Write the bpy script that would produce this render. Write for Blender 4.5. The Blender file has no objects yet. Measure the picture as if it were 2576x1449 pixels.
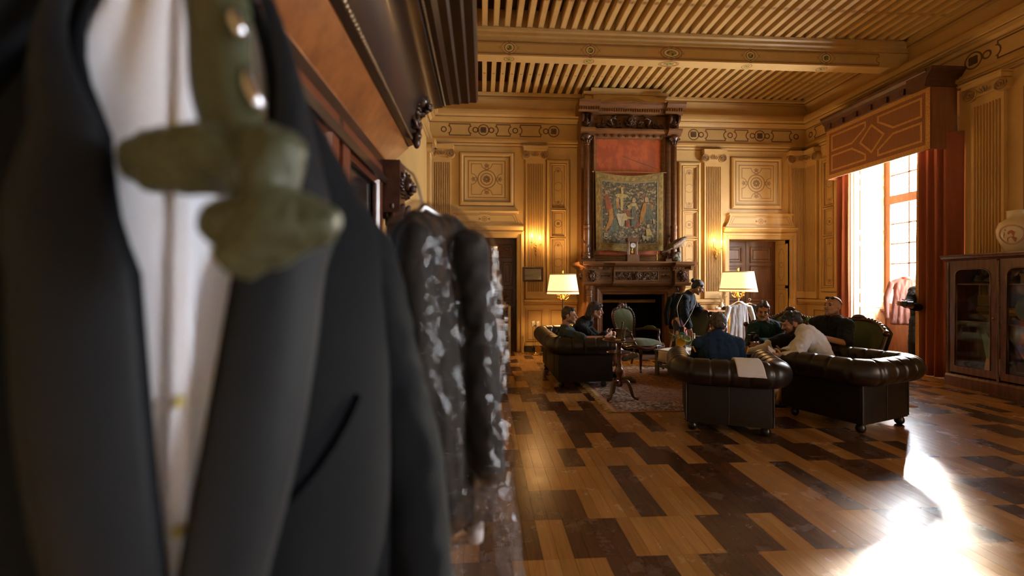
import bpy, bmesh, math, random
from mathutils import Vector, Matrix, Euler, noise
random.seed(7)
SC = bpy.context.scene
COL = SC.collection
PI = math.pi
# ------------------------------------------------------------------ camera
YAW = math.radians(3.65); FPX = 1145.0; CXP = 1288.0; HYP = 715.0; EYE = 1.45
cam = bpy.data.cameras.new('camera'); camo = bpy.data.objects.new('camera', cam); COL.objects.link(camo)
cam.lens = 16.0; cam.sensor_width = 36.0; cam.sensor_fit = 'HORIZONTAL'
cam.shift_y = -(724.5 - HYP) / 2576.0
camo.location = (0, 0, EYE); camo.rotation_euler = (PI / 2, 0, -YAW)
cam.clip_start = 0.02; cam.clip_end = 200
cam.dof.use_dof = True; cam.dof.focus_distance = 6.2; cam.dof.aperture_fstop = 1.5
SC.camera = camo
# ------------------------------------------------------------------ world, sun, exposure
SKY = 105.0; SUN = 130.0
w = bpy.data.worlds.new('sky'); SC.world = w; w.use_nodes = True
bg = w.node_tree.nodes['Background']; bg.inputs[0].default_value = (0.86, 0.93, 1.0, 1); bg.inputs[1].default_value = SKY
sun = bpy.data.lights.new('sun', 'SUN'); sun.energy = SUN; sun.angle = math.radians(6.0); sun.color = (1.0, 0.90, 0.74)
suno = bpy.data.objects.new('sun', sun); COL.objects.link(suno)
_az = math.radians(44.2); _el = math.radians(13.5)
_sd = Vector((math.sin(_az) * math.cos(_el), math.cos(_az) * math.cos(_el), math.sin(_el)))
suno.rotation_euler = _sd.to_track_quat('Z', 'Y').to_euler(); suno.location = (14, 15, 6)
def portal(name, loc, sx, sz):          # a window opening the sky shines through
    l = bpy.data.lights.new(name, 'AREA'); l.shape = 'RECTANGLE'; l.size = sx; l.size_y = sz
    o = bpy.data.objects.new(name, l); COL.objects.link(o); o.location = loc
    o.rotation_euler = Vector((1, 0, 0)).to_track_quat('Z', 'Y').to_euler()
    l.cycles.is_portal = True
    return o
SC.view_settings.view_transform = 'Standard'; SC.view_settings.look = 'None'
SC.view_settings.exposure = -0.40; SC.view_settings.gamma = 1.0; SC.view_settings.use_curve_mapping = False
SC.cycles.use_denoising = True
SC.cycles.max_bounces = 8; SC.cycles.diffuse_bounces = 4; SC.cycles.glossy_bounces = 4
SC.cycles.transmission_bounces = 6; SC.cycles.transparent_max_bounces = 12
SC.cycles.caustics_reflective = False; SC.cycles.caustics_refractive = False
SC.cycles.sample_clamp_indirect = 8.0
# ------------------------------------------------------------------ points from pixels of the 2576x1449 frame
_R = Vector((math.cos(YAW), -math.sin(YAW), 0)); _F = Vector((math.sin(YAW), math.cos(YAW), 0)); _C = Vector((0, 0, EYE))
def ray(px, py): return _R * ((px - CXP) / FPX) + _F + Vector((0, 0, (HYP - py) / FPX))
def atD(px, py, d): return _C + ray(px, py) * d
def atY(px, py, Y): r = ray(px, py); return _C + r * (Y / r.y)
def atX(px, py, X): r = ray(px, py); return _C + r * (X / r.x)
def atZ(px, py, Z=0.0): r = ray(px, py); return _C + r * ((Z - EYE) / r.z)
# ------------------------------------------------------------------ materials
MATS = {}
def mat(name, col, rough=0.5, metal=0.0, spec=0.5, col2=None, nscale=6.0, stretch=(1, 1, 1), bump=0.0, bscale=40.0,
        coat=0.0, sheen=0.0, trans=0.0, emit=None, estr=0.0, alpha=1.0, rvar=0.0, coords='Object', contrast=(0.35, 0.65), sss=0.0):
    if name in MATS: return MATS[name]
    if rough >= .8: spec = min(spec, .15)
    sheen *= .2
    m = bpy.data.materials.new(name); m.use_nodes = True; nt = m.node_tree; N = nt.nodes; L = nt.links
    b = N['Principled BSDF']; b.inputs['Base Color'].default_value = (*col, 1); b.inputs['Roughness'].default_value = rough
    b.inputs['Metallic'].default_value = metal; b.inputs['Specular IOR Level'].default_value = spec
    b.inputs['Coat Weight'].default_value = coat; b.inputs['Coat Roughness'].default_value = 0.12
    b.inputs['Sheen Weight'].default_value = sheen; b.inputs['Transmission Weight'].default_value = trans
    b.inputs['Alpha'].default_value = alpha
    if sss: b.inputs['Subsurface Weight'].default_value = sss; b.inputs['Subsurface Radius'].default_value = (0.02, 0.008, 0.004)
    if emit: b.inputs['Emission Color'].default_value = (*emit, 1); b.inputs['Emission Strength'].default_value = estr
    if col2 or bump or rvar:
        tc = N.new('ShaderNodeTexCoord'); mp = N.new('ShaderNodeMapping'); mp.inputs['Scale'].default_value = stretch
        if coords == 'World':
            g = N.new('ShaderNodeNewGeometry'); L.new(g.outputs['Position'], mp.inputs[0])
        else: L.new(tc.outputs[coords], mp.inputs[0])
    if col2 or rvar:
        nz = N.new('ShaderNodeTexNoise'); nz.inputs['Scale'].default_value = nscale; nz.inputs['Detail'].default_value = 5
        nz.inputs['Roughness'].default_value = 0.6
        L.new(mp.outputs[0], nz.inputs['Vector'])
        r = N.new('ShaderNodeMapRange'); r.inputs[1].default_value = contrast[0]; r.inputs[2].default_value = contrast[1]
        L.new(nz.outputs[0], r.inputs[0])
        if col2:
            mx = N.new('ShaderNodeMix'); mx.data_type = 'RGBA'; mx.inputs[6].default_value = (*col, 1); mx.inputs[7].default_value = (*col2, 1)
            L.new(r.outputs[0], mx.inputs[0]); L.new(mx.outputs[2], b.inputs['Base Color'])
        if rvar:
            r2 = N.new('ShaderNodeMapRange'); r2.inputs[3].default_value = max(0.02, rough - rvar); r2.inputs[4].default_value = rough + rvar
            L.new(nz.outputs[0], r2.inputs[0]); L.new(r2.outputs[0], b.inputs['Roughness'])
    if bump:
        nb = N.new('ShaderNodeTexNoise'); nb.inputs['Scale'].default_value = bscale; nb.inputs['Detail'].default_value = 4
        L.new(mp.outputs[0], nb.inputs['Vector'])
        bp = N.new('ShaderNodeBump'); bp.inputs['Strength'].default_value = bump; bp.inputs['Distance'].default_value = 0.01
        L.new(nb.outputs[0], bp.inputs['Height']); L.new(bp.outputs[0], b.inputs['Normal'])
    MATS[name] = m
    return m
def glowmat(name, col, s):              # light-giving surface that lets its own lamp's light out
    m = bpy.data.materials.new(name); m.use_nodes = True; nt = m.node_tree; N = nt.nodes; L = nt.links
    N.remove(N['Principled BSDF']); e = N.new('ShaderNodeEmission'); e.inputs[0].default_value = (*col, 1); e.inputs[1].default_value = s
    t = N.new('ShaderNodeBsdfTransparent'); a = N.new('ShaderNodeAddShader')
    L.new(e.outputs[0], a.inputs[0]); L.new(t.outputs[0], a.inputs[1]); L.new(a.outputs[0], N['Material Output'].inputs[0])
    MATS[name] = m
    return m
# ------------------------------------------------------------------ objects
def tag(o, label=None, cat=None, group=None, kind=None):
    if label: o['label'] = label
    if cat: o['category'] = cat
    if group: o['group'] = group
    if kind: o['kind'] = kind
    return o
def thing(name, label, cat, loc=(0, 0, 0), rz=0.0, group=None, kind=None):
    o = bpy.data.objects.new(name, None); COL.objects.link(o); o.empty_display_size = 0.1
    o.location = loc; o.rotation_euler = (0, 0, rz)
    return tag(o, label, cat, group, kind)
def pinv(parent):
    return (Matrix.Translation(parent.location) @ parent.rotation_euler.to_matrix().to_4x4()).inverted()
def copy_tree(o, parent=None):
    c = o.copy(); COL.objects.link(c)
    if parent is not None:
        c.parent = parent; c.matrix_parent_inverse = o.matrix_parent_inverse.copy()
    for ch in list(o.children):
        if ch.parent == o: copy_tree(ch, c)
    return c
class MB:
    """collects faces, build() links them as one mesh object"""
    def __init__(s): s.v = []; s.f = []; s.mi = []; s.cur = 0
    def add(s, verts, faces):
        o = len(s.v); s.v.extend([tuple(p) for p in verts]); s.f.extend([tuple(i + o for i in f) for f in faces]); s.mi.extend([s.cur] * len(faces)); return s
    def box(s, c, d, rz=0.0, M=None, taper=1.0):
        x, y, z = d[0] / 2, d[1] / 2, d[2] / 2; t = taper
        P = [Vector(p) for p in ((-x, -y, -z), (x, -y, -z), (x, y, -z), (-x, y, -z), (-x * t, -y * t, z), (x * t, -y * t, z), (x * t, y * t, z), (-x * t, y * t, z))]
        R = M if M is not None else Matrix.Rotation(rz, 3, 'Z')
        return s.add([R @ p + Vector(c) for p in P], [(0, 3, 2, 1), (4, 5, 6, 7), (0, 1, 5, 4), (1, 2, 6, 5), (2, 3, 7, 6), (3, 0, 4, 7)])
    def b2(s, a, b):
        return s.box([(a[i] + b[i]) / 2 for i in range(3)], [abs(b[i] - a[i]) for i in range(3)])
    def lathe(s, prof, c=(0, 0, 0), n=16, axis=None, sx=1.0, sy=1.0, a0=0.0):
        """prof: (radius, height) list"""
        M = Matrix.Identity(3) if axis is None else Vector(axis).normalized().to_track_quat('Z', 'Y').to_matrix()
        V = []; c = Vector(c)
        for r, h in prof:
            for i in range(n):
                t = a0 + 2 * PI * i / n; V.append(M @ Vector((r * sx * math.cos(t), r * sy * math.sin(t), h)) + c)
        F = []
        for k in range(len(prof) - 1):
            for i in range(n):
                j = (i + 1) % n; F.append((k * n + i, k * n + j, (k + 1) * n + j, (k + 1) * n + i))
        F.append(tuple(range(n - 1, -1, -1))); F.append(tuple((len(prof) - 1) * n + i for i in range(n)))
        return s.add(V, F)
    def ball(s, c, r, n=12, m=8, M=None):
        if not hasattr(r, '__len__'): r = (r, r, r)
        V = []; c = Vector(c); M = M if M is not None else Matrix.Identity(3)
        for k in range(1, m):
            a = PI * k / m
            for i in range(n):
                t = 2 * PI * i / n; V.append(M @ Vector((r[0] * math.sin(a) * math.cos(t), r[1] * math.sin(a) * math.sin(t), -r[2] * math.cos(a))) + c)
        V.append(M @ Vector((0, 0, -r[2])) + c); V.append(M @ Vector((0, 0, r[2])) + c); F = []
        for k in range(m - 2):
            for i in range(n):
                j = (i + 1) % n; F.append((k * n + i, k * n + j, (k + 1) * n + j, (k + 1) * n + i))
        b, t = len(V) - 2, len(V) - 1
        for i in range(n):
            j = (i + 1) % n; F.append((b, j, i)); F.append((t, (m - 2) * n + i, (m - 2) * n + j))
        return s.add(V, F)
    def tube(s, pts, rad, n=8, closed=False, flat=1.0, up=(0, 0, 1)):
        pts = [Vector(p) for p in pts]; K = len(pts)
        if not hasattr(rad, '__len__'): rad = [rad] * K
        V = []; up = Vector(up)
        for k in range(K):
            if closed: t = pts[(k + 1) % K] - pts[(k - 1) % K]
            else: t = pts[min(k + 1, K - 1)] - pts[max(k - 1, 0)]
            if t.length < 1e-9: t = Vector((0, 0, 1))
            t.normalize(); a = up.cross(t)
            if a.length < 1e-3: a = Vector((1, 0.02, 0)).cross(t)
            a.normalize(); b = t.cross(a)
            for i in range(n):
                q = 2 * PI * i / n; V.append(pts[k] + a * (rad[k] * math.cos(q)) + b * (rad[k] * flat * math.sin(q)))
        F = []
        for k in range(K if closed else K - 1):
            k2 = (k + 1) % K
            for i in range(n):
                j = (i + 1) % n; F.append((k * n + i, k * n + j, k2 * n + j, k2 * n + i))
        if not closed: F.append(tuple(range(n - 1, -1, -1))); F.append(tuple((K - 1) * n + i for i in range(n)))
        return s.add(V, F)
    def prism(s, poly, h0, h1, mp):
        """polygon (u,v) extruded between heights h0..h1 through mapper mp(u,v,h)"""
        n = len(poly); V = [mp(u, v, h0) for u, v in poly] + [mp(u, v, h1) for u, v in poly]
        F = [tuple(range(n - 1, -1, -1)), tuple(range(n, 2 * n))] + [(i, (i + 1) % n, n + (i + 1) % n, n + i) for i in range(n)]
        return s.add(V, F)
    def ribbon(s, pts, wd, h, mp, closed=False):
        """flat painted line on a wall"""
        K = len(pts); V = []
        P = [Vector((p[0], p[1])) for p in pts]
        for k in range(K):
            if closed: a = P[(k - 1) % K]; c = P[(k + 1) % K]
            else: a = P[max(k - 1, 0)]; c = P[min(k + 1, K - 1)]
            b = P[k]; d1 = (b - a); d2 = (c - b)
            d1 = d1.normalized() if d1.length > 1e-9 else d2.normalized(); d2 = d2.normalized() if d2.length > 1e-9 else d1
            n1 = Vector((-d1.y, d1.x)); n2 = Vector((-d2.y, d2.x)); m = n1 + n2
            m = n1 if m.length < 1e-4 else m.normalized()
            q = wd / 2 / max(0.5, m.dot(n1)); V.append(mp(*(b + m * q), h)); V.append(mp(*(b - m * q), h))
        F = [(2 * k, 2 * k + 1, 2 * ((k + 1) % K) + 1, 2 * ((k + 1) % K)) for k in range(K if closed else K - 1)]
        return s.add(V, F)
    def frame(s, u0, u1, v0, v1, prof, mp, fill=True):
        """mitred rectangular moulding; prof: (inset, height)"""
        V = []
        for i, h in prof: V += [mp(u0 + i, v0 + i, h), mp(u1 - i, v0 + i, h), mp(u1 - i, v1 - i, h), mp(u0 + i, v1 - i, h)]
        F = []
        for k in range(len(prof) - 1):
            for i in range(4):
                j = (i + 1) % 4; F.append((4 * k + i, 4 * k + j, 4 * k + 4 + j, 4 * k + 4 + i))
        if fill: k = 4 * (len(prof) - 1); F.append((k, k + 1, k + 2, k + 3))
        return s.add(V, F)
    def mould(s, u0, u1, prof, mp, m0=0.0, m1=0.0):
        """profile (h, v) swept along u; m0/m1 mitre the ends by +-h"""
        n = len(prof); V = [mp(u0 + m0 * h, v, h) for h, v in prof] + [mp(u1 - m1 * h, v, h) for h, v in prof]
        F = [(i, i + 1, n + i + 1, n + i) for i in range(n - 1)] + [tuple(range(n - 1, -1, -1)), tuple(range(n, 2 * n))]
        return s.add(V, F)
    def grid(s, fn, nu, nv, cu=False, cv=False):
        V = [fn(i / (nu if cu else nu - 1), j / (nv if cv else nv - 1)) for i in range(nu) for j in range(nv)]; F = []
        for i in range(nu if cu else nu - 1):
            for j in range(nv if cv else nv - 1):
                i2 = (i + 1) % nu; j2 = (j + 1) % nv; F.append((i * nv + j, i2 * nv + j, i2 * nv + j2, i * nv + j2))
        return s.add(V, F)
    def build(s, name, m, parent=None, smooth=False, world=False, recalc=True, bevel=0.0, solid=0.0, sub=0, ang=None):
        me = bpy.data.meshes.new(name); me.from_pydata(s.v, [], s.f)
        ms = m if isinstance(m, (list, tuple)) else [m]
        for q in ms: me.materials.append(q)
        if len(ms) > 1: me.polygons.foreach_set('material_index', s.mi)
        if recalc:
            bm = bmesh.new(); bm.from_mesh(me); bmesh.ops.recalc_face_normals(bm, faces=bm.faces); bm.to_mesh(me); bm.free()
        o = bpy.data.objects.new(name, me); COL.objects.link(o)
        if smooth:
            me.polygons.foreach_set('use_smooth', [True] * len(me.polygons))
            if ang is not None: me.set_sharp_from_angle(angle=math.radians(ang))
        if parent is not None:
            o.parent = parent
            if world: o.matrix_parent_inverse = pinv(parent)
        if bevel:
            md = o.modifiers.new('b', 'BEVEL'); md.width = bevel; md.segments = 2; md.limit_method = 'ANGLE'
        if solid:
            md = o.modifiers.new('s', 'SOLIDIFY'); md.thickness = solid; md.offset = 0
        if sub:
            md = o.modifiers.new('u', 'SUBSURF'); md.levels = sub; md.render_levels = sub
        return o
def lerp(a, b, t): return a + (b - a) * t
def curve(pts, n=8):
    """Catmull-Rom through pts"""
    P = [Vector(p) for p in pts]; P = [P[0] * 2 - P[1]] + P + [P[-1] * 2 - P[-2]]; out = []
    for k in range(1, len(P) - 2):
        for i in range(n):
            t = i / n; a, b, c, d = P[k - 1], P[k], P[k + 1], P[k + 2]
            out.append(0.5 * (2 * b + (c - a) * t + (2 * a - 5 * b + 4 * c - d) * t * t + (3 * b - a - 3 * c + d) * t ** 3))
    out.append(P[-2]); return out
def arc(cx, cy, r, a0, a1, n=12):
    return [(cx + r * math.cos(math.radians(lerp(a0, a1, i / n))), cy + r * math.sin(math.radians(lerp(a0, a1, i / n)))) for i in range(n + 1)]
_tmp = bpy.data.scenes.new('workbench')
def blob(name, parts, m, parent=None, voxel=0.007, smooth=6, fold=0.0, fscale=14.0, world=True, adapt=0.0, fdir=(1, 1, 1)):
    """parts: ('c', p0, r0, p1, r1) tapered capsules, ('e', centre, radii, matrix) ellipsoids, fused into one skin"""
    b = MB()
    for p in parts:
        if p[0] == 'c':
            p0, r0, p1, r1 = Vector(p[1]), p[2], Vector(p[3]), p[4]; d = p1 - p0; L = d.length
            if L < 1e-6: b.ball(p0, r0); continue
            prof = []
            for k in range(5): a = PI / 2 * k / 4; prof.append((max(1e-4, r0 * math.sin(a)), -r0 * math.cos(a)))
            for k in range(5): a = PI / 2 * k / 4; prof.append((max(1e-4, r1 * math.cos(a)), L + r1 * math.sin(a)))
            b.lathe(prof, p0, 14, axis=d)
        else:
            b.ball(p[1], p[2], 16, 10, p[3] if len(p) > 3 else None)
    o = b.build(name, m, None)
    md = o.modifiers.new('r', 'REMESH'); md.mode = 'VOXEL'; md.voxel_size = voxel; md.adaptivity = adapt; md.use_smooth_shade = True
    if smooth:
        ms = o.modifiers.new('s', 'SMOOTH'); ms.iterations = smooth; ms.factor = 0.5
    COL.objects.unlink(o); _tmp.collection.objects.link(o); vl = _tmp.view_layers[0]; vl.update(); ev = o.evaluated_get(vl.depsgraph)
    me = bpy.data.meshes.new_from_object(ev); _tmp.collection.objects.unlink(o); COL.objects.link(o); old = o.data; o.modifiers.clear(); o.data = me; bpy.data.meshes.remove(old)
    if fold:
        n = len(me.vertices); co = [0.0] * (3 * n); no = [0.0] * (3 * n); me.vertices.foreach_get('co', co); me.vertex_normals.foreach_get('vector', no)
        for k in range(0, 3 * n, 3):
            p = Vector((co[k] * fdir[0] * fscale, co[k + 1] * fdir[1] * fscale, co[k + 2] * fdir[2] * fscale))
            q = fold * (1 - abs(noise.noise(p) + 0.5 * noise.noise(p * 2.1)) * 2.2)
            co[k] += no[k] * q; co[k + 1] += no[k + 1] * q; co[k + 2] += no[k + 2] * q
        me.vertices.foreach_set('co', co); me.update()
    me.polygons.foreach_set('use_smooth', [True] * len(me.polygons))
    if not me.materials: me.materials.append(m)
    if parent is not None:
        o.parent = parent
        if world: o.matrix_parent_inverse = pinv(parent)
    return o
# ================================================================== the room
XL, XR, YB, YF, ZC = -1.13, 7.2, 9.73, -2.6, 5.72       # walls, front wall behind the camera, ceiling boards
CX0 = 3.07                                              # centre of the end wall
ZJ = 5.50                                               # underside of the joists
ochre = mat('ochre_paint', (0.60, 0.39, 0.14), 0.55, col2=(0.53, 0.335, 0.115), nscale=1.6, bump=0.12, bscale=60, coords='World')
ochre_d = mat('ochre_moulding', (0.54, 0.345, 0.12), 0.5, col2=(0.47, 0.285, 0.095), nscale=3, coords='World')
brownline = mat('brown_painted_line', (0.13, 0.060, 0.020), 0.6)
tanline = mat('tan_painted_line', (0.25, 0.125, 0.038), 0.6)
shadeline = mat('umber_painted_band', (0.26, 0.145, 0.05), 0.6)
creamline = mat('cream_painted_line', (0.80, 0.62, 0.36), 0.55)
blackpaint = mat('black_skirting', (0.012, 0.010, 0.009), 0.45)
mb_ = lambda u, v, h: (u, YB - h, v)
mr_ = lambda u, v, h: (XR - h, u, v)
ml_ = lambda u, v, h: (XL + h, u, v)
# ---- floor: boards laid in pairs, light and dark
def woodfloor(name, c1, c2, scuff, rough):
    m = bpy.data.materials.new(name); m.use_nodes = True; nt = m.node_tree; N = nt.nodes; L = nt.links; b = N['Principled BSDF']
    g = N.new('ShaderNodeNewGeometry'); oi = N.new('ShaderNodeObjectInfo')
    mp = N.new('ShaderNodeMapping'); mp.inputs['Scale'].default_value = (26, 1.6, 1); L.new(g.outputs['Position'], mp.inputs[0])
    nz = N.new('ShaderNodeTexNoise'); nz.inputs['Scale'].default_value = 1.6; nz.inputs['Detail'].default_value = 6; nz.inputs['Distortion'].default_value = 1.2
    L.new(mp.outputs[0], nz.inputs['Vector'])
    mx = N.new('ShaderNodeMix'); mx.data_type = 'RGBA'; mx.inputs[6].default_value = (*c1, 1); mx.inputs[7].default_value = (*c2, 1)
    r = N.new('ShaderNodeMapRange'); r.inputs[1].default_value = 0.3; r.inputs[2].default_value = 0.7; L.new(nz.outputs[0], r.inputs[0]); L.new(r.outputs[0], mx.inputs[0])
    hv = N.new('ShaderNodeHueSaturation'); rv = N.new('ShaderNodeMapRange'); rv.inputs[3].default_value = 0.88; rv.inputs[4].default_value = 1.1
    L.new(oi.outputs['Random'], rv.inputs[0]); L.new(rv.outputs[0], hv.inputs['Value']); L.new(mx.outputs[2], hv.inputs['Color'])
    n2 = N.new('ShaderNodeTexNoise'); n2.inputs['Scale'].default_value = 3.2; n2.inputs['Detail'].default_value = 7; n2.inputs['Roughness'].default_value = 0.7
    L.new(g.outputs['Position'], n2.inputs['Vector'])
    r3 = N.new('ShaderNodeMapRange'); r3.inputs[1].default_value = 0.56; r3.inputs[2].default_value = 0.76; r3.inputs[4].default_value = scuff
    L.new(n2.outputs[0], r3.inputs[0])
    m2 = N.new('ShaderNodeMix'); m2.data_type = 'RGBA'; m2.inputs[7].default_value = (0.34, 0.27, 0.22, 1)
    L.new(r3.outputs[0], m2.inputs[0]); L.new(hv.outputs[0], m2.inputs[6]); L.new(m2.outputs[2], b.inputs['Base Color'])
    r2 = N.new('ShaderNodeMapRange'); r2.inputs[1].default_value = 0.3; r2.inputs[2].default_value = 0.75; r2.inputs[3].default_value = rough - 0.04; r2.inputs[4].default_value = rough + 0.07
    L.new(n2.outputs[0], r2.inputs[0]); L.new(r2.outputs[0], b.inputs['Roughness'])
    bp = N.new('ShaderNodeBump'); bp.inputs['Strength'].default_value = 0.05; bp.inputs['Distance'].default_value = 0.004
    L.new(nz.outputs[0], bp.inputs['Height']); L.new(bp.outputs[0], b.inputs['Normal'])
    MATS[name] = m; return m
FL = [woodfloor('oak_board_%s' % k, c1, c2, 0.30, 0.24) for k, c1, c2 in
      (('honey', (0.43, 0.215, 0.058), (0.33, 0.155, 0.038)), ('amber', (0.39, 0.19, 0.050), (0.30, 0.138, 0.034)), ('tan', (0.46, 0.24, 0.072), (0.35, 0.17, 0.046)))]
FD = [woodfloor('walnut_board_%s' % k, c1, c2, 0.40, 0.25) for k, c1, c2 in
      (('brown', (0.092, 0.040, 0.019), (0.060, 0.026, 0.013)), ('umber', (0.078, 0.034, 0.017), (0.052, 0.022, 0.012)), ('russet', (0.112, 0.048, 0.020), (0.070, 0.030, 0.014)))]
floor = MB().b2((XL - 0.6, YF, -0.3), (XR + 0.8, YB + 0.7, -0.021)).build('floor', mat('floor_joint', (0.02, 0.011, 0.006), 0.8)); tag(floor, 'wooden board floor of light and dark pairs', None, None, 'structure')
PX0, PW, PY0, PL = 0.317, 0.1673, 2.779, 0.400
# light and dark cells of the photographed floor; rows from the camera outwards, '#' dark, '.' light
DARK = {}
for _j, _i0, _s in ((-2, -1, '...##.##...'), (-1, -1, '#.##...##.#...'), (0, -1, '###..#..###..#...'), (1, -1, '#....#..###..#..##..'), (2, -1, '#..#...##.##...##.##.'), (3, -1, '....#.##...##.##...##..'), (4, -1, '.#..###..#..#'), (5, -1, '.#..###..#...#'), (6, -1, '...##.#.'), (7, -1, '#.##...#'), (8, -1, '###..#')):
    for _k, _c in enumerate(_s): DARK[(_i0 + _k, _j)] = _c == '#'
def celldark(i, j):
    if (i, j) in DARK: return DARK[(i, j)]
    r = random.Random(i * 7919 + j * 104729 + 11); q = r.random()
    lo = random.Random((i // 2) * 331 + j * 77 + 5).random()
    return (0.55 * q + 0.45 * lo) < 0.44
bw = PW / 2
bd = MB().b2((-bw / 2 + 0.0007, -PL / 2 + 0.0007, -0.02), (bw / 2 - 0.0007, PL / 2 - 0.0007, 0.0))
proto = bd.build('plank', FL[0]); COL.objects.unlink(proto); bm_me = {}
for k, m in enumerate(FL + FD):
    me = proto.data.copy(); me.materials.clear(); me.materials.append(m); bm_me[k] = me
cells = []
i0 = int(math.floor((XL - PX0) / PW)); i1 = int(math.ceil((XR + 0.7 - PX0) / PW)); j0 = -13; j1 = 18
for i in range(i0, i1):
    for j in range(j0, j1):
        for h in (0, 1):
            x = PX0 + (i + 0.25 + 0.5 * h) * PW; y = PY0 + (j + 0.5) * PL
            if x < XL - 0.05 or x > XR + 0.75 or y > YB + 0.6: continue
            d = x * _F.x + y * _F.y; xc = x * _R.x + y * _R.y; px = CXP + FPX * xc / d if d > 0.1 else -1; py = HYP + FPX * EYE / d if d > 0.1 else 9999
            vis = (1290 < px < 2620 and py < 1480)
            rr = random.Random(i * 31 + j * 17 + h * 5 + 1)
            k = rr.randrange(3) + (3 if celldark(i, j) else 0)
            cells.append((0 if vis else 1, d, x, y, k))
cells.sort()
rest = MB()
for n, (q, d, x, y, k) in enumerate(cells):
    if n < 300 and q == 0:
        o = bpy.data.objects.new('plank', bm_me[k]); COL.objects.link(o); o.location = (x, y, 0); o.parent = floor
    else:
        rest.cur = k; rest.box((x, y, -0.01), (bw - 0.0014, PL - 0.0014, 0.02))
o = rest.build('plank_field', FL + FD, floor); o['kind'] = 'stuff'
# ---- walls
D1 = (-0.66, 0.72, 2.44); D2 = (5.42, 6.80, 2.44)       # the two doorways
m = MB()
m.b2((XL - 0.6, YB, 0), (D1[0], YB + 0.6, ZC)); m.b2((D1[1], YB, 0), (D2[0], YB + 0.6, ZC)); m.b2((D2[1], YB, 0), (XR + 0.8, YB + 0.6, ZC))
m.b2((D1[0], YB, D1[2]), (D1[1], YB + 0.6, ZC)); m.b2((D2[0], YB, D2[2]), (D2[1], YB + 0.6, ZC))
wall_back = tag(m.build('wall_back', ochre), 'ochre painted end wall with fluted pilasters behind the fireplace', None, None, 'structure')
W1 = (6.55, 8.42, 0.0, 3.95); W2 = (-1.65, -0.25, 0.0, 3.95)   # deep window bays
m = MB()
m.b2((XR, YF, 0), (XR + 0.8, W2[0], ZC)); m.b2((XR, W2[1], 0), (XR + 0.8, W1[0], ZC)); m.b2((XR, W1[1], 0), (XR + 0.8, YB, ZC))
for W in (W1, W2): m.b2((XR, W[0], W[3]), (XR + 0.8, W[1], ZC))
wall_right = tag(m.build('wall_right', ochre), 'ochre painted window wall on the right', None, None, 'structure')
tag(MB().b2((XL - 0.6, YF, 0), (XL, YB, ZC)).build('wall_left', ochre), 'ochre painted wall behind the wardrobe', None, None, 'structure')
tag(MB().b2((XL - 0.6, YF - 0.4, 0), (XR + 0.8, YF, ZC)).build('wall_front', ochre), 'ochre painted wall behind the viewer', None, None, 'structure')
# ---- ceiling: dark boards, painted joists, one great beam
board = mat('ceiling_board', (0.095, 0.036, 0.014), 0.6, col2=(0.06, 0.022, 0.009), nscale=2, stretch=(8, 1, 1), coords='World')
joistm = mat('joist_paint', (0.62, 0.40, 0.14), 0.5, col2=(0.54, 0.33, 0.11), nscale=3, coords='World')
ceiling = tag(MB().b2((XL - 0.6, YF - 0.4, ZC), (XR + 0.8, YB + 0.6, ZC + 0.3)).build('ceiling', board), 'beamed ceiling with close-set painted joists', None, None, 'structure')
BY0, BY1, BZ = 7.22, 7.50, 5.10
JS = 0.1765; JW = 0.085
meJ = {}
def joist(x, y0, y1, vis):
    k = round(y1 - y0, 3)
    if k not in meJ:
        q = MB().b2((-JW / 2, -k / 2, ZJ), (JW / 2, k / 2, ZC)); oo = q.build('joist', joistm); meJ[k] = oo.data; bpy.data.objects.remove(oo)
    o = bpy.data.objects.new('joist', meJ[k]); COL.objects.link(o); o.location = (x, (y0 + y1) / 2, 0); o.parent = ceiling
orn = MB(); crn = MB()
mc_ = lambda u, v, h: (u, v, ZJ - h)
for i in range(48):
    x = XL + 0.10 + i * JS
    if x > XR - 0.02: break
    joist(x, BY1, YB, 1); joist(x, YF + 2.4, BY0, 1)
    for yy in (8.0, 8.75):
        orn.ribbon(arc(x, yy, 0.018, 0, 360, 8)[:-1], 0.009, 0.0015, mc_, True)
        orn.ribbon([(x - .018, yy), (x + .018, yy)], 0.008, 0.0017, mc_); orn.ribbon([(x, yy - .018), (x, yy + .018)], 0.008, 0.0018, mc_)
    for yy in (6.42, 4.9):
        orn.ribbon(arc(x, yy, 0.034, 0, 360, 12)[:-1], 0.004, 0.0015, mc_, True)
        orn.ribbon(arc(x, yy, 0.024, 0, 360, 10)[:-1], 0.006, 0.0016, mc_, True)
        orn.ribbon([(x - .015, yy), (x + .015, yy)], 0.014, 0.0017, mc_); orn.ribbon([(x, yy - .015), (x, yy + .015)], 0.014, 0.0018, mc_)
    orn.ribbon(arc(x, BY0 - 0.06, 0.03, 180, 360, 8), 0.006, 0.0015, mc_)
    for s in (-1, 1): crn.ribbon([(x + s * (JW / 2 - .006), 3.4), (x + s * (JW / 2 - .006), BY0 - .1)], 0.0035, 0.0014, mc_)
    # sloped infill block between the joists against beam and wall
for yy, sg in ((BY0, -1), (YB, -1)):
    q = MB(); poly = [(0, ZC), (0, ZJ + 0.005), (0.03, ZJ + 0.005), (0.16, ZC)]
    V = [(XL, yy + sg * a, z) for a, z in poly] + [(XR, yy + sg * a, z) for a, z in poly]
    q.add(V, [(0, 1, 5, 4), (1, 2, 6, 5), (2, 3, 7, 6), (3, 0, 4, 7), (0, 3, 2, 1), (4, 5, 6, 7)]); q.build('infill_block', joistm, ceiling)
orn.build('joist_rosettes', tanline, ceiling); crn.build('joist_lines', tanline, ceiling)
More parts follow.
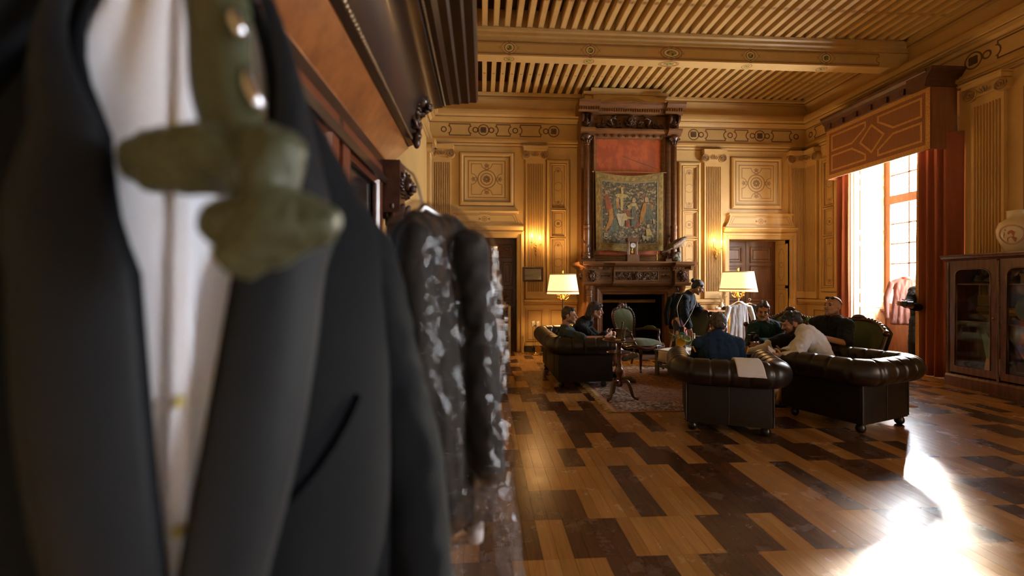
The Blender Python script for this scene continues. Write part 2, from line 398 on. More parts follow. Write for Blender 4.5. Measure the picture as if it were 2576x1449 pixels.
# the beam
beam = MB(); fy = lambda u, v, h: (u, BY0 + 0.03 - h, v)
beam.b2((XL, BY0 + 0.03, BZ), (XR, BY1 - 0.03, ZC)); beamo = beam.build('ceiling_beam', ochre, ceiling)
m = MB()
pr = [(0, 5.34), (0.02, 5.345), (0.025, 5.38), (0.055, 5.40), (0.06, 5.44), (0.09, 5.46), (0.10, 5.495), (0.0, 5.50)]
m.mould(XL, XR, pr, fy); m.mould(XL, XR, pr, lambda u, v, h: (u, BY1 - 0.03 + h, v))
m.build('beam_moulding', ochre_d, beamo)
m = MB(); g = MB(); k = MB(); d = MB()
fz = lambda u, v, h: (u, v, BZ - h)
for z in (5.135, 5.315): m.ribbon([(XL + .1, z), (XR - 0.55, z)], 0.016, 0.0015, fy)
for z in (5.155, 5.295, 5.125, 5.33): k.ribbon([(XL + .1, z), (XR - 0.55, z)], 0.004, 0.0015, fy)
m.ribbon([(XR - .55, 5.135), (XR - .55, 5.18)] + arc(XR - .55, 5.225, .045, 270, 90, 8) + [(XR - .55, 5.27), (XR - .55, 5.315)], 0.012, 0.0016, fy)
for bx, big in ((0.42, 0), (1.73, 0), (3.07, 1), (4.41, 0), (5.72, 0), (-0.5, 0)):
    e = 1.75 if big else 1.0; zc = 5.225
    ell = lambda rx, rz, n=20: [(bx + rx * math.cos(2 * PI * i / n), zc + rz * math.sin(2 * PI * i / n)) for i in range(n)]
    d.ribbon(ell(.075 * e, .085), 0.012, 0.0012, fy, True)
    d.prism(ell(.072 * e, .082), 0.0008, 0.0016, fy)
    m.ribbon(ell(.075 * e, .07), 0.016, 0.0025, fy, True); g.prism(ell(.048 * e, .044), 0.001, 0.003, fy)
    if big: m.ribbon(ell(.175, .092), 0.014, 0.0026, fy, True)
    for s in (-1, 1):
        m.ribbon([(bx + .022 * math.cos(2 * PI * i / 10), zc + s * .098 + .022 * math.sin(2 * PI * i / 10)) for i in range(10)], 0.012, 0.0027, fy, True)
        k.ribbon([(bx + s * .045 * e, zc + .1), (bx + s * (.075 * e + .03), zc + .06), (bx + s * (.075 * e + .065), zc), (bx + s * (.075 * e + .03), zc - .06), (bx + s * .045 * e, zc - .1)], 0.005, 0.002, fy)
        k.ribbon(arc(bx + s * (.075 * e + .095), zc, .022, 100, 260, 6) if s > 0 else arc(bx - (.075 * e + .095), zc, .022, -80, 80, 6), 0.005, 0.002, fy)
    ev = lambda rx, ry, n=16: [(bx + rx * math.cos(2 * PI * i / n), 7.36 + ry * math.sin(2 * PI * i / n)) for i in range(n)]
    m.ribbon(ev(.08 * e, .075), 0.014, 0.0025, fz, True); g.prism(ev(.05 * e, .045), 0.001, 0.003, fz)
    if big: m.ribbon(ev(.17, .09), 0.010, 0.0026, fz, True)
m.build('beam_ornament', tanline, beamo); k.build('beam_lines', brownline, beamo); d.build('beam_ground', creamline, beamo)
g.build('beam_medallion', mat('green_medallion', (0.02, 0.07, 0.035), 0.6, col2=(0.45, 0.33, 0.06), nscale=30, coords='World', contrast=(0.42, 0.55)), beamo)
MB().b2((XR - 0.16, BY0 + .0, 4.99), (XR, BY1, 5.10)).build('corbel', ochre_d, beamo)
# ---- entablature round the room
ent = [(0, 5.50), (0.14, 5.50), (0.14, 5.45), (0.11, 5.44), (0.11, 5.40), (0.05, 5.39), (0.03, 5.30), (0.02, 5.22), (0.05, 5.16), (0.16, 5.15), (0.19, 5.11), (0.20, 5.06), (0.20, 5.01), (0.15, 5.00), (0.13, 4.96), (0.06, 4.95), (0.03, 4.91), (0, 4.90)]
arch = [(0, 4.58), (0.02, 4.575), (0.03, 4.54), (0.07, 4.53), (0.08, 4.48), (0.05, 4.475), (0.04, 4.43), (0.02, 4.42), (0.015, 4.38), (0, 4.375)]
for nm, mp, a, b2, ma, mb2 in (('trim_1', mb_, XL, XR, 1, 1), ('trim_2', mr_, YF, YB, 0, 1), ('trim_3', ml_, YF, YB, 0, 1)):
    m = MB(); m.mould(a, b2, ent, mp, ma, mb2); o = m.build(nm, ochre); o['kind'] = 'structure'; o['label'] = 'ochre plaster cornice above the painted frieze on the ' + {'trim_1': 'fireplace wall', 'trim_2': 'window wall', 'trim_3': 'wardrobe wall'}[nm]
    m = MB(); m.mould(a, b2, arch, mp, ma, mb2); m.build('architrave', ochre, o)
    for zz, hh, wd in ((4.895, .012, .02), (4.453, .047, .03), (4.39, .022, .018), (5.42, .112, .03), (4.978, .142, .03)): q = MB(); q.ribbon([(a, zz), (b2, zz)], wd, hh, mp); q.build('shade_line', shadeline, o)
# painted frieze of cartouches and rings
def cartouche(m, u0, u1, v0, v1, mp, wd=0.022, h=0.002, r=None):
    vm = (v0 + v1) / 2; H = (v1 - v0) / 2; r = r or H * 0.62; s = 0.035
    pts = [(u0, v1), (u1, v1), (u1, vm + r)] + arc(u1 + s, vm, r, 100, 260, 8)[0:0]
    right = [(u1, v1), (u1, vm + r), (u1 + .02, vm + r)] + [(u1 + .02 - r * .75 * math.sin(PI * t / 6) * -1 * -1, vm + r * math.cos(PI * t / 6)) for t in range(1, 6)] + [(u1 + .02, vm - r), (u1, vm - r), (u1, v0)]
    left = [(u0, v0), (u0, vm - r), (u0 - .02, vm - r)] + [(u0 - .02 + r * .75 * math.sin(PI * t / 6), vm - r * math.cos(PI * t / 6)) for t in range(1, 6)] + [(u0 - .02, vm + r), (u0, vm + r), (u0, v1)]
    m.ribbon(right + left, wd, h, mp, True)
def ring(m, u, v, r, wd, mp, h=0.002, n=18): m.ribbon(arc(u, v, r, 0, 360, n)[:-1], wd, h, mp, True)
def rosette(m, u, v, r, mp, h=0.004, n=4, rot=45):
    for i in range(n):
        a = math.radians(rot + 360 * i / n); c = (u + r * .5 * math.cos(a), v + r * .5 * math.sin(a))
        m.prism([(c[0] + r * .55 * math.cos(a + t * PI / 4) * (1 if t % 2 == 0 else .8), c[1] + r * .55 * math.sin(a + t * PI / 4) * (1 if t % 2 == 0 else .8)) for t in range(8)], 0.001, h, mp)
    m.prism(arc(u, v, r * .28, 0, 360, 8)[:-1], 0.001, h + .004, mp)
FZ0, FZ1 = 4.60, 4.88; FZM = 4.74
def frieze(mp, items, par):
    m = MB(); q = MB()
    for it in items:
        if it[0] == 'c': cartouche(m, it[1], it[2], FZ0 + .02, FZ1 - .02, mp)
        elif it[0] == 'o': ring(m, it[1], FZM, 0.052, 0.024, mp)
        else: ring(m, it[1], FZM, 0.115, 0.022, mp); rosette(q, it[1], FZM, 0.075, mp, 0.012)
    m.build('frieze_line', brownline, par)
    if q.v: q.build('frieze_rosette', mat('umber_rosette', (0.10, 0.05, 0.02), 0.6), par)
Lb = []
for s in (-1, 1):
    X = lambda o: CX0 + s * o
    def seg(a, b): Lb.append(('c', min(X(a), X(b)), max(X(a), X(b))))
    Lb.append(('r', X(1.40))); Lb.append(('o', X(1.57)))
    seg(1.66, 2.25); Lb.append(('o', X(2.36))); seg(2.47, 3.0 + .0); Lb.append(('o', X(3.10))); Lb.append(('r', X(3.28))); Lb.append(('o', X(3.46))) if 0 else None
Lb = []
for s in (-1, 1):
    X = lambda o: CX0 + s * o
    for t in (1.55,): Lb.append(('r', X(t)))
    for t in (1.73, 2.38, 2.80 + .0, 3.16): pass
    Lb.append(('o', X(1.72))); Lb.append(('c', min(X(1.83), X(2.27)), max(X(1.83), X(2.27)))); Lb.append(('o', X(2.38)))
    Lb.append(('c', min(X(2.49), X(2.78)), max(X(2.49), X(2.78)))); Lb.append(('o', X(2.89))); Lb.append(('r', X(3.06))); Lb.append(('o', X(3.23)))
    Lb.append(('c', min(X(3.34), X(3.78)), max(X(3.34), X(3.78)))); Lb.append(('o', X(3.90)))
frieze(mb_, Lb, wall_back)
frieze(mr_, [('c', 8.75, 9.45), ('o', 9.58), ('c', 7.6, 8.5), ('o', 8.63), ('r', 6.25), ('o', 6.07), ('c', 4.9, 5.93), ('o', 4.77), ('c', 3.6, 4.64)], wall_right)
frieze(ml_, [('c', 8.75, 9.45), ('o', 8.62), ('c', 7.6, 8.5)], bpy.data.objects['wall_left'])
# ---- pilasters
def pilaster(uc, wd, z0, z1, mp, par, zf0, nfl=9):
    root = thing('pilaster', None, None); root.parent = par
    b = MB(); n = nfl; pts = []
    hw = wd / 2; pts.append((-hw, 0)); pts.append((-hw, 0.06)); e = 0.03; pw = (wd - 2 * e) / n
    for i in range(n):
        a = -hw + e + i * pw
        pts += [(a + pw * .12, 0.06), (a + pw * .3, 0.042), (a + pw * .7, 0.042), (a + pw * .88, 0.06)]
    pts += [(hw, 0.06), (hw, 0)]
    V = [mp(uc + u, zf0, h) for u, h in pts] + [mp(uc + u, z1 - 0.12, h) for u, h in pts]; N = len(pts)
    b.add(V, [(i, i + 1, N + i + 1, N + i) for i in range(N - 1)])
    for za, zb in ((z0, zf0), (z1 - 0.12, z1)): b.prism([(uc - hw, za), (uc + hw, za), (uc + hw, zb), (uc - hw, zb)], 0, 0.06, mp)
    b.build('shaft', ochre, root)
    b = MB(); b.ribbon
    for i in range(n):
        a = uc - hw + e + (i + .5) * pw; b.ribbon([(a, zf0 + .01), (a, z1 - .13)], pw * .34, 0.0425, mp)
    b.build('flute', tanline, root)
    # ionic capital
    b = MB(); b.prism([(uc - wd * .62, z1 + .14), (uc + wd * .62, z1 + .14), (uc + wd * .62, z1 + .20), (uc - wd * .62, z1 + .20)], 0, 0.16, mp)
    b.prism([(uc - wd * .66, z1 + .20), (uc + wd * .66, z1 + .20), (uc + wd * .66, z1 + .225), (uc - wd * .66, z1 + .225)], 0, 0.18, mp)
    b.prism([(uc - wd * .45, z1), (uc + wd * .45, z1), (uc + wd * .5, z1 + .14), (uc - wd * .5, z1 + .14)], 0, 0.09, mp)
    b.build('abacus', ochre, root)
    for s in (-1, 1):
        b = MB(); cu = uc + s * wd * .47; cv = z1 + .055; R = .095
        b.prism(arc(cu, cv, R, 0, 360, 20)[:-1], 0, 0.10, mp)
        sp = []
        for i in range(44):
            t = i / 43; a = s * (PI / 2 + t * 4.6 * PI) * -1 + (PI if 0 else 0); r = R * (0.92 - .80 * t); sp.append(mp(cu + r * math.cos(PI / 2 - s * t * 4.6 * PI), cv + r * math.sin(PI / 2 - s * t * 4.6 * PI), 0.105))
        vo = b.build('volute', ochre_d, root); b = MB(); b.tube(sp, 0.011, 6); b.ball(mp(cu, cv, 0.105), 0.018, 8, 6); b.build('spiral', shadeline, root)  # darker colour on the spiral paints shading into the volute relief
    b = MB()
    for t in (-2, -1, 0, 1, 2):
        a = math.radians(90 - t * 24); L = .085 - .01 * abs(t)
        c = (uc + .02 * t, z1 + .03); b.tube([mp(c[0], c[1], .10), mp(c[0] + L * .6 * math.cos(a), c[1] + L * .6 * math.sin(a), .115), mp(c[0] + L * math.cos(a), c[1] + L * math.sin(a), .125)], [.010, .012, .005], 6)
    b.build('palmette', shadeline, root)
    return root
ZP = 4.15
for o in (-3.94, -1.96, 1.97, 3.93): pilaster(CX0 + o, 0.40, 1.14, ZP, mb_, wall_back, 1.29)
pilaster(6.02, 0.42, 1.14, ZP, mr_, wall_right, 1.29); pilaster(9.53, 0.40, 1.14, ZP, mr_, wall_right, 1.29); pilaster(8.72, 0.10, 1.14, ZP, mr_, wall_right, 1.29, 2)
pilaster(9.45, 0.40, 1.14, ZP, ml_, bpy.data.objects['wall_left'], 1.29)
# ---- dado, skirting
dado = [(0, 1.13), (0.07, 1.12), (0.085, 1.10), (0.085, 1.06), (0.05, 1.05), (0.045, 1.02), (0.02, 1.01), (0, 1.0)]
segs = [('trim_4', mb_, XL, D1[0] - .16), ('trim_5', mb_, D1[1] + .16, D2[0] - .16), ('trim_6', mb_, D2[1] + .16, XR), ('trim_7', mr_, W1[1] + .06, YB), ('trim_8', mr_, W2[1], W1[0] - .06), ('trim_9', ml_, YF, YB)]
for nm, mp, a, b2 in segs:
    o = MB().mould(a, b2, dado, mp).build(nm, ochre_d); o['kind'] = 'structure'; o['label'] = 'ochre dado rail ' + {'trim_4': 'in the far left corner', 'trim_5': 'between the two doors behind the fireplace', 'trim_6': 'in the far right corner', 'trim_7': 'between the far corner and the window', 'trim_8': 'behind the display cabinet', 'trim_9': 'along the wardrobe wall'}[nm]
for nm, mp, a, b2 in (('baseboard_back', mb_, D1[1] + .16, D2[0] - .16), ('baseboard_right', mr_, W2[1], W1[0] - .06), ('baseboard_left', ml_, YF, YB), ('baseboard_window', mr_, W1[1] + .06, YB)):
    o = MB().mould(a, b2, [(0, 0.13), (0.03, 0.125), (0.035, 0.0), (0, 0.0)], mp).build(nm, blackpaint); o['kind'] = 'structure'; o['label'] = 'black painted skirting board ' + {'baseboard_back': 'below the fireplace wall', 'baseboard_right': 'behind the display cabinet', 'baseboard_left': 'along the wardrobe wall', 'baseboard_window': 'between far corner and window'}[nm]
fr = [(0, 0), (0, .03), (.02, .045), (.045, .045), (.055, .02), (.085, .012), (.10, .012)]
def dadopanel(u0, u1, mp, par):
    b = MB(); b.frame(u0, u1, .22, .93, [(0, 0), (0, .012), (.012, .018), (.035, .018), (.045, .004)], mp); dp = b.build('dado_panel', ochre_d, par); b = MB(); b.ribbon([(u0 + .04, .26), (u1 - .04, .26), (u1 - .04, .89), (u0 + .04, .89)], .022, .019, mp, True); b.build('shade_line', shadeline, dp)
for a, b2 in ((.92, 1.30), (1.42, 2.02), (4.15, 4.72), (4.82, 5.2)): dadopanel(a, b2, mb_, wall_back)
for a, b2 in ((8.55, 8.95), (9.03, 9.5), (5.4, 6.2)): dadopanel(a, b2, mr_, wall_right)
# ---- the big square panels
def square_panel(u0, u1, v0, v1, mp, par):
    b = MB(); b.frame(u0, u1, v0, v1, [(0, 0), (0, .04), (.03, .06), (.06, .06), (.075, .03), (.11, .02), (.125, .02), (.13, .008)], mp); p = b.build('square_panel', ochre, par)
    b = MB(); w2 = u1 - u0
    uc, vc = (u0 + u1) / 2, (v0 + v1) / 2; A = (w2 - .36) / 2
    b.ribbon([(uc - A, vc - A), (uc + A, vc - A), (uc + A, vc + A), (uc - A, vc + A)], .018, .0095, mp, True)
    B = A - .065; r = .115
    pts = []
    for q in range(4):
        c, s = math.cos(q * PI / 2), math.sin(q * PI / 2)
        loc = [(B, -B), (B, -r)] + [(B - r * math.sin(PI * t / 8), -r * math.cos(PI * t / 8)) for t in range(1, 8)] + [(B, r)]
        pts += [(uc + x * c - y * s, vc + x * s + y * c) for x, y in loc]
    b.ribbon(pts, .014, .0097, mp, True)
    for R, wd in ((.19, .020), (.125, .020)): ring(b, uc, vc, R, wd, mp, .0098, 28)
    q2 = MB()
    for q in range(4):
        c, s = math.cos(q * PI / 2), math.sin(q * PI / 2); pc = lambda x, y: (uc + x * c - y * s, vc + x * s + y * c)
        b.ribbon([(pc(.235, 0)[0] + .04 * math.cos(t * PI / 6), pc(.235, 0)[1] + .04 * math.sin(t * PI / 6)) for t in range(12)], .013, .0099, mp, True)
        for t in (-38, -19, 0, 19, 38):
            a = math.radians(t); L = .085 if t == 0 else .075
            q2.prism([pc(B - .09, 0), pc(B - .09 + L * math.cos(a - .12), L * math.sin(a - .12) * .9), pc(B - .09 + (L + .018) * math.cos(a), (L + .018) * math.sin(a)), pc(B - .09 + L * math.cos(a + .12), L * math.sin(a + .12) * .9)], .009, .012, mp)
    for t in range(8):
        a = t * PI / 4; q2.prism([(uc + x * math.cos(a) - y * math.sin(a), vc + x * math.sin(a) + y * math.cos(a)) for x, y in ((.02, -.012), (.06, -.03), (.085, 0), (.06, .03), (.02, .012))], .009, .014, mp)
    b.build('ornament_line', tanline, p); q2.build('ornament_leaf', shadeline, p)
    b = MB(); b.ribbon([(u0 + .088, v0 + .088), (u1 - .088, v0 + .088), (u1 - .088, v1 - .088), (u0 + .088, v1 - .088)], .034, .0325, mp, True); b.ribbon([(u0 - .012, v0 - .012), (u1 + .012, v0 - .012), (u1 + .012, v1 + .012), (u0 - .012, v1 + .012)], .022, .002, mp, True); b.build('shade_line', shadeline, p)
square_panel(CX0 - 3.56, CX0 - 2.42, 3.13, 4.25, mb_, wall_back); square_panel(CX0 + 2.40, CX0 + 3.55, 3.12, 4.25, mb_, wall_back)
# ---- the narrow panels with capsules
def capsule(b, uc, va, vb, r, mp, hh, wd=.012):
    pts = [(uc + r, va + r * 1.1), (uc + r, vb - r * 1.1), (uc + r * .72, vb - r * 1.1)] + [(uc + r * .72 * math.cos(PI * t / 8), vb - r * .9 + r * .8 * math.sin(PI * t / 8)) for t in range(1, 8)] + [(uc - r * .72, vb - r * 1.1), (uc - r, vb - r * 1.1), (uc - r, va + r * 1.1), (uc - r * .72, va + r * 1.1)] + [(uc - r * .72 * math.cos(PI * t / 8), va + r * .9 - r * .8 * math.sin(PI * t / 8)) for t in range(1, 8)] + [(uc + r * .72, va + r * 1.1)]
    b.ribbon(pts, wd, hh, mp, True)
def narrow_panel(u0, u1, v0, v1, cuts, mp, par):
    b = MB(); b.frame(u0, u1, v0, v1, [(0, 0), (0, .045), (.03, .06), (.05, .06), (.06, .03), (.075, .03), (.08, .0)], mp, fill=False); p = b.build('narrow_panel', ochre, par)
    b = MB(); q = MB(); z = [v0 + .075] + cuts + [v1 - .075]; uc = (u0 + u1) / 2; r = (u1 - u0) * .17
    s = MB()
    for k in range(len(z) - 1):
        s.frame(u0 + .08, u1 - .08, z[k] + .012, z[k + 1] - .012, [(0, .03), (.0, .055), (.012, .055), (.045, .012), (.05, .012)], mp)
        va, vb = z[k] + .08, z[k + 1] - .08
        if vb - va > .6:
            capsule(b, uc, va, vb, r, mp, .0135); vm = (va + vb) / 2
            ring(b, uc, vm, r * 1.1, .010, mp, .0137, 16)
            for e in (va + r * .9, vb - r * .9): q.prism(arc(uc, e, r * .42, 0, 360, 10)[:-1], .012, .014, mp)
        else:
            b.ribbon([(uc - r, va), (uc + r, va), (uc + r, vb), (uc - r, vb)], .010, .0135, mp, True)
            vm = (va + vb) / 2; ring(b, uc, vm, r * .95, .013, mp, .0137, 14); rosette(q, uc, vm, r * .5, mp, .014)
    b2 = MB(); b2.ribbon([(u0 - .012, v0 - .012), (u1 + .012, v0 - .012), (u1 + .012, v1 + .012), (u0 - .012, v1 + .012)], .022, .002, mp, True); b2.build('shade_line', shadeline, p)
    for k in range(len(z) - 1): b3 = MB(); b3.ribbon([(u0 + .108, z[k] + .04), (u1 - .108, z[k] + .04), (u1 - .108, z[k + 1] - .04), (u0 + .108, z[k + 1] - .04)], .026, .0375, mp, True); b3.build('bevel_shade', tanline, p)
    s.build('sub_panel', ochre_d, p); b.build('ornament_line', tanline, p); q.build('ornament_dot', shadeline, p)
narrow_panel(1.37, 1.86, 1.30, 4.12, [2.45, 3.06], mb_, wall_back); narrow_panel(4.27, 4.76, 1.30, 4.12, [2.45, 3.06], mb_, wall_back)
narrow_panel(8.79, 9.25, 1.30, 4.12, [2.45, 3.06], mr_, wall_right)
# right wall beyond the cabinet
b = MB(); b.frame(4.4, 5.62, 1.35, 4.1, [(0, 0), (0, .02), (.05, .03), (.075, .03), (.08, .012)], mr_); p = b.build('wall_panel', ochre, wall_right)
b = MB(); b.ribbon([(4.45, 1.4), (5.57, 1.4), (5.57, 4.05), (4.45, 4.05)], .07, .0345, mr_, True); b.build('panel_band', shadeline, p)
b = MB(); s2 = MB()
for va, vb in ((1.55, 2.28), (2.36, 2.94), (3.02, 3.95)):
    s2.ribbon([(4.56, va + .02), (5.46, va + .02), (5.46, vb - .02), (4.56, vb - .02)], .05, .014, mr_, True)
    h2 = (va + vb) / 2
    for a, c in ((va + .09, h2 - .04), (h2 + .04, vb - .09)): b.ribbon([(4.66, a), (5.36, a), (5.36, c), (4.66, c)], .018, .0142, mr_, True)
b.build('panel_line', tanline, p); s2.build('panel_shade', shadeline, p)
# ---- doors
walnut = mat('walnut', (0.16, 0.062, 0.024), 0.38, col2=(0.09, 0.034, 0.014), nscale=3, stretch=(6, 6, 1), rvar=0.06, coords='World')
dkwal = mat('dark_walnut', (0.075, 0.030, 0.014), 0.4, col2=(0.045, 0.018, 0.009), nscale=4, stretch=(7, 7, 1), coords='World')
def raised(b, u0, u1, v0, v1, mp, y0, lozenge=False):
    b.frame(u0, u1, v0, v1, [(0, y0 + .012), (.012, y0 + .022), (.028, y0 + .022), (.04, y0 - .006), (.055, y0 - .006), (.085, y0 + .010)], mp)
    if lozenge:
        uc, vc = (u0 + u1) / 2, (v0 + v1) / 2; a, c = (u1 - u0) / 2 - .06, (v1 - v0) / 2 - .045
        V = [mp(uc - a, vc, y0 + .008), mp(uc, vc - c, y0 + .008), mp(uc + a, vc, y0 + .008), mp(uc, vc + c, y0 + .008), mp(uc - a * .4, vc, y0 + .045), mp(uc + a * .4, vc, y0 + .045)]
        b.add(V, [(0, 1, 4), (1, 5, 4), (1, 2, 5), (2, 3, 5), (3, 4, 5), (3, 0, 4)])
def casing(D, lab, nm):
    u0, u1, zt = D; c = [(0, 0), (0, .05), (.03, .075), (.06, .075), (.075, .05), (.13, .035), (.15, .02), (.15, -.12)]
    b = MB(); V = []
    for i, h in c:
        e = .15 - i; V += [mb_(u0 - e, 0, h), mb_(u0 - e, zt + e, h), mb_(u1 + e, zt + e, h), mb_(u1 + e, 0, h)]
    F = []
    for k in range(len(c) - 1):
        for i in range(3): F.append((4 * k + i, 4 * k + i + 1, 4 * k + 5 + i, 4 * k + 4 + i))
    b.add(V, F); return b.build('door_casing', ochre, lab)
def overdoor(uc, wd, z0, par):
    h = wd / 2; b = MB(); outl = []
    for t in range(9): f = t / 8; outl.append((h * (1.0 - .16 * math.sin(f * PI / 2) ** .7), z0 + .10 + f * .27))
    poly = [(uc - x, z) for x, z in outl] + [(uc + x, z) for x, z in reversed(outl)]
    b.prism(poly, 0, .07, mb_); b.mould(uc - h * 1.0, uc + h * 1.0, [(0, z0), (.06, z0), (.10, z0 + .04), (.12, z0 + .06), (.12, z0 + .09), (.07, z0 + .11), (0, z0 + .12)], mb_)
    b.mould(uc - h * .88, uc + h * .88, [(0, z0 + .36), (.09, z0 + .37), (.11, z0 + .40), (0, z0 + .41)], mb_)
    o = b.build('overdoor', ochre, par); b = MB()
    for k, e in ((.78, .02), (.72, .045)):
        b.ribbon([(uc - h * k - .09 + .02, z0 + .13 + e), (uc - .16, z0 + .13 + e)] + [(uc - .13 * math.cos(PI * t / 6), z0 + .13 + e - .022 * math.sin(PI * t / 6)) for t in range(7)] + [(uc + .16, z0 + .13 + e), (uc + h * k + .07, z0 + .13 + e), (uc + h * k, z0 + .36 - e), (uc + .16, z0 + .36 - e)] + [(uc + .13 * math.cos(PI * t / 6), z0 + .36 - e + .022 * math.sin(PI * t / 6)) for t in range(7)] + [(uc - .16, z0 + .36 - e), (uc - h * k, z0 + .36 - e)], .010, .0715, mb_, True)
    ring(b, uc, z0 + .235, .05, .012, mb_, .072); ring(b, uc, z0 + .235, .018, .014, mb_, .072, 10)
    for s in (-1, 1):
        for t in (-25, 0, 25): b.ribbon([(uc + s * .075, z0 + .235), (uc + s * (.075 + .05 * math.cos(math.radians(t))), z0 + .235 + .05 * math.sin(math.radians(t)))], .012, .072, mb_)
    b.build('ornament_line', tanline, o)
# left door, dark walnut, leaf nearly flush
d1 = thing('door_1', 'dark walnut panelled double door behind the metal shelf rack', None, (0.03, YB + .14, 0), kind='structure')
md1 = lambda u, v, h: (u, YB + .16 - h, v)
for u0, u1 in ((D1[0], .025), (.035, D1[1])):
    lf = MB(); lf.b2((u0, YB + .13, 0), (u1, YB + .19, D1[2])); f = lf.build('door_leaf', dkwal, d1, world=True)
    b = MB(); a, c = u0 + .07, u1 - .07; mid = (a + c) / 2
    raised(b, a, c, 2.02, 2.32, md1, .03, True); raised(b, a, mid - .03, 1.42, 1.95, md1, .03); raised(b, mid + .03, c, 1.42, 1.95, md1, .03); raised(b, a, c, 1.04, 1.34, md1, .03, True)
    raised(b, a, c, .62, .96, md1, .03, True); raised(b, a, mid - .03, .2, .55, md1, .03); raised(b, mid + .03, c, .2, .55, md1, .03)
    b.build('door_panel', dkwal, f, world=True)
casing(D1, d1, 'c').matrix_parent_inverse = pinv(d1)
overdoor((D1[0] + D1[1]) / 2, 1.66, 2.60, wall_back)
# right door, recessed in a deep painted reveal
d2 = thing('door_2', 'brown walnut double door in a deep painted reveal behind the lamp', None, (6.1, YB + .5, 0), kind='structure')
md2 = lambda u, v, h: (u, YB + .50 - h, v)
for u0, u1 in ((D2[0], 6.085), (6.095, D2[1])):
    lf = MB(); lf.b2((u0, YB + .47, 0), (u1, YB + .53, D2[2])); f = lf.build('door_leaf', walnut, d2, world=True)
    b = MB(); a, c = u0 + .09, u1 - .09
    raised(b, a, c, 1.95, 2.32, md2, .03); raised(b, a, c, 1.05, 1.88, md2, .03); raised(b, a, c, .2, .95, md2, .03); b.build('door_panel', walnut, f, world=True)
casing(D2, d2, 'c').matrix_parent_inverse = pinv(d2)
overdoor((D2[0] + D2[1]) / 2, 1.66, 2.60, wall_back)
mrev = lambda u, v, h: (D2[1] - h, u, v)
b = MB(); b.frame(YB + .03, YB + .45, .1, 1.36, [(0, 0), (.02, .015), (.05, .004)], mrev); b.frame(YB + .03, YB + .45, 1.42, 2.36, [(0, 0), (.02, .015), (.05, .004)], mrev); p = b.build('reveal_panel', ochre, d2, world=True)
b = MB()
for va, vb in ((1.52, 2.26), (.2, 1.26)):
    capsule(b, YB + .24, va, vb, .09, mrev, .005); ring(b, YB + .24, (va + vb) / 2, .06, .012, mrev, .006, 12)
b.build('ornament_line', tanline, p)
p.children[0].matrix_parent_inverse = Matrix.Identity(4)
# ---- the window bay
cream = mat('cream_reveal', (0.80, 0.68, 0.42), 0.5, col2=(0.74, 0.60, 0.36), nscale=2, coords='World')
goldl = mat('gold_painted_line', (0.60, 0.40, 0.12), 0.5)
frwood = mat('window_oak', (0.30, 0.13, 0.055), 0.45, col2=(0.22, 0.09, 0.04), nscale=4, stretch=(6, 6, 1), coords='World')
glass = bpy.data.materials.new('window_glass'); glass.use_nodes = True
_n = glass.node_tree; _n.nodes.remove(_n.nodes['Principled BSDF']); _t = _n.nodes.new('ShaderNodeBsdfTransparent'); _g = _n.nodes.new('ShaderNodeBsdfGlossy'); _g.inputs[1].default_value = 0.03
_x = _n.nodes.new('ShaderNodeMixShader'); _x.inputs[0].default_value = 0.05; _n.links.new(_t.outputs[0], _x.inputs[1]); _n.links.new(_g.outputs[0], _x.inputs[2]); _n.links.new(_x.outputs[0], _n.nodes['Material Output'].inputs[0])
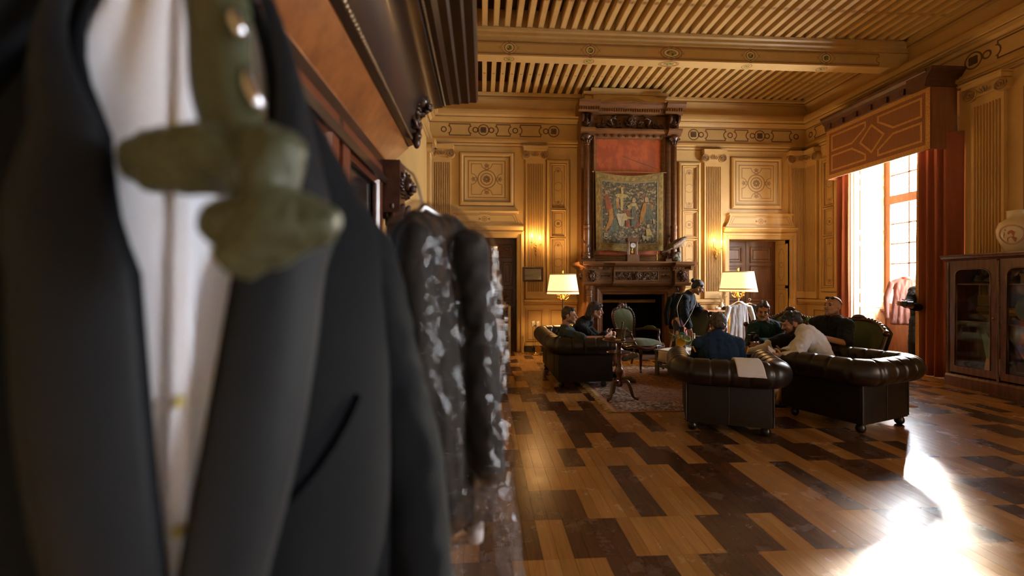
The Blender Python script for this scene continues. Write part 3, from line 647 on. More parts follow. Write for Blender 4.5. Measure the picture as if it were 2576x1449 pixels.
def window(W, nm, lab):
    Y0, Y1, _, ZT = W; XW = XR + 0.66
    root = thing(nm, lab, None, (XW, (Y0 + Y1) / 2, 0), kind='structure')
    b = MB(); zs = 0.96
    for ya, yb in ((Y0, Y0 + .14), (Y1 - .14, Y1), ((Y0 + Y1) / 2 - .06, (Y0 + Y1) / 2 + .06)): b.b2((XW - .04, ya, zs), (XW + .05, yb, ZT))
    for za, zb in ((zs, zs + .12), (2.98, 3.14), (ZT - .1, ZT)): b.b2((XW - .05, Y0, za), (XW + .05, Y1, zb))
    b.build('window_frame', frwood, root, world=True)
    b = MB(); yc = (Y0 + Y1) / 2
    for ya, yb in ((Y0 + .14, yc - .06), (yc + .06, Y1 - .14)):
        ym = (ya + yb) / 2; b.b2((XW - .015, ym - .013, zs + .12), (XW + .02, ym + .013, 2.98)); b.b2((XW - .015, ym - .013, 3.14), (XW + .02, ym + .013, ZT - .1))
        for k in range(1, 5): z = zs + .12 + (2.98 - zs - .12) * k / 5; b.b2((XW - .015, ya, z - .012), (XW + .02, yb, z + .012))
        b.b2((XW - .015, ya, 3.52), (XW + .02, yb, 3.545))
    b.build('glazing_bar', frwood, root, world=True)
    for ya, yb in ((Y0 + .14, yc - .06), (yc + .06, Y1 - .14)):
        ym = (ya + yb) / 2; zz = [zs + .12 + (2.98 - zs - .12) * k / 5 for k in range(6)] 
        for k in range(5):
            for p0, p1 in ((ya, ym - .013), (ym + .013, yb)):
                MB().b2((XW, p0, zz[k]), (XW + .004, p1, zz[k + 1])).build('pane', glass, root, world=True)
        for z0, z1 in ((3.14, 3.52), (3.545, ZT - .1)):
            for p0, p1 in ((ya, ym - .013), (ym + .013, yb)): MB().b2((XW, p0, z0), (XW + .004, p1, z1)).build('pane', glass, root, world=True)
    b = MB(); b.b2((XW - .10, Y0, zs - .06), (XW + .05, Y1, zs)); b.b2((XW - .13, Y0, zs - .025), (XW, Y1, zs + .01)); b.build('window_sill', frwood, root, world=True)
    b = MB(); b.b2((XW - .02, Y0, 0), (XW + .14, Y1, zs - .06)); mw = lambda u, v, h: (XW - .02 - h, u, v)
    for ya, yb in ((Y0 + .06, yc - .3), (yc - .26, yc + .32), (yc + .36, Y1 - .06)): b.frame(ya, yb, .14, zs - .1, [(0, 0), (0, .012), (.015, .018), (.04, .004)], mw)
    b.build('apron_panel', frwood, root, world=True)
    # painted reveals with panels
    for Yv, sg in ((Y1, -1), (Y0, 1)):
        mw2 = lambda u, v, h: (u, Yv + sg * h, v); b = MB(); b.b2((XR, Yv, 0), (XW + .14, Yv + sg * .012, ZT))
        pan = [(.1, .35), (.45, 1.02), (1.1, 1.28), (1.36, 2.2), (2.28, 2.42), (2.5, 3.28), (3.36, 3.5), (3.58, 3.9)]
        for va, vb in pan: b.frame(XR + .12, XW - .06, va, vb, [(0, .012), (.0, .028), (.02, .028), (.035, .015)], mw2)
        r = b.build('reveal', cream, root, world=True); b = MB()
        for va, vb in pan:
            if vb - va > .5: capsule(b, (XR + XW + .06) / 2, va + .09, vb - .09, .13, mw2, .018, .014)
            else: b.ribbon([(XR + .2, va + .05), (XW - .14, va + .05), (XW - .14, vb - .05), (XR + .2, vb - .05)], .012, .018, mw2, True)
        for q in r.children: pass
        lo = b.build('ornament_line', goldl, r); lo.matrix_parent_inverse = pinv(root)
        r_inv = lo
        lo.matrix_parent_inverse = Matrix.Identity(4)
    b = MB(); b.b2((XR, Y0, ZT - .012), (XW + .14, Y1, ZT)); b.build('soffit', cream, root, world=True)
    return root
win1 = window(W1, 'window_1', 'tall oak-framed window with many panes behind the red curtain')
win2 = window(W2, 'window_2', 'tall oak-framed window near the viewer')
portal('daylight_bay', (XR + 0.82, (W1[0] + W1[1]) / 2, 2.4), 3.2, 2.0)
portal('daylight_near', (XR + 0.82, (W2[0] + W2[1]) / 2, 2.4), 3.2, 2.0)
b = MB()
for ya, yb in ((W1[0] - .09, W1[0]), (W1[1], W1[1] + .09)): b.b2((XR - .05, ya, 0), (XR + .0, yb, 4.0))
o = b.build('trim_10', cream); o['kind'] = 'structure'; o['label'] = 'cream moulding round the window bay'
# backing behind the doors so no daylight leaks through the joints
o = MB().b2((XL - .6, YB + .6, 0), (XR + .8, YB + .75, ZC)).build('backing', dkwal, wall_back)
# ================================================================== fireplace
fpw = mat('mantel_walnut', (0.175, 0.072, 0.022), 0.38, spec=.35, col2=(0.105, 0.042, 0.013), nscale=3, stretch=(1, 5, 7), rvar=0.06, coords='World')
fpd = mat('carved_walnut', (0.11, 0.045, 0.016), 0.33, col2=(0.045, 0.018, 0.008), nscale=14, coords='World')
soot = mat('soot', (0.006, 0.005, 0.005), 0.9)
def lion(b, c, s, f=(0, -1, 0)):
    """carved lion mask facing f"""
    c = Vector(c); f = Vector(f).normalized(); r = f.cross(Vector((0, 0, 1))).normalized(); M = Matrix((r, -f, Vector((0, 0, 1)))).transposed()
    P = lambda x, y, z: c + M @ Vector((x * s, -y * s * -1 * -1, z * s))
    P = lambda x, y, z: c + r * (x * s) + f * (y * s) + Vector((0, 0, z * s))
    b.ball(P(0, .25, .1), (.42 * s, .42 * s, .5 * s), 10, 8); b.ball(P(0, .62, -.12), (.22 * s, .26 * s, .2 * s), 10, 6); b.ball(P(0, .82, -.04), .10 * s, 8, 6)
    for x in (-1, 1): b.ball(P(.18 * x, .58, .2), .10 * s, 8, 6); b.ball(P(.16 * x, .70, -.26), .13 * s, 8, 6); b.ball(P(.42 * x, .15, .48), .14 * s, 8, 6)
    b.ball(P(0, .5, -.45), (.2 * s, .16 * s, .14 * s), 8, 6)
    for k in range(22):
        a = 2 * PI * k / 22; R = .62 + .12 * (k % 2)
        p0 = P(.42 * math.cos(a), .2, .05 + .48 * math.sin(a)); p1 = P(R * math.cos(a), .22, .05 + R * 1.05 * math.sin(a)); p2 = P(R * 1.12 * math.cos(a + .25), .05, .05 + R * 1.2 * math.sin(a + .25))
        b.tube([p0, p1, p2], [.10 * s, .12 * s, .05 * s], 6)
def scroll(b, mp, u, v, r, h, turn=1, a0=0, wd=.014, n=22, T=3.2):
    pts = [mp(u + r * (1 - .85 * i / n) * math.cos(a0 + turn * T * PI * i / n), v + r * (1 - .85 * i / n) * math.sin(a0 + turn * T * PI * i / n), h + .012 * math.sin(PI * i / n)) for i in range(n + 1)]
    b.tube(pts, [wd * (1 - .4 * i / n) for i in range(n + 1)], 6); b.ball(mp(u, v, h + .008), wd * 1.3, 8, 6)
def leaf(b, mp, u, v, a, L, wd, h):
    pts = []; 
    c, s = math.cos(a), math.sin(a)
    V = []
    for i in range(7):
        t = i / 6; w2 = wd * math.sin(PI * min(1, t * .9 + .1)) ** .8; hh = h + .03 * math.sin(PI * t)
        for q in (-1, -.4, 0, .4, 1): V.append(mp(u + L * t * c - q * w2 * s, v + L * t * s + q * w2 * c, hh - (.012 if abs(q) == 1 else 0) + (.008 if q == 0 else 0)))
    b.add(V, [(i * 5 + j, i * 5 + j + 1, i * 5 + j + 6, i * 5 + j + 5) for i in range(6) for j in range(4)])
def acanthus(b, mp, uc, v0, v1, hw, h):
    n = 5
    for k in range(n):
        v = lerp(v0, v1, k / n)
        for s in (-1, 1): leaf(b, mp, uc, v, PI / 2 + s * -.75, hw * 1.25 * (1 - .08 * k), hw * .22, h)
    leaf(b, mp, uc, v0, PI / 2, (v1 - v0), hw * .3, h + .015)
fp = thing('fireplace', 'tall carved walnut chimneypiece with columns and red overmantel panel', 'fireplace', (3.065, 9.3, 0))
FB = dict(parent=fp, world=True)
YM = 9.05; mf = lambda u, v, h: (u, YM - h, v)
b = MB(); b.b2((2.02, YM, 0), (2.34, YB, 1.47)); b.b2((3.79, YM, 0), (4.11, YB, 1.47)); b.b2((2.34, YM + .06, 1.30), (3.79, YB, 1.47)); b.b2((2.02, YM + .02, 1.47), (4.11, YB, 1.76))
b.build('body', fpw, **FB)
b = MB(); b.b2((2.34, YB - .05, 0), (3.79, YB, 1.30)); b.b2((2.34, YM + .2, 0), (2.40, YB, 1.3)); b.b2((3.73, YM + .2, 0), (3.79, YB, 1.3)); b.b2((2.34, YM - .1, -.019), (3.79, YB, .004)); b.b2((2.34, YM + .07, 1.225), (3.79, YB, 1.31)); b.build('firebox', soot, **FB)
b = MB(); c = [(0, 0), (0, .07), (.03, .085), (.06, .06), (.10, .05), (.11, .02), (.15, .015), (.16, -.1)]; V = []
for i, h in c: V += [mf(2.27 + i, 0.0, h - .06), mf(2.27 + i, 1.40 - i, h - .06), mf(3.86 - i, 1.40 - i, h - .06), mf(3.86 - i, 0.0, h - .06)]
b.add(V, [(4 * k + i, 4 * k + i + 1, 4 * k + 5 + i, 4 * k + 4 + i) for k in range(len(c) - 1) for i in range(3)]); b.build('architrave', fpw, **FB)
# lower columns
for x in (2.12, 4.01):
    b = MB(); prof = [(.075, .0), (.075, .18), (.085, .19), (.085, .23), (.065, .25), (.06, .30), (.06, .32), (.058, 1.22), (.066, 1.23), (.066, 1.25), (.058, 1.26), (.058, 1.32), (.075, 1.36), (.08, 1.39), (.08, 1.42), (.095, 1.43), (.095, 1.47)]
    b.lathe(prof, (x, YM - .07, 0), 20)
    for k in range(12): a = 2 * PI * k / 12; b.box((x + .058 * math.cos(a), YM - .07 + .058 * math.sin(a), .78), (.012, .012, .84), a)
    b.build('column', fpw, **FB)
# entablature with carved frieze, broken forward at the centre
def entab(u0, u1, h0, b):
    b.prism([(u0, 1.47), (u1, 1.47), (u1, 1.76), (u0, 1.76)], -.1, h0, mf)
for nm, u0, u1, h0 in (('frieze_block', 2.0, 2.30, .16), ('frieze_block', 2.30, 2.62, .04), ('frieze_block', 2.60, 3.54, .09), ('frieze_block', 3.54, 3.84, .04), ('frieze_block', 3.84, 4.13, .16)):
    b = MB(); entab(u0, u1, h0, b); b.build(nm, fpw, **FB)
    MB().mould(u0 - .02, u1 + .02, [(h0 - .1, 1.42), (h0 + .015, 1.42), (h0 + .05, 1.46), (h0 + .055, 1.485), (h0 - .1, 1.49)], mf).build('necking', fpw, **FB)
    b = MB(); b.mould(u0 - .05 if h0 > .1 else u0, u1 + .05 if h0 > .1 else u1, [(h0 - .2, 1.73), (h0 + .03, 1.73), (h0 + .03, 1.745), (h0 + .05, 1.75), (h0 + .05, 1.79), (h0 + .09, 1.80), (h0 + .15, 1.84), (h0 + .16, 1.89), (h0 - .2, 1.89)], mf)
    b.build('shelf_moulding', fpw, **FB)
    if h0 > .1:
        sx, ux = (-1, u0) if u0 < 3 else (1, u1)
        MB().prism([(ux - sx * .02, 1.75), (ux + sx * .05, 1.80), (ux + sx * .12, 1.84), (ux + sx * .13, 1.89), (ux - sx * .02, 1.89)], -.6, h0 + .12, mf).build('shelf_return', fpw, **FB)
    b = MB(); n = int((u1 - u0) / .03)
    for k in range(n): u = u0 + (k + .5) * (u1 - u0) / n; b.prism([(u - .008, 1.755), (u + .008, 1.755), (u + .008, 1.785), (u - .008, 1.785)], h0 + .03, h0 + .07, mf)
    b.build('dentil', fpw, **FB)['kind'] = 'stuff'
b = MB(); b.b2((1.93, YM - .28, 1.87), (4.20, YB, 1.90)); b.build('mantel_shelf', fpw, **FB)
for x in (2.15, 3.985):
    b = MB(); lion(b, (x, YM - .16, 1.61), .13); b.build('lion_mask', fpd, smooth=True, **FB)
b = MB(); lion(b, (2.02, YM + .08, 1.61), .11, (-1, 0, 0)); b.build('lion_mask', fpd, smooth=True, **FB)
b = MB(); lion(b, (3.07, YM - .08, 1.61), .12)
for s in (-1, 1):
    mm = lambda u, v, h: mf(3.07 + s * u, v, h)
    for u, v, r, t in ((.20, 1.63, .06, 1), (.30, 1.58, .05, -1), (.38, 1.64, .045, 1), (.14, 1.56, .03, -1)): scroll(b, mm, u, v, r, .10, t, .5)
    for k in range(7): leaf(b, mm, .13 + .045 * k, 1.57 + .07 * (k % 2), .3 + 1.9 * (k % 2), .07, .018, .095)
b.build('frieze_carving', fpd, smooth=True, **FB)
b = MB(); b.frame(2.61, 3.53, 1.51, 1.725, [(0, .09), (0, .115), (.02, .115), (.03, .095)], mf, fill=False)
for u0, u1 in ((2.33, 2.59), (3.56, 3.82)):
    b.frame(u0, u1, 1.54, 1.70, [(0, .04), (0, .055), (.02, .055), (.03, .045)], mf, fill=False)
    for k in range(3): scroll(b, mf, lerp(u0, u1, .25 + .25 * k), 1.62, .032, .05, 1 if k % 2 else -1, 0, .009)
b.build('panel_moulding', fpw, **FB)
# overmantel
YO = 9.32; mo = lambda u, v, h: (u, YO - h, v)
b = MB(); b.b2((2.03, YO, 1.89), (4.05, YB, 5.12)); b.b2((2.0, YO - .12, 1.89), (2.30, YB, 1.98)); b.b2((3.78, YO - .12, 1.89), (4.06, YB, 1.98)); b.build('overmantel', fpw, **FB)
b = MB(); b.frame(2.26, 3.80, 1.98, 4.55, [(0, 0), (0, .05), (.03, .06), (.06, .03), (.085, .025), (.09, .008)], mo, fill=False); b.frame(2.20, 3.86, 1.9, 2.06, [(0, 0), (0, .04), (.02, .06), (.05, .03)], mo); b.build('panel_frame', fpw, **FB)
redp = mat('red_damask', (0.42, 0.085, 0.014), 0.7, col2=(0.31, 0.058, 0.010), nscale=7, stretch=(1, 1, .6), coords='World', contrast=(.45, .55), sheen=.3)
b = MB(); b.b2((2.34, YO - .012, 2.05), (3.72, YO + .005, 4.47)); b.build('damask_panel', redp, **FB)
for x in (2.12, 3.955):
    b = MB(); yc = YO - .10
    b.lathe([(.085, 1.98), (.085, 2.02), (.07, 2.03), (.08, 2.06), (.08, 2.09), (.062, 2.11), (.06, 2.14), (.066, 2.55), (.06, 2.60), (.068, 2.62), (.068, 2.66), (.056, 2.68), (.050, 4.30), (.058, 4.31), (.058, 4.33), (.05, 4.34)], (x, yc, 0), 20)
    for k in range(12): a = 2 * PI * k / 12; b.box((x + .052 * math.cos(a), yc + .052 * math.sin(a), 3.5), (.011, .011, 1.58), a)
    col = b.build('column', fpw, **FB)
    b = MB(); b.lathe([(.05, 4.34), (.055, 4.40), (.075, 4.45), (.095, 4.47), (.095, 4.52)], (x, yc, 0), 12)
    for s in (-1, 1):
        for yy in (-1, 1): scroll(b, lambda u, v, h: (x + s * .075 + u * s, yc + yy * .055 - h * 0, v), 0, 4.43, .035, 0, 1, 0, .012)
    for k in range(8): a = 2 * PI * k / 8; b.tube([(x + .05 * math.cos(a), yc + .05 * math.sin(a), 4.34), (x + .065 * math.cos(a), yc + .065 * math.sin(a), 4.39), (x + .085 * math.cos(a), yc + .085 * math.sin(a), 4.42)], [.014, .018, .006], 6)
    b.build('capital', fpd, smooth=True, **FB)
    b = MB()
    for k in range(18): a = k * 2.4; z = 2.16 + .36 * ((k * .618) % 1); b.ball((x + .064 * math.cos(a), yc + .064 * math.sin(a), z), (.018, .018, .03), 6, 5)
    b.build('column_carving', fpd, smooth=True, **FB)
b = MB(); c2 = [(-.1, 4.52), (.05, 4.52), (.06, 4.545), (.10, 4.56), (.13, 4.60), (.135, 4.635), (-.1, 4.64)]
b.mould(1.98, 2.28, [(h + .10 if h > 0 else h, v) for h, v in c2], mo); b.mould(3.80, 4.09, [(h + .10 if h > 0 else h, v) for h, v in c2], mo); b.mould(2.28, 3.80, [(h + .03 if h > 0 else h, v) for h, v in c2], mo)
b.build('lower_cornice', fpw, **FB)
for k in range(10): u = 2.38 + k * .148; MB().prism([(u - .028, 4.50), (u + .028, 4.50), (u + .028, 4.535), (u - .028, 4.535)], .02, .11, mo).build('modillion', fpd, **FB)
b = MB(); c2 = [(-.1, 4.96), (.08, 4.96), (.09, 4.985), (.11, 4.99), (.11, 5.04), (.16, 5.06), (.20, 5.11), (.21, 5.16), (-.1, 5.17)]
b.mould(1.93, 2.36, [(h + .12 if h > 0 else h, v) for h, v in c2], mo); b.mould(3.74, 4.13, [(h + .12 if h > 0 else h, v) for h, v in c2], mo); b.mould(2.36, 3.74, [(h + .04 if h > 0 else h, v) for h, v in c2], mo)
b.build('upper_cornice', fpw, **FB)
b = MB()
for k in range(44):
    u = 1.96 + k * .0493; hh = .12 if (u < 2.36 or u > 3.74) else .04; b.prism([(u - .014, 4.99), (u + .014, 4.99), (u + .014, 5.045), (u - .014, 5.045)], .1 + hh, .135 + hh, mo)
b.build('dentil', fpw, **FB)['kind'] = 'stuff'
for x in (2.12, 3.95):
    b = MB(); b.prism([(x - .10, 4.64), (x + .10, 4.64), (x + .11, 4.96), (x - .11, 4.96)], 0, .12, mo)
    for s in (-1, 1): b.lathe([(.09, -.02), (.09, .02)], mo(x + s * .085, 4.86, .13), 12, axis=(1, 0, 0))
    acanthus(b, mo, x, 4.66, 4.94, .085, .13); b.build('console', fpd, smooth=True, ang=40, **FB)
b = MB(); lion(b, mo(3.04, 4.82, .06), .15)
for s in (-1, 1):
    mm = lambda u, v, h: mo(3.04 + s * u, v, h)
    for u, v, r, t in ((.24, 4.76, .07, 1), (.40, 4.80, .075, -1), (.55, 4.75, .06, 1), (.66, 4.74, .05, -1)): scroll(b, mm, u, v, r, .04, t, .8, .018)
    for k in range(9): leaf(b, mm, .16 + .06 * k, 4.70 + .06 * (k % 2), .5 + 1.2 * (k % 3), .12, .025, .03)
    b.tube([mm(.36, 4.74, .05), mm(.42, 4.84, .07), mm(.36, 4.90, .07), mm(.30, 4.86, .08)], [.03, .035, .03, .015], 8); b.tube([mm(.36, 4.88, .07), mm(.30, 4.93, .06), mm(.26, 4.96, .05)], [.02, .016, .006], 6)
b.build('frieze_carving', fpd, smooth=True, **FB)
b = MB(); b.b2((2.28, YO - .03, 5.17), (3.62, YB, 5.42)); b.mould(2.22, 3.68, [(-.1, 5.38), (.05, 5.38), (.08, 5.42), (.12, 5.44), (.12, 5.48), (-.1, 5.49)], mo)
for s, x in ((-1, 2.2), (1, 3.72)): b.b2((x - .09, YO - .0, 5.17), (x + .09, YB, 5.40)); b.mould(x - .13, x + .13, [(-.1, 5.36), (.06, 5.37), (.09, 5.42), (-.1, 5.43)], mo)
for R in (.55, .47): b.tube([mo(2.97 + R * 1.1 * math.cos(math.radians(a)), 5.10 + R * .42 * math.sin(math.radians(a)), .035) for a in range(20, 161, 10)], .016, 6)
b.build('attic_panel', ochre, **FB)
b = MB(); b.b2((2.05, 8.55, -.019), (4.08, YM + .06, .006)); b.build('hearth_slab', mat('hearth_stone', (0.10, 0.07, 0.055), .5, col2=(.06, .04, .03), nscale=5), **FB)
# ================================================================== tapestry
def tapestry_mat():
    m = bpy.data.materials.new('millefleurs_weave'); m.use_nodes = True; nt = m.node_tree; N = nt.nodes; L = nt.links; b = N['Principled BSDF']; b.inputs['Roughness'].default_value = .85
    g = N.new('ShaderNodeNewGeometry'); v = N.new('ShaderNodeTexVoronoi'); v.inputs['Scale'].default_value = 34; L.new(g.outputs['Position'], v.inputs['Vector'])
    r = N.new('ShaderNodeValToRGB'); e = r.color_ramp.elements; e[0].position = 0; e[0].color = (.055, .045, .020, 1); e[1].position = 1; e[1].color = (.32, .20, .08, 1)
    for p, c in ((.36, (.06, .052, .026, 1)), (.5, (.17, .12, .045, 1)), (.64, (.085, .080, .042, 1)), (.8, (.28, .21, .10, 1)), (.9, (.20, .09, .04, 1))): q = e.new(p); q.color = c
    r.color_ramp.interpolation = 'CONSTANT'; s = N.new('ShaderNodeSeparateColor'); L.new(v.outputs['Color'], s.inputs[0]); L.new(s.outputs[0], r.inputs[0]); L.new(r.outputs[0], b.inputs['Base Color'])
    MATS['millefleurs_weave'] = m; return m
tp = thing('tapestry', 'hanging woven tapestry with figures and leafy gold border above the mantel', 'tapestry', (3.02, 9.16, 2.1))
def TPf(u, v, h=0.0):   # u,v in 0..1
    x = lerp(2.30, 3.73, u) + (v - 1) * -.02 * (1 - 2 * u) * 1.6 + .02 * (1 - v) * (u - .5) * 2; z = lerp(2.13, 3.77, v) - (.085 * (1 - (2 * u - 1) ** 2) * v ** 3) + .015 * math.sin(u * 9) * (1 - v)
    y = 9.205 - .02 * math.sin(u * 7 + 1) * (1.1 - v) - h; return (x, y, z)
b = MB(); b.grid(lambda i, j: TPf(i, j), 29, 29); b.build('field', tapestry_mat(), tp, smooth=True, world=True, solid=.006)
tgold = mat('tapestry_gold', (0.42, 0.27, 0.08), .85, col2=(.16, .11, .04), nscale=16, stretch=(1, 1, .5), coords='World', contrast=(.4, .6)); tgreen = mat('tapestry_dark_edge', (.07, .075, .04), .85)
b = MB(); q = MB()
for a0, a1, c0, c1 in ((0, 1, .90, 1), (0, 1, 0, .085), (0, .085, .085, .90), (.915, 1, .085, .90)):
    b.grid(lambda i, j: TPf(lerp(a0, a1, i), lerp(c0, c1, j), .005), 24, 24)
b.build('border', mat('tapestry_border', (.17, .13, .05), .85, col2=(.28, .19, .06), nscale=12, coords='World'), tp, smooth=True, world=True)
for k in range(15):
    t = (k + .5) / 15; d = 1 / 15
    for side in range(4):
        f = (lambda e, w2: TPf(lerp(.02, .98, e), .95 + .04 * w2, .008)) if side == 0 else (lambda e, w2: TPf(lerp(.02, .98, e), .043 + .04 * w2, .008)) if side == 1 else (lambda e, w2: TPf(.043 + .04 * w2, lerp(.02, .98, e), .008)) if side == 2 else (lambda e, w2: TPf(.957 + .04 * w2, lerp(.02, .98, e), .008))
        for o2 in (-.28, .28):
            n = 6; top = [f(t + d * (i / n - .5) * 1.5, o2 + .75 * (i / n - .5) + .22 * math.sin(PI * i / n)) for i in range(n + 1)]; bot = [f(t + d * (i / n - .5) * 1.5, o2 + .75 * (i / n - .5) - .22 * math.sin(PI * i / n)) for i in range(n, -1, -1)]
            if all(TPf(0, 0)[0] - .01 < p[0] < TPf(1, 0)[0] + .01 for p in top + bot): q.add(top + bot, [tuple(range(len(top) + len(bot)))])
q.build('border_leaf', tgold, tp, world=True)
b = MB()
for a, c in (((0.09, .09), (.91, .09)), ((.91, .09), (.91, .895)), ((.91, .895), (.09, .895)), ((.09, .895), (.09, .09))):
    n = 20; V = []
    for i in range(n + 1):
        u, v = lerp(a[0], c[0], i / n), lerp(a[1], c[1], i / n); du, dv = (.005, 0) if a[0] == c[0] else (0, .005); V += [TPf(u - du, v - dv, .009), TPf(u + du, v + dv, .009)]
    b.add(V, [(2 * i, 2 * i + 1, 2 * i + 3, 2 * i + 2) for i in range(n)])
b.build('border_cord', mat('tapestry_cord', (.24, .20, .12), .85), tp, world=True)
# woven figures: plain stand-ins in the same places and colours
def patch(poly, mname, colr, h, nm='woven_figure'):
    b = MB(); P = [TPf(u, v, h) for u, v in poly]; c = TPf(sum(p[0] for p in poly) / len(poly), sum(p[1] for p in poly) / len(poly), h); n = len(P)
    b.add(P + [c], [(i, (i + 1) % n, n) for i in range(n)]); return b.build(nm, mat(mname, colr, .85, col2=tuple(x * .62 for x in colr), nscale=22, stretch=(2.5, 1, .6), coords='World', contrast=(.4, .6)), tp, world=True)
def blobp(u, v, ru, rv, n=14): return [(u + ru * math.cos(2 * PI * i / n), v + rv * math.sin(2 * PI * i / n)) for i in range(n)]
wr, wb, wo, wc, wt, wy = (.26, .09, .04), (.13, .13, .085), (.36, .17, .05), (.44, .35, .20), (.42, .28, .15), (.42, .30, .11)
patch([(.13, .70), (.17, .74), (.20, .66), (.24, .58), (.25, .52), (.20, .50), (.15, .52), (.14, .60)], 'woven_red', wr, .007); patch(blobp(.155, .745, .02, .028), 'woven_flesh', wt, .0075)
patch([(.20, .52), (.25, .54), (.26, .42), (.24, .34), (.15, .24), (.13, .27), (.18, .36)], 'woven_orange', wo, .0075)
patch([(.26, .70), (.30, .70), (.31, .55), (.33, .50), (.30, .42), (.26, .48)], 'woven_blue', wb, .0068); patch([(.26, .40), (.31, .38), (.33, .30), (.30, .24), (.18, .24), (.23, .32)], 'woven_blue', wb, .0070)
patch([(.28, .72), (.33, .74), (.42, .74), (.48, .72), (.45, .69), (.38, .68), (.31, .69)], 'woven_gold', wy, .008); patch([(.37, .83), (.41, .83), (.405, .74), (.375, .74)], 'woven_gold', wy, .0081); patch([(.36, .68), (.41, .68), (.40, .52), (.37, .52)], 'woven_gold', wy, .0079)
patch(blobp(.32, .655, .025, .03), 'woven_flesh', wt, .008); patch([(.30, .63), (.34, .63), (.345, .55), (.31, .53)], 'woven_orange', wo, .0078)
patch([(.30, .47), (.40, .48), (.46, .52), (.47, .44), (.43, .40), (.41, .32), (.35, .32), (.32, .40)], 'woven_cream', wc, .0082); patch([(.40, .51), (.49, .53), (.51, .47), (.45, .44)], 'woven_red', wr, .0084)
patch(blobp(.435, .425, .045, .032), 'woven_gold', wy, .0095); patch([(.47, .44), (.56, .43), (.56, .42), (.47, .415)], 'woven_gold', wy, .0094); patch([(.44, .40), (.50, .40), (.52, .31), (.45, .31)], 'woven_red', wr, .0083)
patch(blobp(.565, .66, .025, .035), 'woven_flesh', wt, .0085); patch([(.46, .58), (.53, .62), (.60, .62), (.63, .55), (.60, .52), (.55, .56), (.50, .53)], 'woven_gold', wy, .0083); patch([(.53, .58), (.59, .58), (.60, .45), (.63, .33), (.52, .31), (.53, .45)], 'woven_blue', wb, .0086); patch([(.57, .46), (.59, .46), (.66, .32), (.56, .29)], 'woven_red', wr, .0087)
patch(blobp(.75, .66, .028, .035), 'woven_flesh', wt, .0085); patch([(.70, .61), (.78, .62), (.85, .58), (.83, .52), (.76, .54), (.68, .48), (.71, .38), (.65, .36), (.66, .48)], 'woven_orange', wo, .0083); patch([(.74, .60), (.81, .60), (.82, .52), (.88, .44), (.86, .40), (.70, .38), (.72, .46), (.75, .52)], 'woven_blue', wb, .0086); patch([(.84, .42), (.86, .42), (.875, .34), (.85, .34)], 'woven_flesh', wt, .0084)
patch(blobp(.775, .315, .022, .024), 'woven_flesh', wt, .0085); patch([(.74, .28), (.80, .28), (.84, .20), (.75, .19)], 'woven_gold', wy, .0084); patch([(.68, .195), (.70, .21), (.72, .19), (.78, .185), (.79, .15), (.77, .12), (.76, .15), (.72, .15), (.715, .12), (.70, .15)], 'woven_cream', wc, .0088)
patch([(.115, .215), (.18, .215), (.18, .165), (.148, .135), (.115, .165)], 'woven_cream', wc, .009, 'woven_shield')
for k in range(3): patch([(.126 + .019 * k, .205), (.135 + .019 * k, .205), (.135 + .019 * k, .185), (.126 + .019 * k, .185)], 'woven_dark', (.05, .04, .03), .0095, 'shield_mark')
patch([(.122, .178), (.148, .160), (.174, .178), (.174, .168), (.148, .149), (.122, .168)], 'woven_dark', (.05, .04, .03), .0095, 'shield_mark')
b = MB(); b.tube([(2.26, 9.225, 3.765), (3.80, 9.225, 3.765)], .011, 8); b.ball((2.25, 9.225, 3.765), .022); b.tube([(2.9 + .1 * i, 9.30, 4.11 - .034 * i) for i in range(10)], .006, 6); b.build('hanging_rod', mat('brass', (.55, .36, .12), .35, 1.0), tp, world=True)
# ================================================================== things on the mantel
brass = mat('brass', (.55, .36, .12), .35, 1.0); gilt = mat('gilt', (.62, .40, .10), .3, 1.0); white_e = mat('white_enamel', (.75, .72, .64), .35); black = mat('black_gloss', (.012, .011, .011), .3)
SH = 1.90
ck = thing('mantel_clock', 'wooden portico clock with round white dial standing on the mantel', 'clock', (3.01, 9.02, SH))
b = MB(); b.box((0, 0, .075), (.245, .14, .12)); b.box((0, 0, .008), (.26, .155, .016)); b.box((0, 0, .14), (.255, .15, .012)); b.build('base', walnut, ck)
for x in (-.085, .085):
    for y in (-.045, .045):
        b = MB(); b.lathe([(.016, .146), (.016, .16), (.0115, .165), (.010, .385), (.015, .39), (.015, .40)], (x, y, 0), 10); b.build('column', mat('veined_marble', (.30, .20, .12), .3), ck)
b = MB(); b.box((0, 0, .425), (.235, .14, .05)); b.box((0, 0, .458), (.25, .155, .018)); b.box((0, 0, .476), (.22, .13, .018)); b.build('entablature', walnut, ck)
b = MB(); b.lathe([(.058, -.03), (.058, .035), (.052, .04)], (0, 0, .33), 24, axis=(0, -1, 0)); mv = b.build('movement', brass, ck)
b = MB(); b.lathe([(.050, 0), (.050, .003)], (0, -.041, .33), 24, axis=(0, -1, 0)); b.build('dial', white_e, mv)
b = MB(); b.box((0, -.0455, .345), (.004, .002, .036)); b.box((.010, -.0455, .335), (.024, .002, .005))
for k in range(12): a = k * PI / 6; b.box((.041 * math.sin(a), -.0455, .33 + .041 * math.cos(a)), (.004, .002, .010), M=Matrix.Rotation(a, 3, 'Y'))
b.build('hand', black, mv)
b = MB(); b.tube([(0, 0, .30), (0, 0, .21)], .004, 6); b.lathe([(.024, -.004), (.024, .004)], (0, 0, .20), 14, axis=(0, 1, 0)); b.build('pendulum', brass, ck)
cs = thing('candlestick', 'small twisted brass candlestick on the mantel right of the clock', 'candlestick', (3.50, 8.98, SH)); b = MB()
b.lathe([(.045, 0), (.045, .008), (.02, .02), (.012, .035)], n=8)
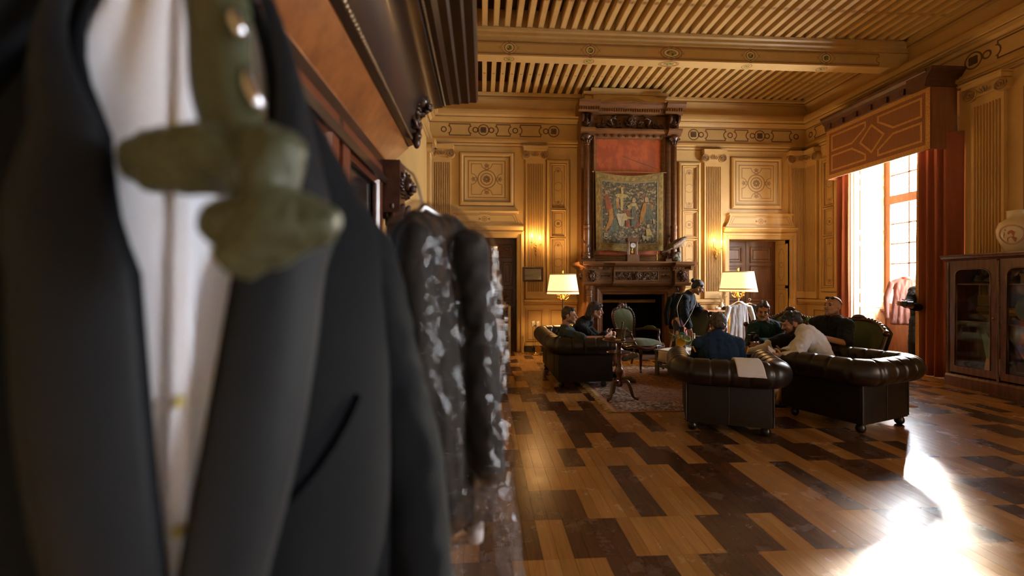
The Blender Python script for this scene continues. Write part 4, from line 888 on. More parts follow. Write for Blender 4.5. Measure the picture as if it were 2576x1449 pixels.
for k in range(4): b.ball((0, 0, .055 + k * .032), (.016 - .001 * k, .016 - .001 * k, .019), 10, 6)
b.lathe([(.008, .17), (.018, .185), (.02, .20), (.012, .205)], n=10); b.build('stem', brass, cs, smooth=True, ang=35)
bird = thing('bird_sculpture', 'brown carved bird of prey with folded wings on a rock at mantel end', 'sculpture', (3.90, 8.96, SH))
bm_ = mat('bird_bronze', (.09, .055, .03), .65, col2=(.19, .13, .08), nscale=14); rk = mat('rock_base', (.10, .085, .055), .7, col2=(.2, .17, .12), nscale=20)
blob('rock', [('e', (0, 0, .05), (.085, .07, .06)), ('e', (.02, .01, .12), (.065, .055, .07)), ('e', (-.03, 0, .10), (.05, .05, .06)), ('e', (.05, 0, .17), (.035, .035, .05))], rk, bird, .008, 2, .006, 30, world=False)
blob('body', [('c', (-.06, 0, .29), .07, (.05, 0, .34), .085), ('c', (.05, 0, .34), .08, (.12, 0, .40), .05), ('e', (.15, 0, .415), (.048, .042, .042)), ('c', (.18, 0, .425), .016, (.205, 0, .405), .004), ('c', (-.06, 0, .30), .045, (-.20, 0, .20), .012), ('c', (.02, .03, .30), .03, (.05, .03, .19), .012), ('c', (.03, -.03, .30), .03, (.04, -.03, .19), .012)], bm_, bird, .006, 3, .003, 60, world=False)
for s in (-1, 1): blob('wing', [('c', (.07, s * .065, .38), .045, (-.10, s * .085, .28), .045), ('c', (-.10, s * .08, .28), .04, (-.25, s * .055, .17), .008), ('c', (.0, s * .07, .33), .03, (-.16, s * .07, .22), .012)], bm_, bird, .006, 3, .004, 50, world=False)
bird.scale = (1.12, 1.12, 1.12)
# ================================================================== lamps
shadem = bpy.data.materials.new('lit_pleated_shade'); shadem.use_nodes = True
_nt = shadem.node_tree; _N = _nt.nodes; _b = _N['Principled BSDF']; _b.inputs['Base Color'].default_value = (.85, .70, .45, 1); _b.inputs['Roughness'].default_value = .8
_b.inputs['Emission Color'].default_value = (1.0, .66, .30, 1); _b.inputs['Emission Strength'].default_value = 1.9
shadeb = mat('lampshade_band', (.30, .16, .06), .7, emit=(.9, .45, .14), estr=.35)
def lamp(nm, label, loc, R, z0, z1, power, pole_m):
    L = thing(nm, label, 'lamp', loc, group='lit pleated floor lamps by the fireplace'); r1 = R * .80; hh = z1 - z0
    b = MB(); n = 120
    b.grid(lambda i, j: ((lerp(R, r1, j) + .0022 * math.cos(i * 60 * 2 * PI)) * math.cos(i * 2 * PI), (lerp(R, r1, j) + .0022 * math.cos(i * 60 * 2 * PI)) * math.sin(i * 2 * PI), lerp(z0, z1, j)), 180, 5, cu=True)
    sh = b.build('lamp_shade', shadem, L, smooth=True)
    for zz, ww in ((z0 + .055 * hh / .39, .012), (z1 - .006, .010), (z0 + .004, .006)):
        t = (zz - z0) / hh; r = lerp(R, r1, t) + .004; MB().grid(lambda i, j: (r * math.cos(i * 2 * PI), r * math.sin(i * 2 * PI), zz + (j - .5) * 2 * ww), 64, 2, cu=True).build('braid', shadeb, sh, solid=.003)
    b = MB(); b.lathe([(.014, z1 - .03), (.02, z1 + .0), (.008, z1 + .012), (.018, z1 + .03), (.012, z1 + .045), (.02, z1 + .055), (.004, z1 + .09)], n=10); b.build('finial', gilt, L, smooth=True)
    b = MB(); b.lathe([(.15, 0), (.15, .02), (.10, .035), (.03, .06), (.018, .10), (.016, .6), (.024, .62), (.024, .65), (.015, .67), (.014, z0 - .12)], n=12); b.build('pole', pole_m, L, smooth=True, ang=30)
    b = MB(); b.lathe([(.02, z0 - .12), (.03, z0 - .09), (.015, z0 - .05), (.012, z0 + .2)], n=10)
    for k in range(5):
        a = 2 * PI * k / 5; c, s = math.cos(a), math.sin(a); P = lambda r, z: (r * c, r * s, z)
        b.tube([P(.015, z0 - .09), P(.06, z0 - .11), P(.11, z0 - .07), P(.12, z0 - .02), P(.09, z0 + .0), P(.075, z0 - .03), P(.09, z0 - .045)], [.009, .011, .011, .010, .010, .008, .005], 6)
        b.tube([P(.05, z0 - .10), P(.07, z0 - .06), P(.05, z0 - .03)], [.007, .008, .004], 6); b.ball(P(.12, z0 - .015), .014, 8, 6)
    b.build('bracket', gilt, L, smooth=True)
    b = MB(); b.ball((0, 0, z0 + .22), (.035, .035, .05), 12, 8); bu = b.build('bulb', MATS.get('lamp_bulb') or glowmat('lamp_bulb', (1, .72, .38), 6.0), L, smooth=True)
    pl = bpy.data.lights.new('lamp_light', 'POINT'); pl.energy = power; pl.color = (1.0, .60, .26); pl.shadow_soft_size = .05
    po = bpy.data.objects.new('lamp_light', pl); COL.objects.link(po); po.parent = L; po.location = (0, 0, z0 + .22)
    return L
LAMP = 85.0
pA = atD(1416, 700, 8.85); lamp('floor_lamp', 'lit cream pleated floor lamp behind the left leather sofa', (pA.x, pA.y, 0), .31, 1.255, 1.645, LAMP, mat('dark_bronze', (.05, .035, .02), .35, .8))
pB = atD(1857, 700, 8.75); lamp('floor_lamp', 'lit cream pleated floor lamp above the hanging white shirt', (pB.x, pB.y, 0), .335, 1.305, 1.69, LAMP, gilt)
# ================================================================== sconces
def sconce(px, py, label):
    p = atY(px, py, YB - .062); S = thing('wall_sconce', label, 'sconce', p, group='gilt candle sconces on the pilasters')
    b = MB(); b.tube([(.02, -.005, -.19), (0, -.015, -.12), (.012, -.02, -.05), (-.01, -.02, .0), (0, -.015, .05)], [.006, .014, .018, .02, .008], 8)
    for k in range(6): leaf(b, lambda u, v, h: (u, -.015 - h, v), 0, -.1 + .03 * k, PI / 2 + (.9 if k % 2 else -.9), .05, .012, .004)
    b.build('backplate', gilt, S, smooth=True)
    for s, zt in ((-1, .085), (1, .045)):
        b = MB(); x = s * .085 - .0; b.tube(curve([(0, -.02, -.03), (s * .04, -.07, -.05), (s * .09, -.10, -.02), (x, -.11, .03), (x, -.11, zt)], 5), [.007] * 21, 6); b.lathe([(.006, 0), (.028, .004), (.03, .012), (.012, .014), (.014, .03), (.012, .035)], (x, -.11, zt), 10); ar = b.build('arm', gilt, S, smooth=True)
        b = MB(); b.lathe([(.011, 0), (.011, .09)], (x, -.11, zt + .035), 10); b.build('candle', mat('candle_wax', (.75, .55, .28), .5, emit=(1, .55, .18), estr=.5), S, smooth=True, ang=40)
        b = MB(); b.lathe([(.006, 0), (.014, .012), (.013, .028), (.004, .055), (.001, .062)], (x, -.11, zt + .125), 10); b.build('bulb', MATS.get('candle_bulb') or glowmat('candle_bulb', (1, .74, .40), 40.0), S, smooth=True)
        pl = bpy.data.lights.new('sconce_light', 'POINT'); pl.energy = SCON; pl.color = (1, .58, .22); pl.shadow_soft_size = .02
        po = bpy.data.objects.new('sconce_light', pl); COL.objects.link(po); po.parent = S; po.location = (x, -.11, zt + .15)
SCON = 11.0
sconce(1347, 622, 'lit gilt two-candle sconce above the small framed picture'); sconce(1799, 632, 'lit gilt two-candle sconce to the right of the chimneypiece')
# ================================================================== picture
p = atY(1341, 690, YB - .075); pc = thing('framed_picture', 'small dark-framed landscape picture on the pilaster under the sconce', 'picture', p)
b = MB(); b.frame(-.215, .215, -.155, .155, [(0, -.01), (0, .02), (.01, .028), (.03, .02), (.04, .006)], lambda u, v, h: (u, -h, v), fill=False); b.build('frame', dkwal, pc)
b = MB(); b.box((0, .0, .0), (.36, .008, .24)); b.build('print', mat('picture_print', (.30, .27, .22), .12, col2=(.16, .14, .11), nscale=5, stretch=(.6, 1, 6), coat=.6), pc)
# ================================================================== shelf rack and what it carries
rackm = mat('rack_metal', (.33, .22, .10), .4, .3); YR0, YR1 = 9.18, 9.52; RX0, RX1 = -.36, .54
rk_ = thing('shelf_rack', 'low open metal shelf rack standing before the left door', 'shelf', ((RX0 + RX1) / 2, (YR0 + YR1) / 2, 0))
for x in (RX0, RX1):
    for y in (YR0, YR1): MB().b2((x - .018, y - .018, 0), (x + .018, y + .018, 1.01)).build('post', rackm, rk_, world=True)
for z in (.985, .60, .215): MB().b2((RX0, YR0, z), (RX1, YR1, z + .025)).build('shelf_board', rackm, rk_, world=True)
def text(s, size, M, m, parent, nm='lettering'):
    c = bpy.data.curves.new(nm, 'FONT'); c.body = s; c.size = size; c.align_x = 'CENTER'; c.align_y = 'CENTER'; c.extrude = .0004
    t = bpy.data.objects.new(nm, c); COL.objects.link(t); dg = bpy.context.evaluated_depsgraph_get(); me = bpy.data.meshes.new_from_object(t.evaluated_get(dg)); bpy.data.objects.remove(t)
    o = bpy.data.objects.new(nm, me); COL.objects.link(o); me.materials.clear(); me.materials.append(m); o.parent = parent; o.matrix_local = M; return o
FACE = lambda x, y, z: Matrix.Translation((x, y, z)) @ Matrix.Rotation(PI / 2, 4, 'X')
def boxthing(nm, label, cat, c, d, m, group=None, rz=0.0, bev=.003):
    t = thing(nm, label, cat, (c[0], c[1], c[2]), rz, group); b = MB(); b.box((0, 0, d[2] / 2), d); o = b.build('cover' if cat == 'book' else 'box', m, t, bevel=bev); return t
def book(label, c, d, colr, nm, group, rz=0):
    t = thing('book', label, 'book', c, rz, group); b = MB()
    b.box((0, 0, .002), (d[0], d[1], .004)); b.box((0, 0, d[2] - .002), (d[0], d[1], .004)); b.box((0, -d[1] / 2 + .002, d[2] / 2), (d[0], .004, d[2])); b.build('cover', mat(nm, colr, .5), t)
    MB().box((0, .002, d[2] / 2), (d[0] - .008, d[1] - .01, d[2] - .008)).build('pages', mat('paper', (.62, .55, .42), .8), t)
zb = .625; g_ = 'books on the middle shelf of the rack'
for lab, d, colr, nm, z in (('bottom pale pink book of the right stack on the rack', (.29, .21, .028), (.55, .38, .25), 'pink_cover', 0), ('middle tan book of the right stack on the rack', (.27, .20, .024), (.33, .24, .14), 'tan_cover', .028), ('thick yellow book second from top of the right stack', (.27, .2, .042), (.48, .35, .15), 'yellow_cover', .052), ('small grey book topmost of the right stack on the rack', (.17, .13, .018), (.30, .24, .17), 'grey_cover', .094)): book(lab, (.30, 9.33, zb + z), d, colr, nm, g_)
book('large grey-white book below another, left on the middle shelf', (.0, 9.33, zb), (.30, .24, .05), (.45, .42, .38), 'white_cover', g_); book('dark topped book lying over the grey-white book', (-.03, 9.33, zb + .05), (.27, .22, .03), (.13, .09, .06), 'dark_cover', g_)
zb = .24; dk = mat('game_black', (.015, .014, .014), .4)
t = boxthing('game_box', 'white and blue board game box lowest on the bottom shelf', 'game box', (.32, 9.33, zb), (.40, .28, .045), mat('game_white', (.55, .55, .55), .4)); MB().b2((-.06, -.1425, .012), (.17, -.141, .034)).build('print_panel', mat('game_blue', (.16, .18, .28), .4), t)
t = boxthing('game_box', 'black board game box with red lettering on the bottom shelf', 'game box', (.31, 9.33, zb + .046), (.41, .28, .05), dk)
MB().b2((-.05, -.1425, .016), (.07, -.141, .036)).build('print_panel', mat('game_red', (.30, .035, .03), .4), t); MB().b2((.10, -.1425, .016), (.15, -.141, .036)).build('print_panel', mat('game_grey', (.2, .2, .19), .4), t)
boxthing('game_box', 'plain dark brown flat box under the lettered game', 'game box', (.31, 9.33, zb + .097), (.40, .28, .05), mat('game_brown', (.05, .022, .015), .5))
t = boxthing('game_box', 'black boxed game with white lettering, topmost on the bottom shelf', 'game box', (.29, 9.33, zb + .148), (.32, .26, .095), dk)
text('MASTERMIND', .032, FACE(-.01, -.1315, .058), mat('print_white', (.6, .52, .4), .5), t); MB().b2((-.06, -.1315, .022), (.05, -.1305, .028)).build('print_line', mat('print_white', (.6, .52, .4), .5), t)
for x in (.105, .125): MB().ball((x, -.131, .05), (.009, .001, .022), 8, 6).build('print_shape', mat('game_red', (.30, .035, .03), .4), t)
tr = boxthing('tray', 'shallow wooden tray of glasses on top of the shelf rack', 'tray', (.36, 9.33, 1.01), (.30, .16, .022), mat('tray_wood', (.42, .30, .16), .5))
glassm = mat('drinking_glass', (.75, .68, .58), .08, 0, .6, trans=.75)
for k in range(4):
    gl = thing('tumbler', ['leftmost faceted tumbler on the rack tray', 'second faceted tumbler from the left on the rack tray', 'third faceted tumbler from the left on the rack tray', 'rightmost faceted tumbler on the rack tray'][k], 'glass', (.25 + .063 * k + (.012 if k > 1 else 0), 9.33, 1.032), 0, 'tumblers on the rack tray'); b = MB()
    b.lathe([(.018, 0), (.024, .006), (.026, .055), (.024, .055), (.021, .010), (.001, .008)], n=8); b.build('bowl', glassm, gl)
# ================================================================== fireside tools
T = thing('fire_tool_set', 'brass fireside tool stand with white handles beside the sofa', 'fire tools', (1.08, 9.33, 0))
b = MB(); b.lathe([(.10, 0), (.10, .012), (.085, .02), (.08, .028), (.03, .034), (.012, .05)], n=6); b.build('base', brass, T); MB().tube([(0, 0, .03), (0, 0, .60)], .008, 8).build('stem', brass, T)
b = MB()
for k in range(4): a = k * PI / 2 + .4; b.tube([(0, 0, .58), (.05 * math.cos(a), .05 * math.sin(a), .60), (.07 * math.cos(a), .07 * math.sin(a), .585)], .005, 6)
b.ball((0, 0, .61), .014); b.build('hook_ring', brass, T)
for k in range(4):
    a = k * PI / 2 + .4; x, y = .07 * math.cos(a), .07 * math.sin(a); b = MB(); b.tube([(x, y, .57), (x * 1.05, y * 1.05, .14)], .004, 6)
    if k == 0: b.prism([(-.05, .05), (.05, .05), (.055, .15), (0, .19), (-.055, .15)], -.004, .004, lambda u, v, h: (x + u, y - .01 + h, v))
    elif k == 1: b.lathe([(.035, .07), (.03, .15), (.01, .18)], (x, y, 0), 8)
    tl = b.build(('shovel', 'brush', 'poker', 'tongs')[k], brass if k != 1 else black, T); b = MB(); b.lathe([(.008, .56), (.015, .59), (.013, .62), (.017, .66), (.012, .685), (.004, .69)], (x, y, 0), 8); b.build('handle', white_e, tl, smooth=True)
# ================================================================== radiator under the right sconce
rad = thing('radiator', 'gold painted column radiator with marble top under the pilaster', 'radiator', (5.0, 9.5, 0)); goldp = mat('gold_radiator', (.55, .36, .13), .4, .25)
for k in range(9):
    x = 4.66 + k * .085; b = MB()
    for y in (9.42, 9.50, 9.58): b.tube([(x, y, .10), (x, y, .83)], .026, 8)
    b.tube([(x, 9.42, .12), (x, 9.58, .12)], .026, 8); b.tube([(x, 9.42, .82), (x, 9.58, .82)], .026, 8); b.box((x, 9.5, .05), (.03, .06, .1)); b.build('section', goldp, rad, smooth=True, world=True, ang=40)
b = MB(); b.b2((4.56, 9.34, .86), (5.42, 9.70, .90)); b.build('marble_top', mat('brown_marble', (.20, .10, .06), .25, col2=(.36, .24, .16), nscale=9), rad, world=True, bevel=.006)
jg = thing('pitcher', 'small cream pitcher holding dried grass on the radiator top', 'pitcher', (5.16, 9.56, .90)); b = MB(); b.lathe([(.035, 0), (.045, .01), (.06, .06), (.05, .11), (.03, .14), (.036, .165), (.032, .165), (.026, .14)], n=14); b.tube([(.03, 0, .15), (.075, 0, .13), (.07, 0, .07), (.052, 0, .05)], .007, 6); b.build('jug', mat('cream_ceramic', (.62, .50, .34), .35), jg, smooth=True)
b = MB()
for k in range(16): a = k * 2.4; L = .16 + .08 * ((k * .618) % 1); rr = .06 + .08 * ((k * .37) % 1); b.tube([(0, 0, .13), (rr * .4 * math.cos(a), rr * .4 * math.sin(a) * .6, .13 + L * .6), (rr * math.cos(a), rr * math.sin(a) * .6, .13 + L)], [.002, .003, .006], 5)
b.build('dried_grass', mat('dried_grass', (.50, .36, .18), .8), jg)
blob('white_cloth', [('e', (5.03, 9.44, .925), (.05, .04, .03)), ('e', (5.08, 9.46, .92), (.05, .04, .02)), ('e', (5.0, 9.47, .93), (.03, .03, .035))], mat('white_linen', (.72, .68, .62), .85), None, .006, 3, .006, 30); tag(bpy.data.objects['white_cloth'], 'crumpled white cloth on the radiator top', 'cloth')
blob('black_cloth', [('c', (5.12, 9.42, .93), .03, (5.30, 9.40, .925), .035), ('c', (5.14, 9.40, .95), .03, (5.28, 9.38, .93), .03), ('c', (5.25, 9.40, .93), .03, (5.37, 9.38, .92), .025)], mat('black_cloth', (.012, .011, .012), .8), None, .006, 3, .006, 30); tag(bpy.data.objects['black_cloth'], 'dark bundled garment lying on the radiator end', 'cloth')
blob('red_cap', [('e', (5.36, 9.52, .935), (.075, .06, .045)), ('e', (5.33, 9.46, .915), (.05, .05, .012))], mat('red_cap', (.42, .03, .02), .7, col2=(.6, .3, .05), nscale=14, contrast=(.6, .62)), None, .006, 3); tag(bpy.data.objects['red_cap'], 'small red cap on the radiator top by the lamp', 'cap')
# ================================================================== leather chesterfields
leather = mat('brown_leather', (0.017, 0.0085, 0.0055), 0.33, spec=.42, col2=(0.012, 0.006, 0.004), nscale=5, bump=0.06, bscale=120, rvar=.05)
bun = mat('dark_foot', (0.012, 0.009, 0.008), 0.3)
def chesterfield(name, label, loc, rz, hw, hd, seats, group):
    """hw: half width to the roll centre line, hd: front of the arms; faces local +y"""
    S = thing(name, label, 'sofa' if seats > 1 else 'armchair', loc, rz, group)
    R, ZR = .118, .60; yb = -.44; rc = .17
    path = [(-hw, hd), (-hw, yb + rc)]
    def pathpt(s):
        L1 = hd - (yb + rc); La = rc * PI / 2; L2 = 2 * (hw - rc)
        if s < L1: return (-hw, hd - s), (-1, 0)
        s -= L1
        if s < La: a = PI + s / rc; return (-hw + rc + rc * math.cos(a), yb + rc + rc * math.sin(a)), (math.cos(a), math.sin(a))
        s -= La
        if s < L2: return (-hw + rc + s, yb), (0, -1)
        s -= L2
        if s < La: a = 1.5 * PI + s / rc; return (hw - rc + rc * math.cos(a), yb + rc + rc * math.sin(a)), (math.cos(a), math.sin(a))
        s -= La; return (hw, yb + rc + s), (1, 0)
    LT = 2 * (hd - (yb + rc)) + 2 * rc * PI / 2 + 2 * (hw - rc)
    prof = [(-.125, .33), (-.135, .40), (-.14, .47), (-.135, .52)]
    for k in range(22): a = math.radians(lerp(196, -78, k / 21)); prof.append((R * math.cos(a), ZR + R * math.sin(a)))
    prof += [(-.02, .475)]
    # resample the profile evenly
    Ls = [0]
    for k in range(1, len(prof)): Ls.append(Ls[-1] + math.hypot(prof[k][0] - prof[k - 1][0], prof[k][1] - prof[k - 1][1]))
    def pp(w):
        w = min(max(w, 0), Ls[-1]); k = 0
        while k < len(Ls) - 2 and Ls[k + 1] < w: k += 1
        t = (w - Ls[k]) / (Ls[k + 1] - Ls[k]); return lerp(prof[k][0], prof[k + 1][0], t), lerp(prof[k][1], prof[k + 1][1], t)
    wt = .33; w2 = .16; w0 = .02; sp = LT / round(LT / .165); G = lambda x, s: math.exp(-(x / s) ** 2)
    def disp(s, w):
        f = (s / sp) % 1.0; d1 = (f - .5) * sp; d2 = ((s / sp + .5) % 1.0 - .5) * sp; d = .012
        d -= .034 * G(math.hypot(d1, w - wt), .030) + .030 * G(math.hypot(d2, w - w2), .03) + .03 * G(math.hypot(d1, w - w0), .03)
        if w > wt: d -= .017 * G(d1, .010) * min(1, (Ls[-1] - w) / .12)
        elif w > w2:
            t = (w - w2) / (wt - w2)
            for q in (-1, 0, 1): 
                x = abs(((s / sp) - .5) % 1.0 - .5) * sp; dd = abs(x - (1 - t) * sp / 2) * .75; d -= .009 * G(dd, .012)
        else:
            t = (w - w0) / (w2 - w0); x = abs(((s / sp) - .5) % 1.0 - .5) * sp; d -= .009 * G(abs(x - t * sp / 2) * .75, .012)
        return d
    nu = int(LT / .0115); nv = 46
    b = MB()
    def fn(i, j):
        s = i * LT; w = j * Ls[-1]; (x, y), (nx, ny) = pathpt(min(s, LT - 1e-6)); n, z = pp(w)
        n1, z1 = pp(w - .01); n2, z2 = pp(w + .01); tx, tz = n2 - n1, z2 - z1; l = math.hypot(tx, tz) or 1; pn, pz = -tz / l, tx / l
        dd = disp(s, w); n += pn * dd; z += pz * dd
        return (x + nx * n, y + ny * n, z)
    b.grid(fn, nu, nv); b.build('tufted_roll', leather, S, smooth=True)
    # outer panels and base
    b = MB(); off = -.045
    cx_, cy_ = hw + off, yb - off; rs = .03
    ring_ = [(-cx_, hd - .02)] + [(-cx_ + rs - rs * math.cos(t), cy_ + rs - rs * math.sin(t)) for t in (0, .5, 1.0, PI / 2)] + [(cx_ - rs + rs * math.sin(t), cy_ + rs - rs * math.cos(t)) for t in (0, .5, 1.0, PI / 2)] + [(cx_, hd - .02)]
    pl_ = mat('leather_panel', (.014, .007, .0045), .5, spec=.25)
    b.grid(lambda i, j: (*ring_[round(i * (len(ring_) - 1))], lerp(.09, .56, j)), len(ring_), 2); b.build('outer_panel', pl_, S, smooth=True, ang=40)
    for x in (-.0,) if seats == 1 else (-hw * .5, hw * .5): MB().tube([(x, yb + .043, .50), (x, yb + .043, .10)], .004, 6).build('piping', leather, S)
    for sx in (-1, 1): MB().tube([(sx * (hw - .050), yb + .050, .50), (sx * (hw - .050), yb + .050, .10)], .008, 6).build('piping', leather, S)
    b = MB(); b.b2((-hw + .06, yb + .06, .09), (hw - .06, hd - .04, .30)); b.build('seat_base', leather, S, bevel=.01)
    cw = (2 * hw - .25) / seats
    for k in range(seats):
        b = MB(); x0 = -hw + .125 + k * cw; x1 = x0 + cw; V = []
        def cu(i, j): 
            e = 2.0; u, v = i * 2 - 1, j * 2 - 1; return (lerp(x0 + .01, x1 - .01, i), lerp(yb + .13, hd - .0, j), .42 + .05 * (1 - abs(u) ** 4) * (1 - abs(v) ** 4))
        b.grid(cu, 14, 14); b.b2((x0 + .01, yb + .13, .30), (x1 - .01, hd, .42)); b.build('seat_cushion', leather, S, smooth=True, ang=50)
    for sx in (-1, 1):
        b = MB(); mm = lambda u, v, h: (sx * hw + sx * u, hd + h, v)
        poly = [(-.12, .09), (.045 - .09, .09), (-.04, .48)] + [(R * math.cos(math.radians(a)), ZR + R * math.sin(math.radians(a))) for a in range(-75, 196, 15)] + [(-.135, .5), (-.12, .3)]
        b.prism(poly, -.03, .012, mm); af = b.build('arm_front', leather, S, bevel=.006)
        b = MB()
        for k in range(16): a = math.radians(-70 + 265 * k / 15); b.ball(mm((R - .012) * math.cos(a), ZR + (R - .012) * math.sin(a), .014), .005, 6, 4)
        b.build('nail_head', brass, af)['kind'] = 'stuff'
    for sx in (-1, 1):
        for y in (yb + .10, hd - .10):
            b = MB(); b.lathe([(.018, .095), (.03, .085), (.042, .06), (.046, .042), (.04, .018), (.024, .002), (.02, 0)], (sx * (hw - .11), y, 0), 14); b.build('foot', bun, S, smooth=True)
    return S
GC = 'brown leather chesterfields'
chesterfield('chesterfield_armchair', 'brown leather chesterfield armchair with a white towel over its back', (2.516, 4.614, 0), math.radians(-22.2), .435, .42, 1, GC)
chesterfield('chesterfield_armchair', 'brown leather chesterfield armchair under the white-shirted man, nearest the window', (3.88, 4.66, 0), math.radians(20.5), .445, .42, 1, GC)
chesterfield('chesterfield_sofa', 'brown leather chesterfield sofa seating two people left of the fireplace', (1.44, 7.08, 0), math.radians(-90), .86, .36, 2, GC)
# towel over the middle chair back
tw = thing('towel', 'white towel draped over the middle leather armchair back', 'towel', (2.516, 4.614, 0), math.radians(-22.2)); towelm = mat('white_towel', (.82, .79, .76), .95, bump=.5, bscale=300, sheen=.5)
b = MB()
def twf(i, j):
    x = lerp(.04, .27, i) + .05 * (j - .5) * (1 if i > .5 else .6); R = .142; a = math.radians(lerp(125, 8, min(1, j / .8)))
    y = -.44 - R * math.cos(a); z = .60 + R * math.sin(a)
    if j > .8: y = -.44 - R * math.cos(math.radians(8)) - .004; z = .60 + R * math.sin(math.radians(8)) - (j - .8) * .12
    q = .004 * math.sin(i * 11 + j * 5) ; return (x, y - q, z + abs(q) * .5)
b.grid(twf, 20, 24); b.build('cloth', towelm, tw, smooth=True, solid=.02, sub=1)
# ================================================================== rug
rg = thing('rug', 'worn oriental rug with patterned border under the seating', 'rug', (3.3, 6.5, 0)); RX = (1.50, 5.12); RY = (5.05, 8.0)
def rugmat(name, c):
    m = bpy.data.materials.new(name); m.use_nodes = True; nt = m.node_tree; N = nt.nodes; L = nt.links; b = N['Principled BSDF']; b.inputs['Roughness'].default_value = .95
    g = N.new('ShaderNodeNewGeometry'); v = N.new('ShaderNodeTexVoronoi'); v.inputs['Scale'].default_value = 30; v.feature = 'F1'
    n0 = N.new('ShaderNodeTexNoise'); n0.inputs['Scale'].default_value = 14; n0.inputs['Distortion'].default_value = 2.5; L.new(g.outputs['Position'], n0.inputs['Vector']); L.new(g.outputs['Position'], v.inputs['Vector'])
    r = N.new('ShaderNodeValToRGB'); e = r.color_ramp.elements; e[0].position = .36; e[0].color = (*c[0], 1); e[1].position = .62; e[1].color = (*c[1], 1); q = e.new(.48); q.color = (*c[2], 1)
    mx = N.new('ShaderNodeMix'); mx.inputs[0].default_value = .35; L.new(n0.outputs[0], mx.inputs[2]); s = N.new('ShaderNodeSeparateColor'); L.new(v.outputs['Color'], s.inputs[0]); L.new(s.outputs[0], mx.inputs[3]); L.new(mx.outputs[0], r.inputs[0])
    n2 = N.new('ShaderNodeTexNoise'); n2.inputs['Scale'].default_value = 2.2; L.new(g.outputs['Position'], n2.inputs['Vector']); m2 = N.new('ShaderNodeMix'); m2.data_type = 'RGBA'; m2.blend_type = 'MULTIPLY'; m2.inputs[7].default_value = (.75, .6, .55, 1)
    L.new(n2.outputs[0], m2.inputs[0]); L.new(r.outputs[0], m2.inputs[6]); L.new(m2.outputs[2], b.inputs['Base Color'])
    bp = N.new('ShaderNodeBump'); bp.inputs['Strength'].default_value = .5; n3 = N.new('ShaderNodeTexNoise'); n3.inputs['Scale'].default_value = 220; L.new(g.outputs['Position'], n3.inputs['Vector']); L.new(n3.outputs[0], bp.inputs['Height']); bp.inputs['Distance'].default_value = .006; L.new(bp.outputs[0], b.inputs['Normal'])
    return m
MB().b2((RX[0], RY[0], .001), (RX[1], RY[1], .008)).build('selvedge', mat('rug_pink_edge', (.38, .17, .10), .95), rg, world=True)
MB().b2((RX[0] + .035, RY[0] + .035, .008), (RX[1] - .035, RY[1] - .035, .0105)).build('border', rugmat('rug_border_weave', ((.06, .045, .04), (.46, .35, .25), (.20, .13, .09))), rg, world=True)
MB().b2((RX[0] + .42, RY[0] + .42, .0105), (RX[1] - .42, RY[1] - .42, .012)).build('field', rugmat('rug_field_weave', ((.10, .035, .015), (.26, .12, .05), (.20, .09, .02))), rg, world=True)
MB().b2((RX[0] + .40, RY[0] + .40, .0102), (RX[1] - .40, RY[1] - .40, .0112)).build('guard_stripe', mat('rug_guard', (.32, .2, .13), .95), rg, world=True)
b = MB(); rr = random.Random(3)
for k in range(420):
    y = lerp(RY[0], RY[1], (k + rr.random()) / 420); L = .07 + .04 * rr.random(); dy = (rr.random() - .5) * .04
    b.tube([(RX[0] + .005, y, .006), (RX[0] - L * .5, y + dy * .5, .012 + .008 * rr.random()), (RX[0] - L, y + dy, .004)], [.004, .005, .003], 4)
b.build('fringe', mat('rug_fringe', (.55, .43, .27), .95), rg, world=True)['kind'] = 'stuff'
# ================================================================== tripod table, mortar
maho = mat('mahogany', (.12, .035, .016), .22, col2=(.07, .02, .01), nscale=5, stretch=(1, 5, 1), coat=.5)
tt = thing('tripod_table', 'round two-tier mahogany tripod table beside the left sofa', 'table', (1.70, 5.60, .012), .25)
b = MB(); b.lathe([(.17, .725), (.20, .730), (.21, .737), (.21, .743), (.200, .746), (.196, .742), (.001, .742)], n=40); b.build('table_top', maho, tt, smooth=True, ang=30)
b = MB(); b.lathe([(.13, .582), (.152, .586), (.158, .592), (.152, .596), (.001, .596)], n=36); b.build('lower_tier', maho, tt, smooth=True, ang=30)
b = MB(); b.lathe([(.035, .16), (.045, .18), (.04, .22), (.026, .25), (.03, .28), (.052, .33), (.055, .36), (.04, .39), (.026, .41), (.032, .43), (.022, .46), (.026, .55), (.034, .575), (.03, .60), (.022, .62), (.030, .66), (.026, .69), (.05, .725)], n=18); b.build('pedestal', maho, tt, smooth=True)
for k in range(3):
    a = 2 * PI * k / 3 - .65; c, s = math.cos(a), math.sin(a); b = MB(); pts = curve([(.03 * c, .03 * s, .23), (.10 * c, .10 * s, .225), (.14 * c, .14 * s, .14), (.17 * c, .17 * s, .05), (.215 * c, .215 * s, .022), (.235 * c, .235 * s, .035)], 5); b.tube(pts, [lerp(.026, .014, i / (len(pts) - 1)) for i in range(len(pts))], 8); b.ball((.222 * c, .222 * s, .016), .016, 8, 6); b.build('leg', maho, tt, smooth=True)
mo2 = thing('mortar', 'bronze mortar standing on the tripod table', 'mortar', (1.715, 5.57, .757)); bronz = mat('old_bronze', (.17, .12, .065), .38, .85, col2=(.09, .06, .03), nscale=9)
b = MB(); b.lathe([(.052, 0), (.054, .012), (.046, .022), (.048, .06), (.055, .11), (.072, .135), (.072, .142), (.060, .142), (.046, .05), (.001, .04)], n=24); b.build('bowl', bronz, mo2, smooth=True, ang=35)
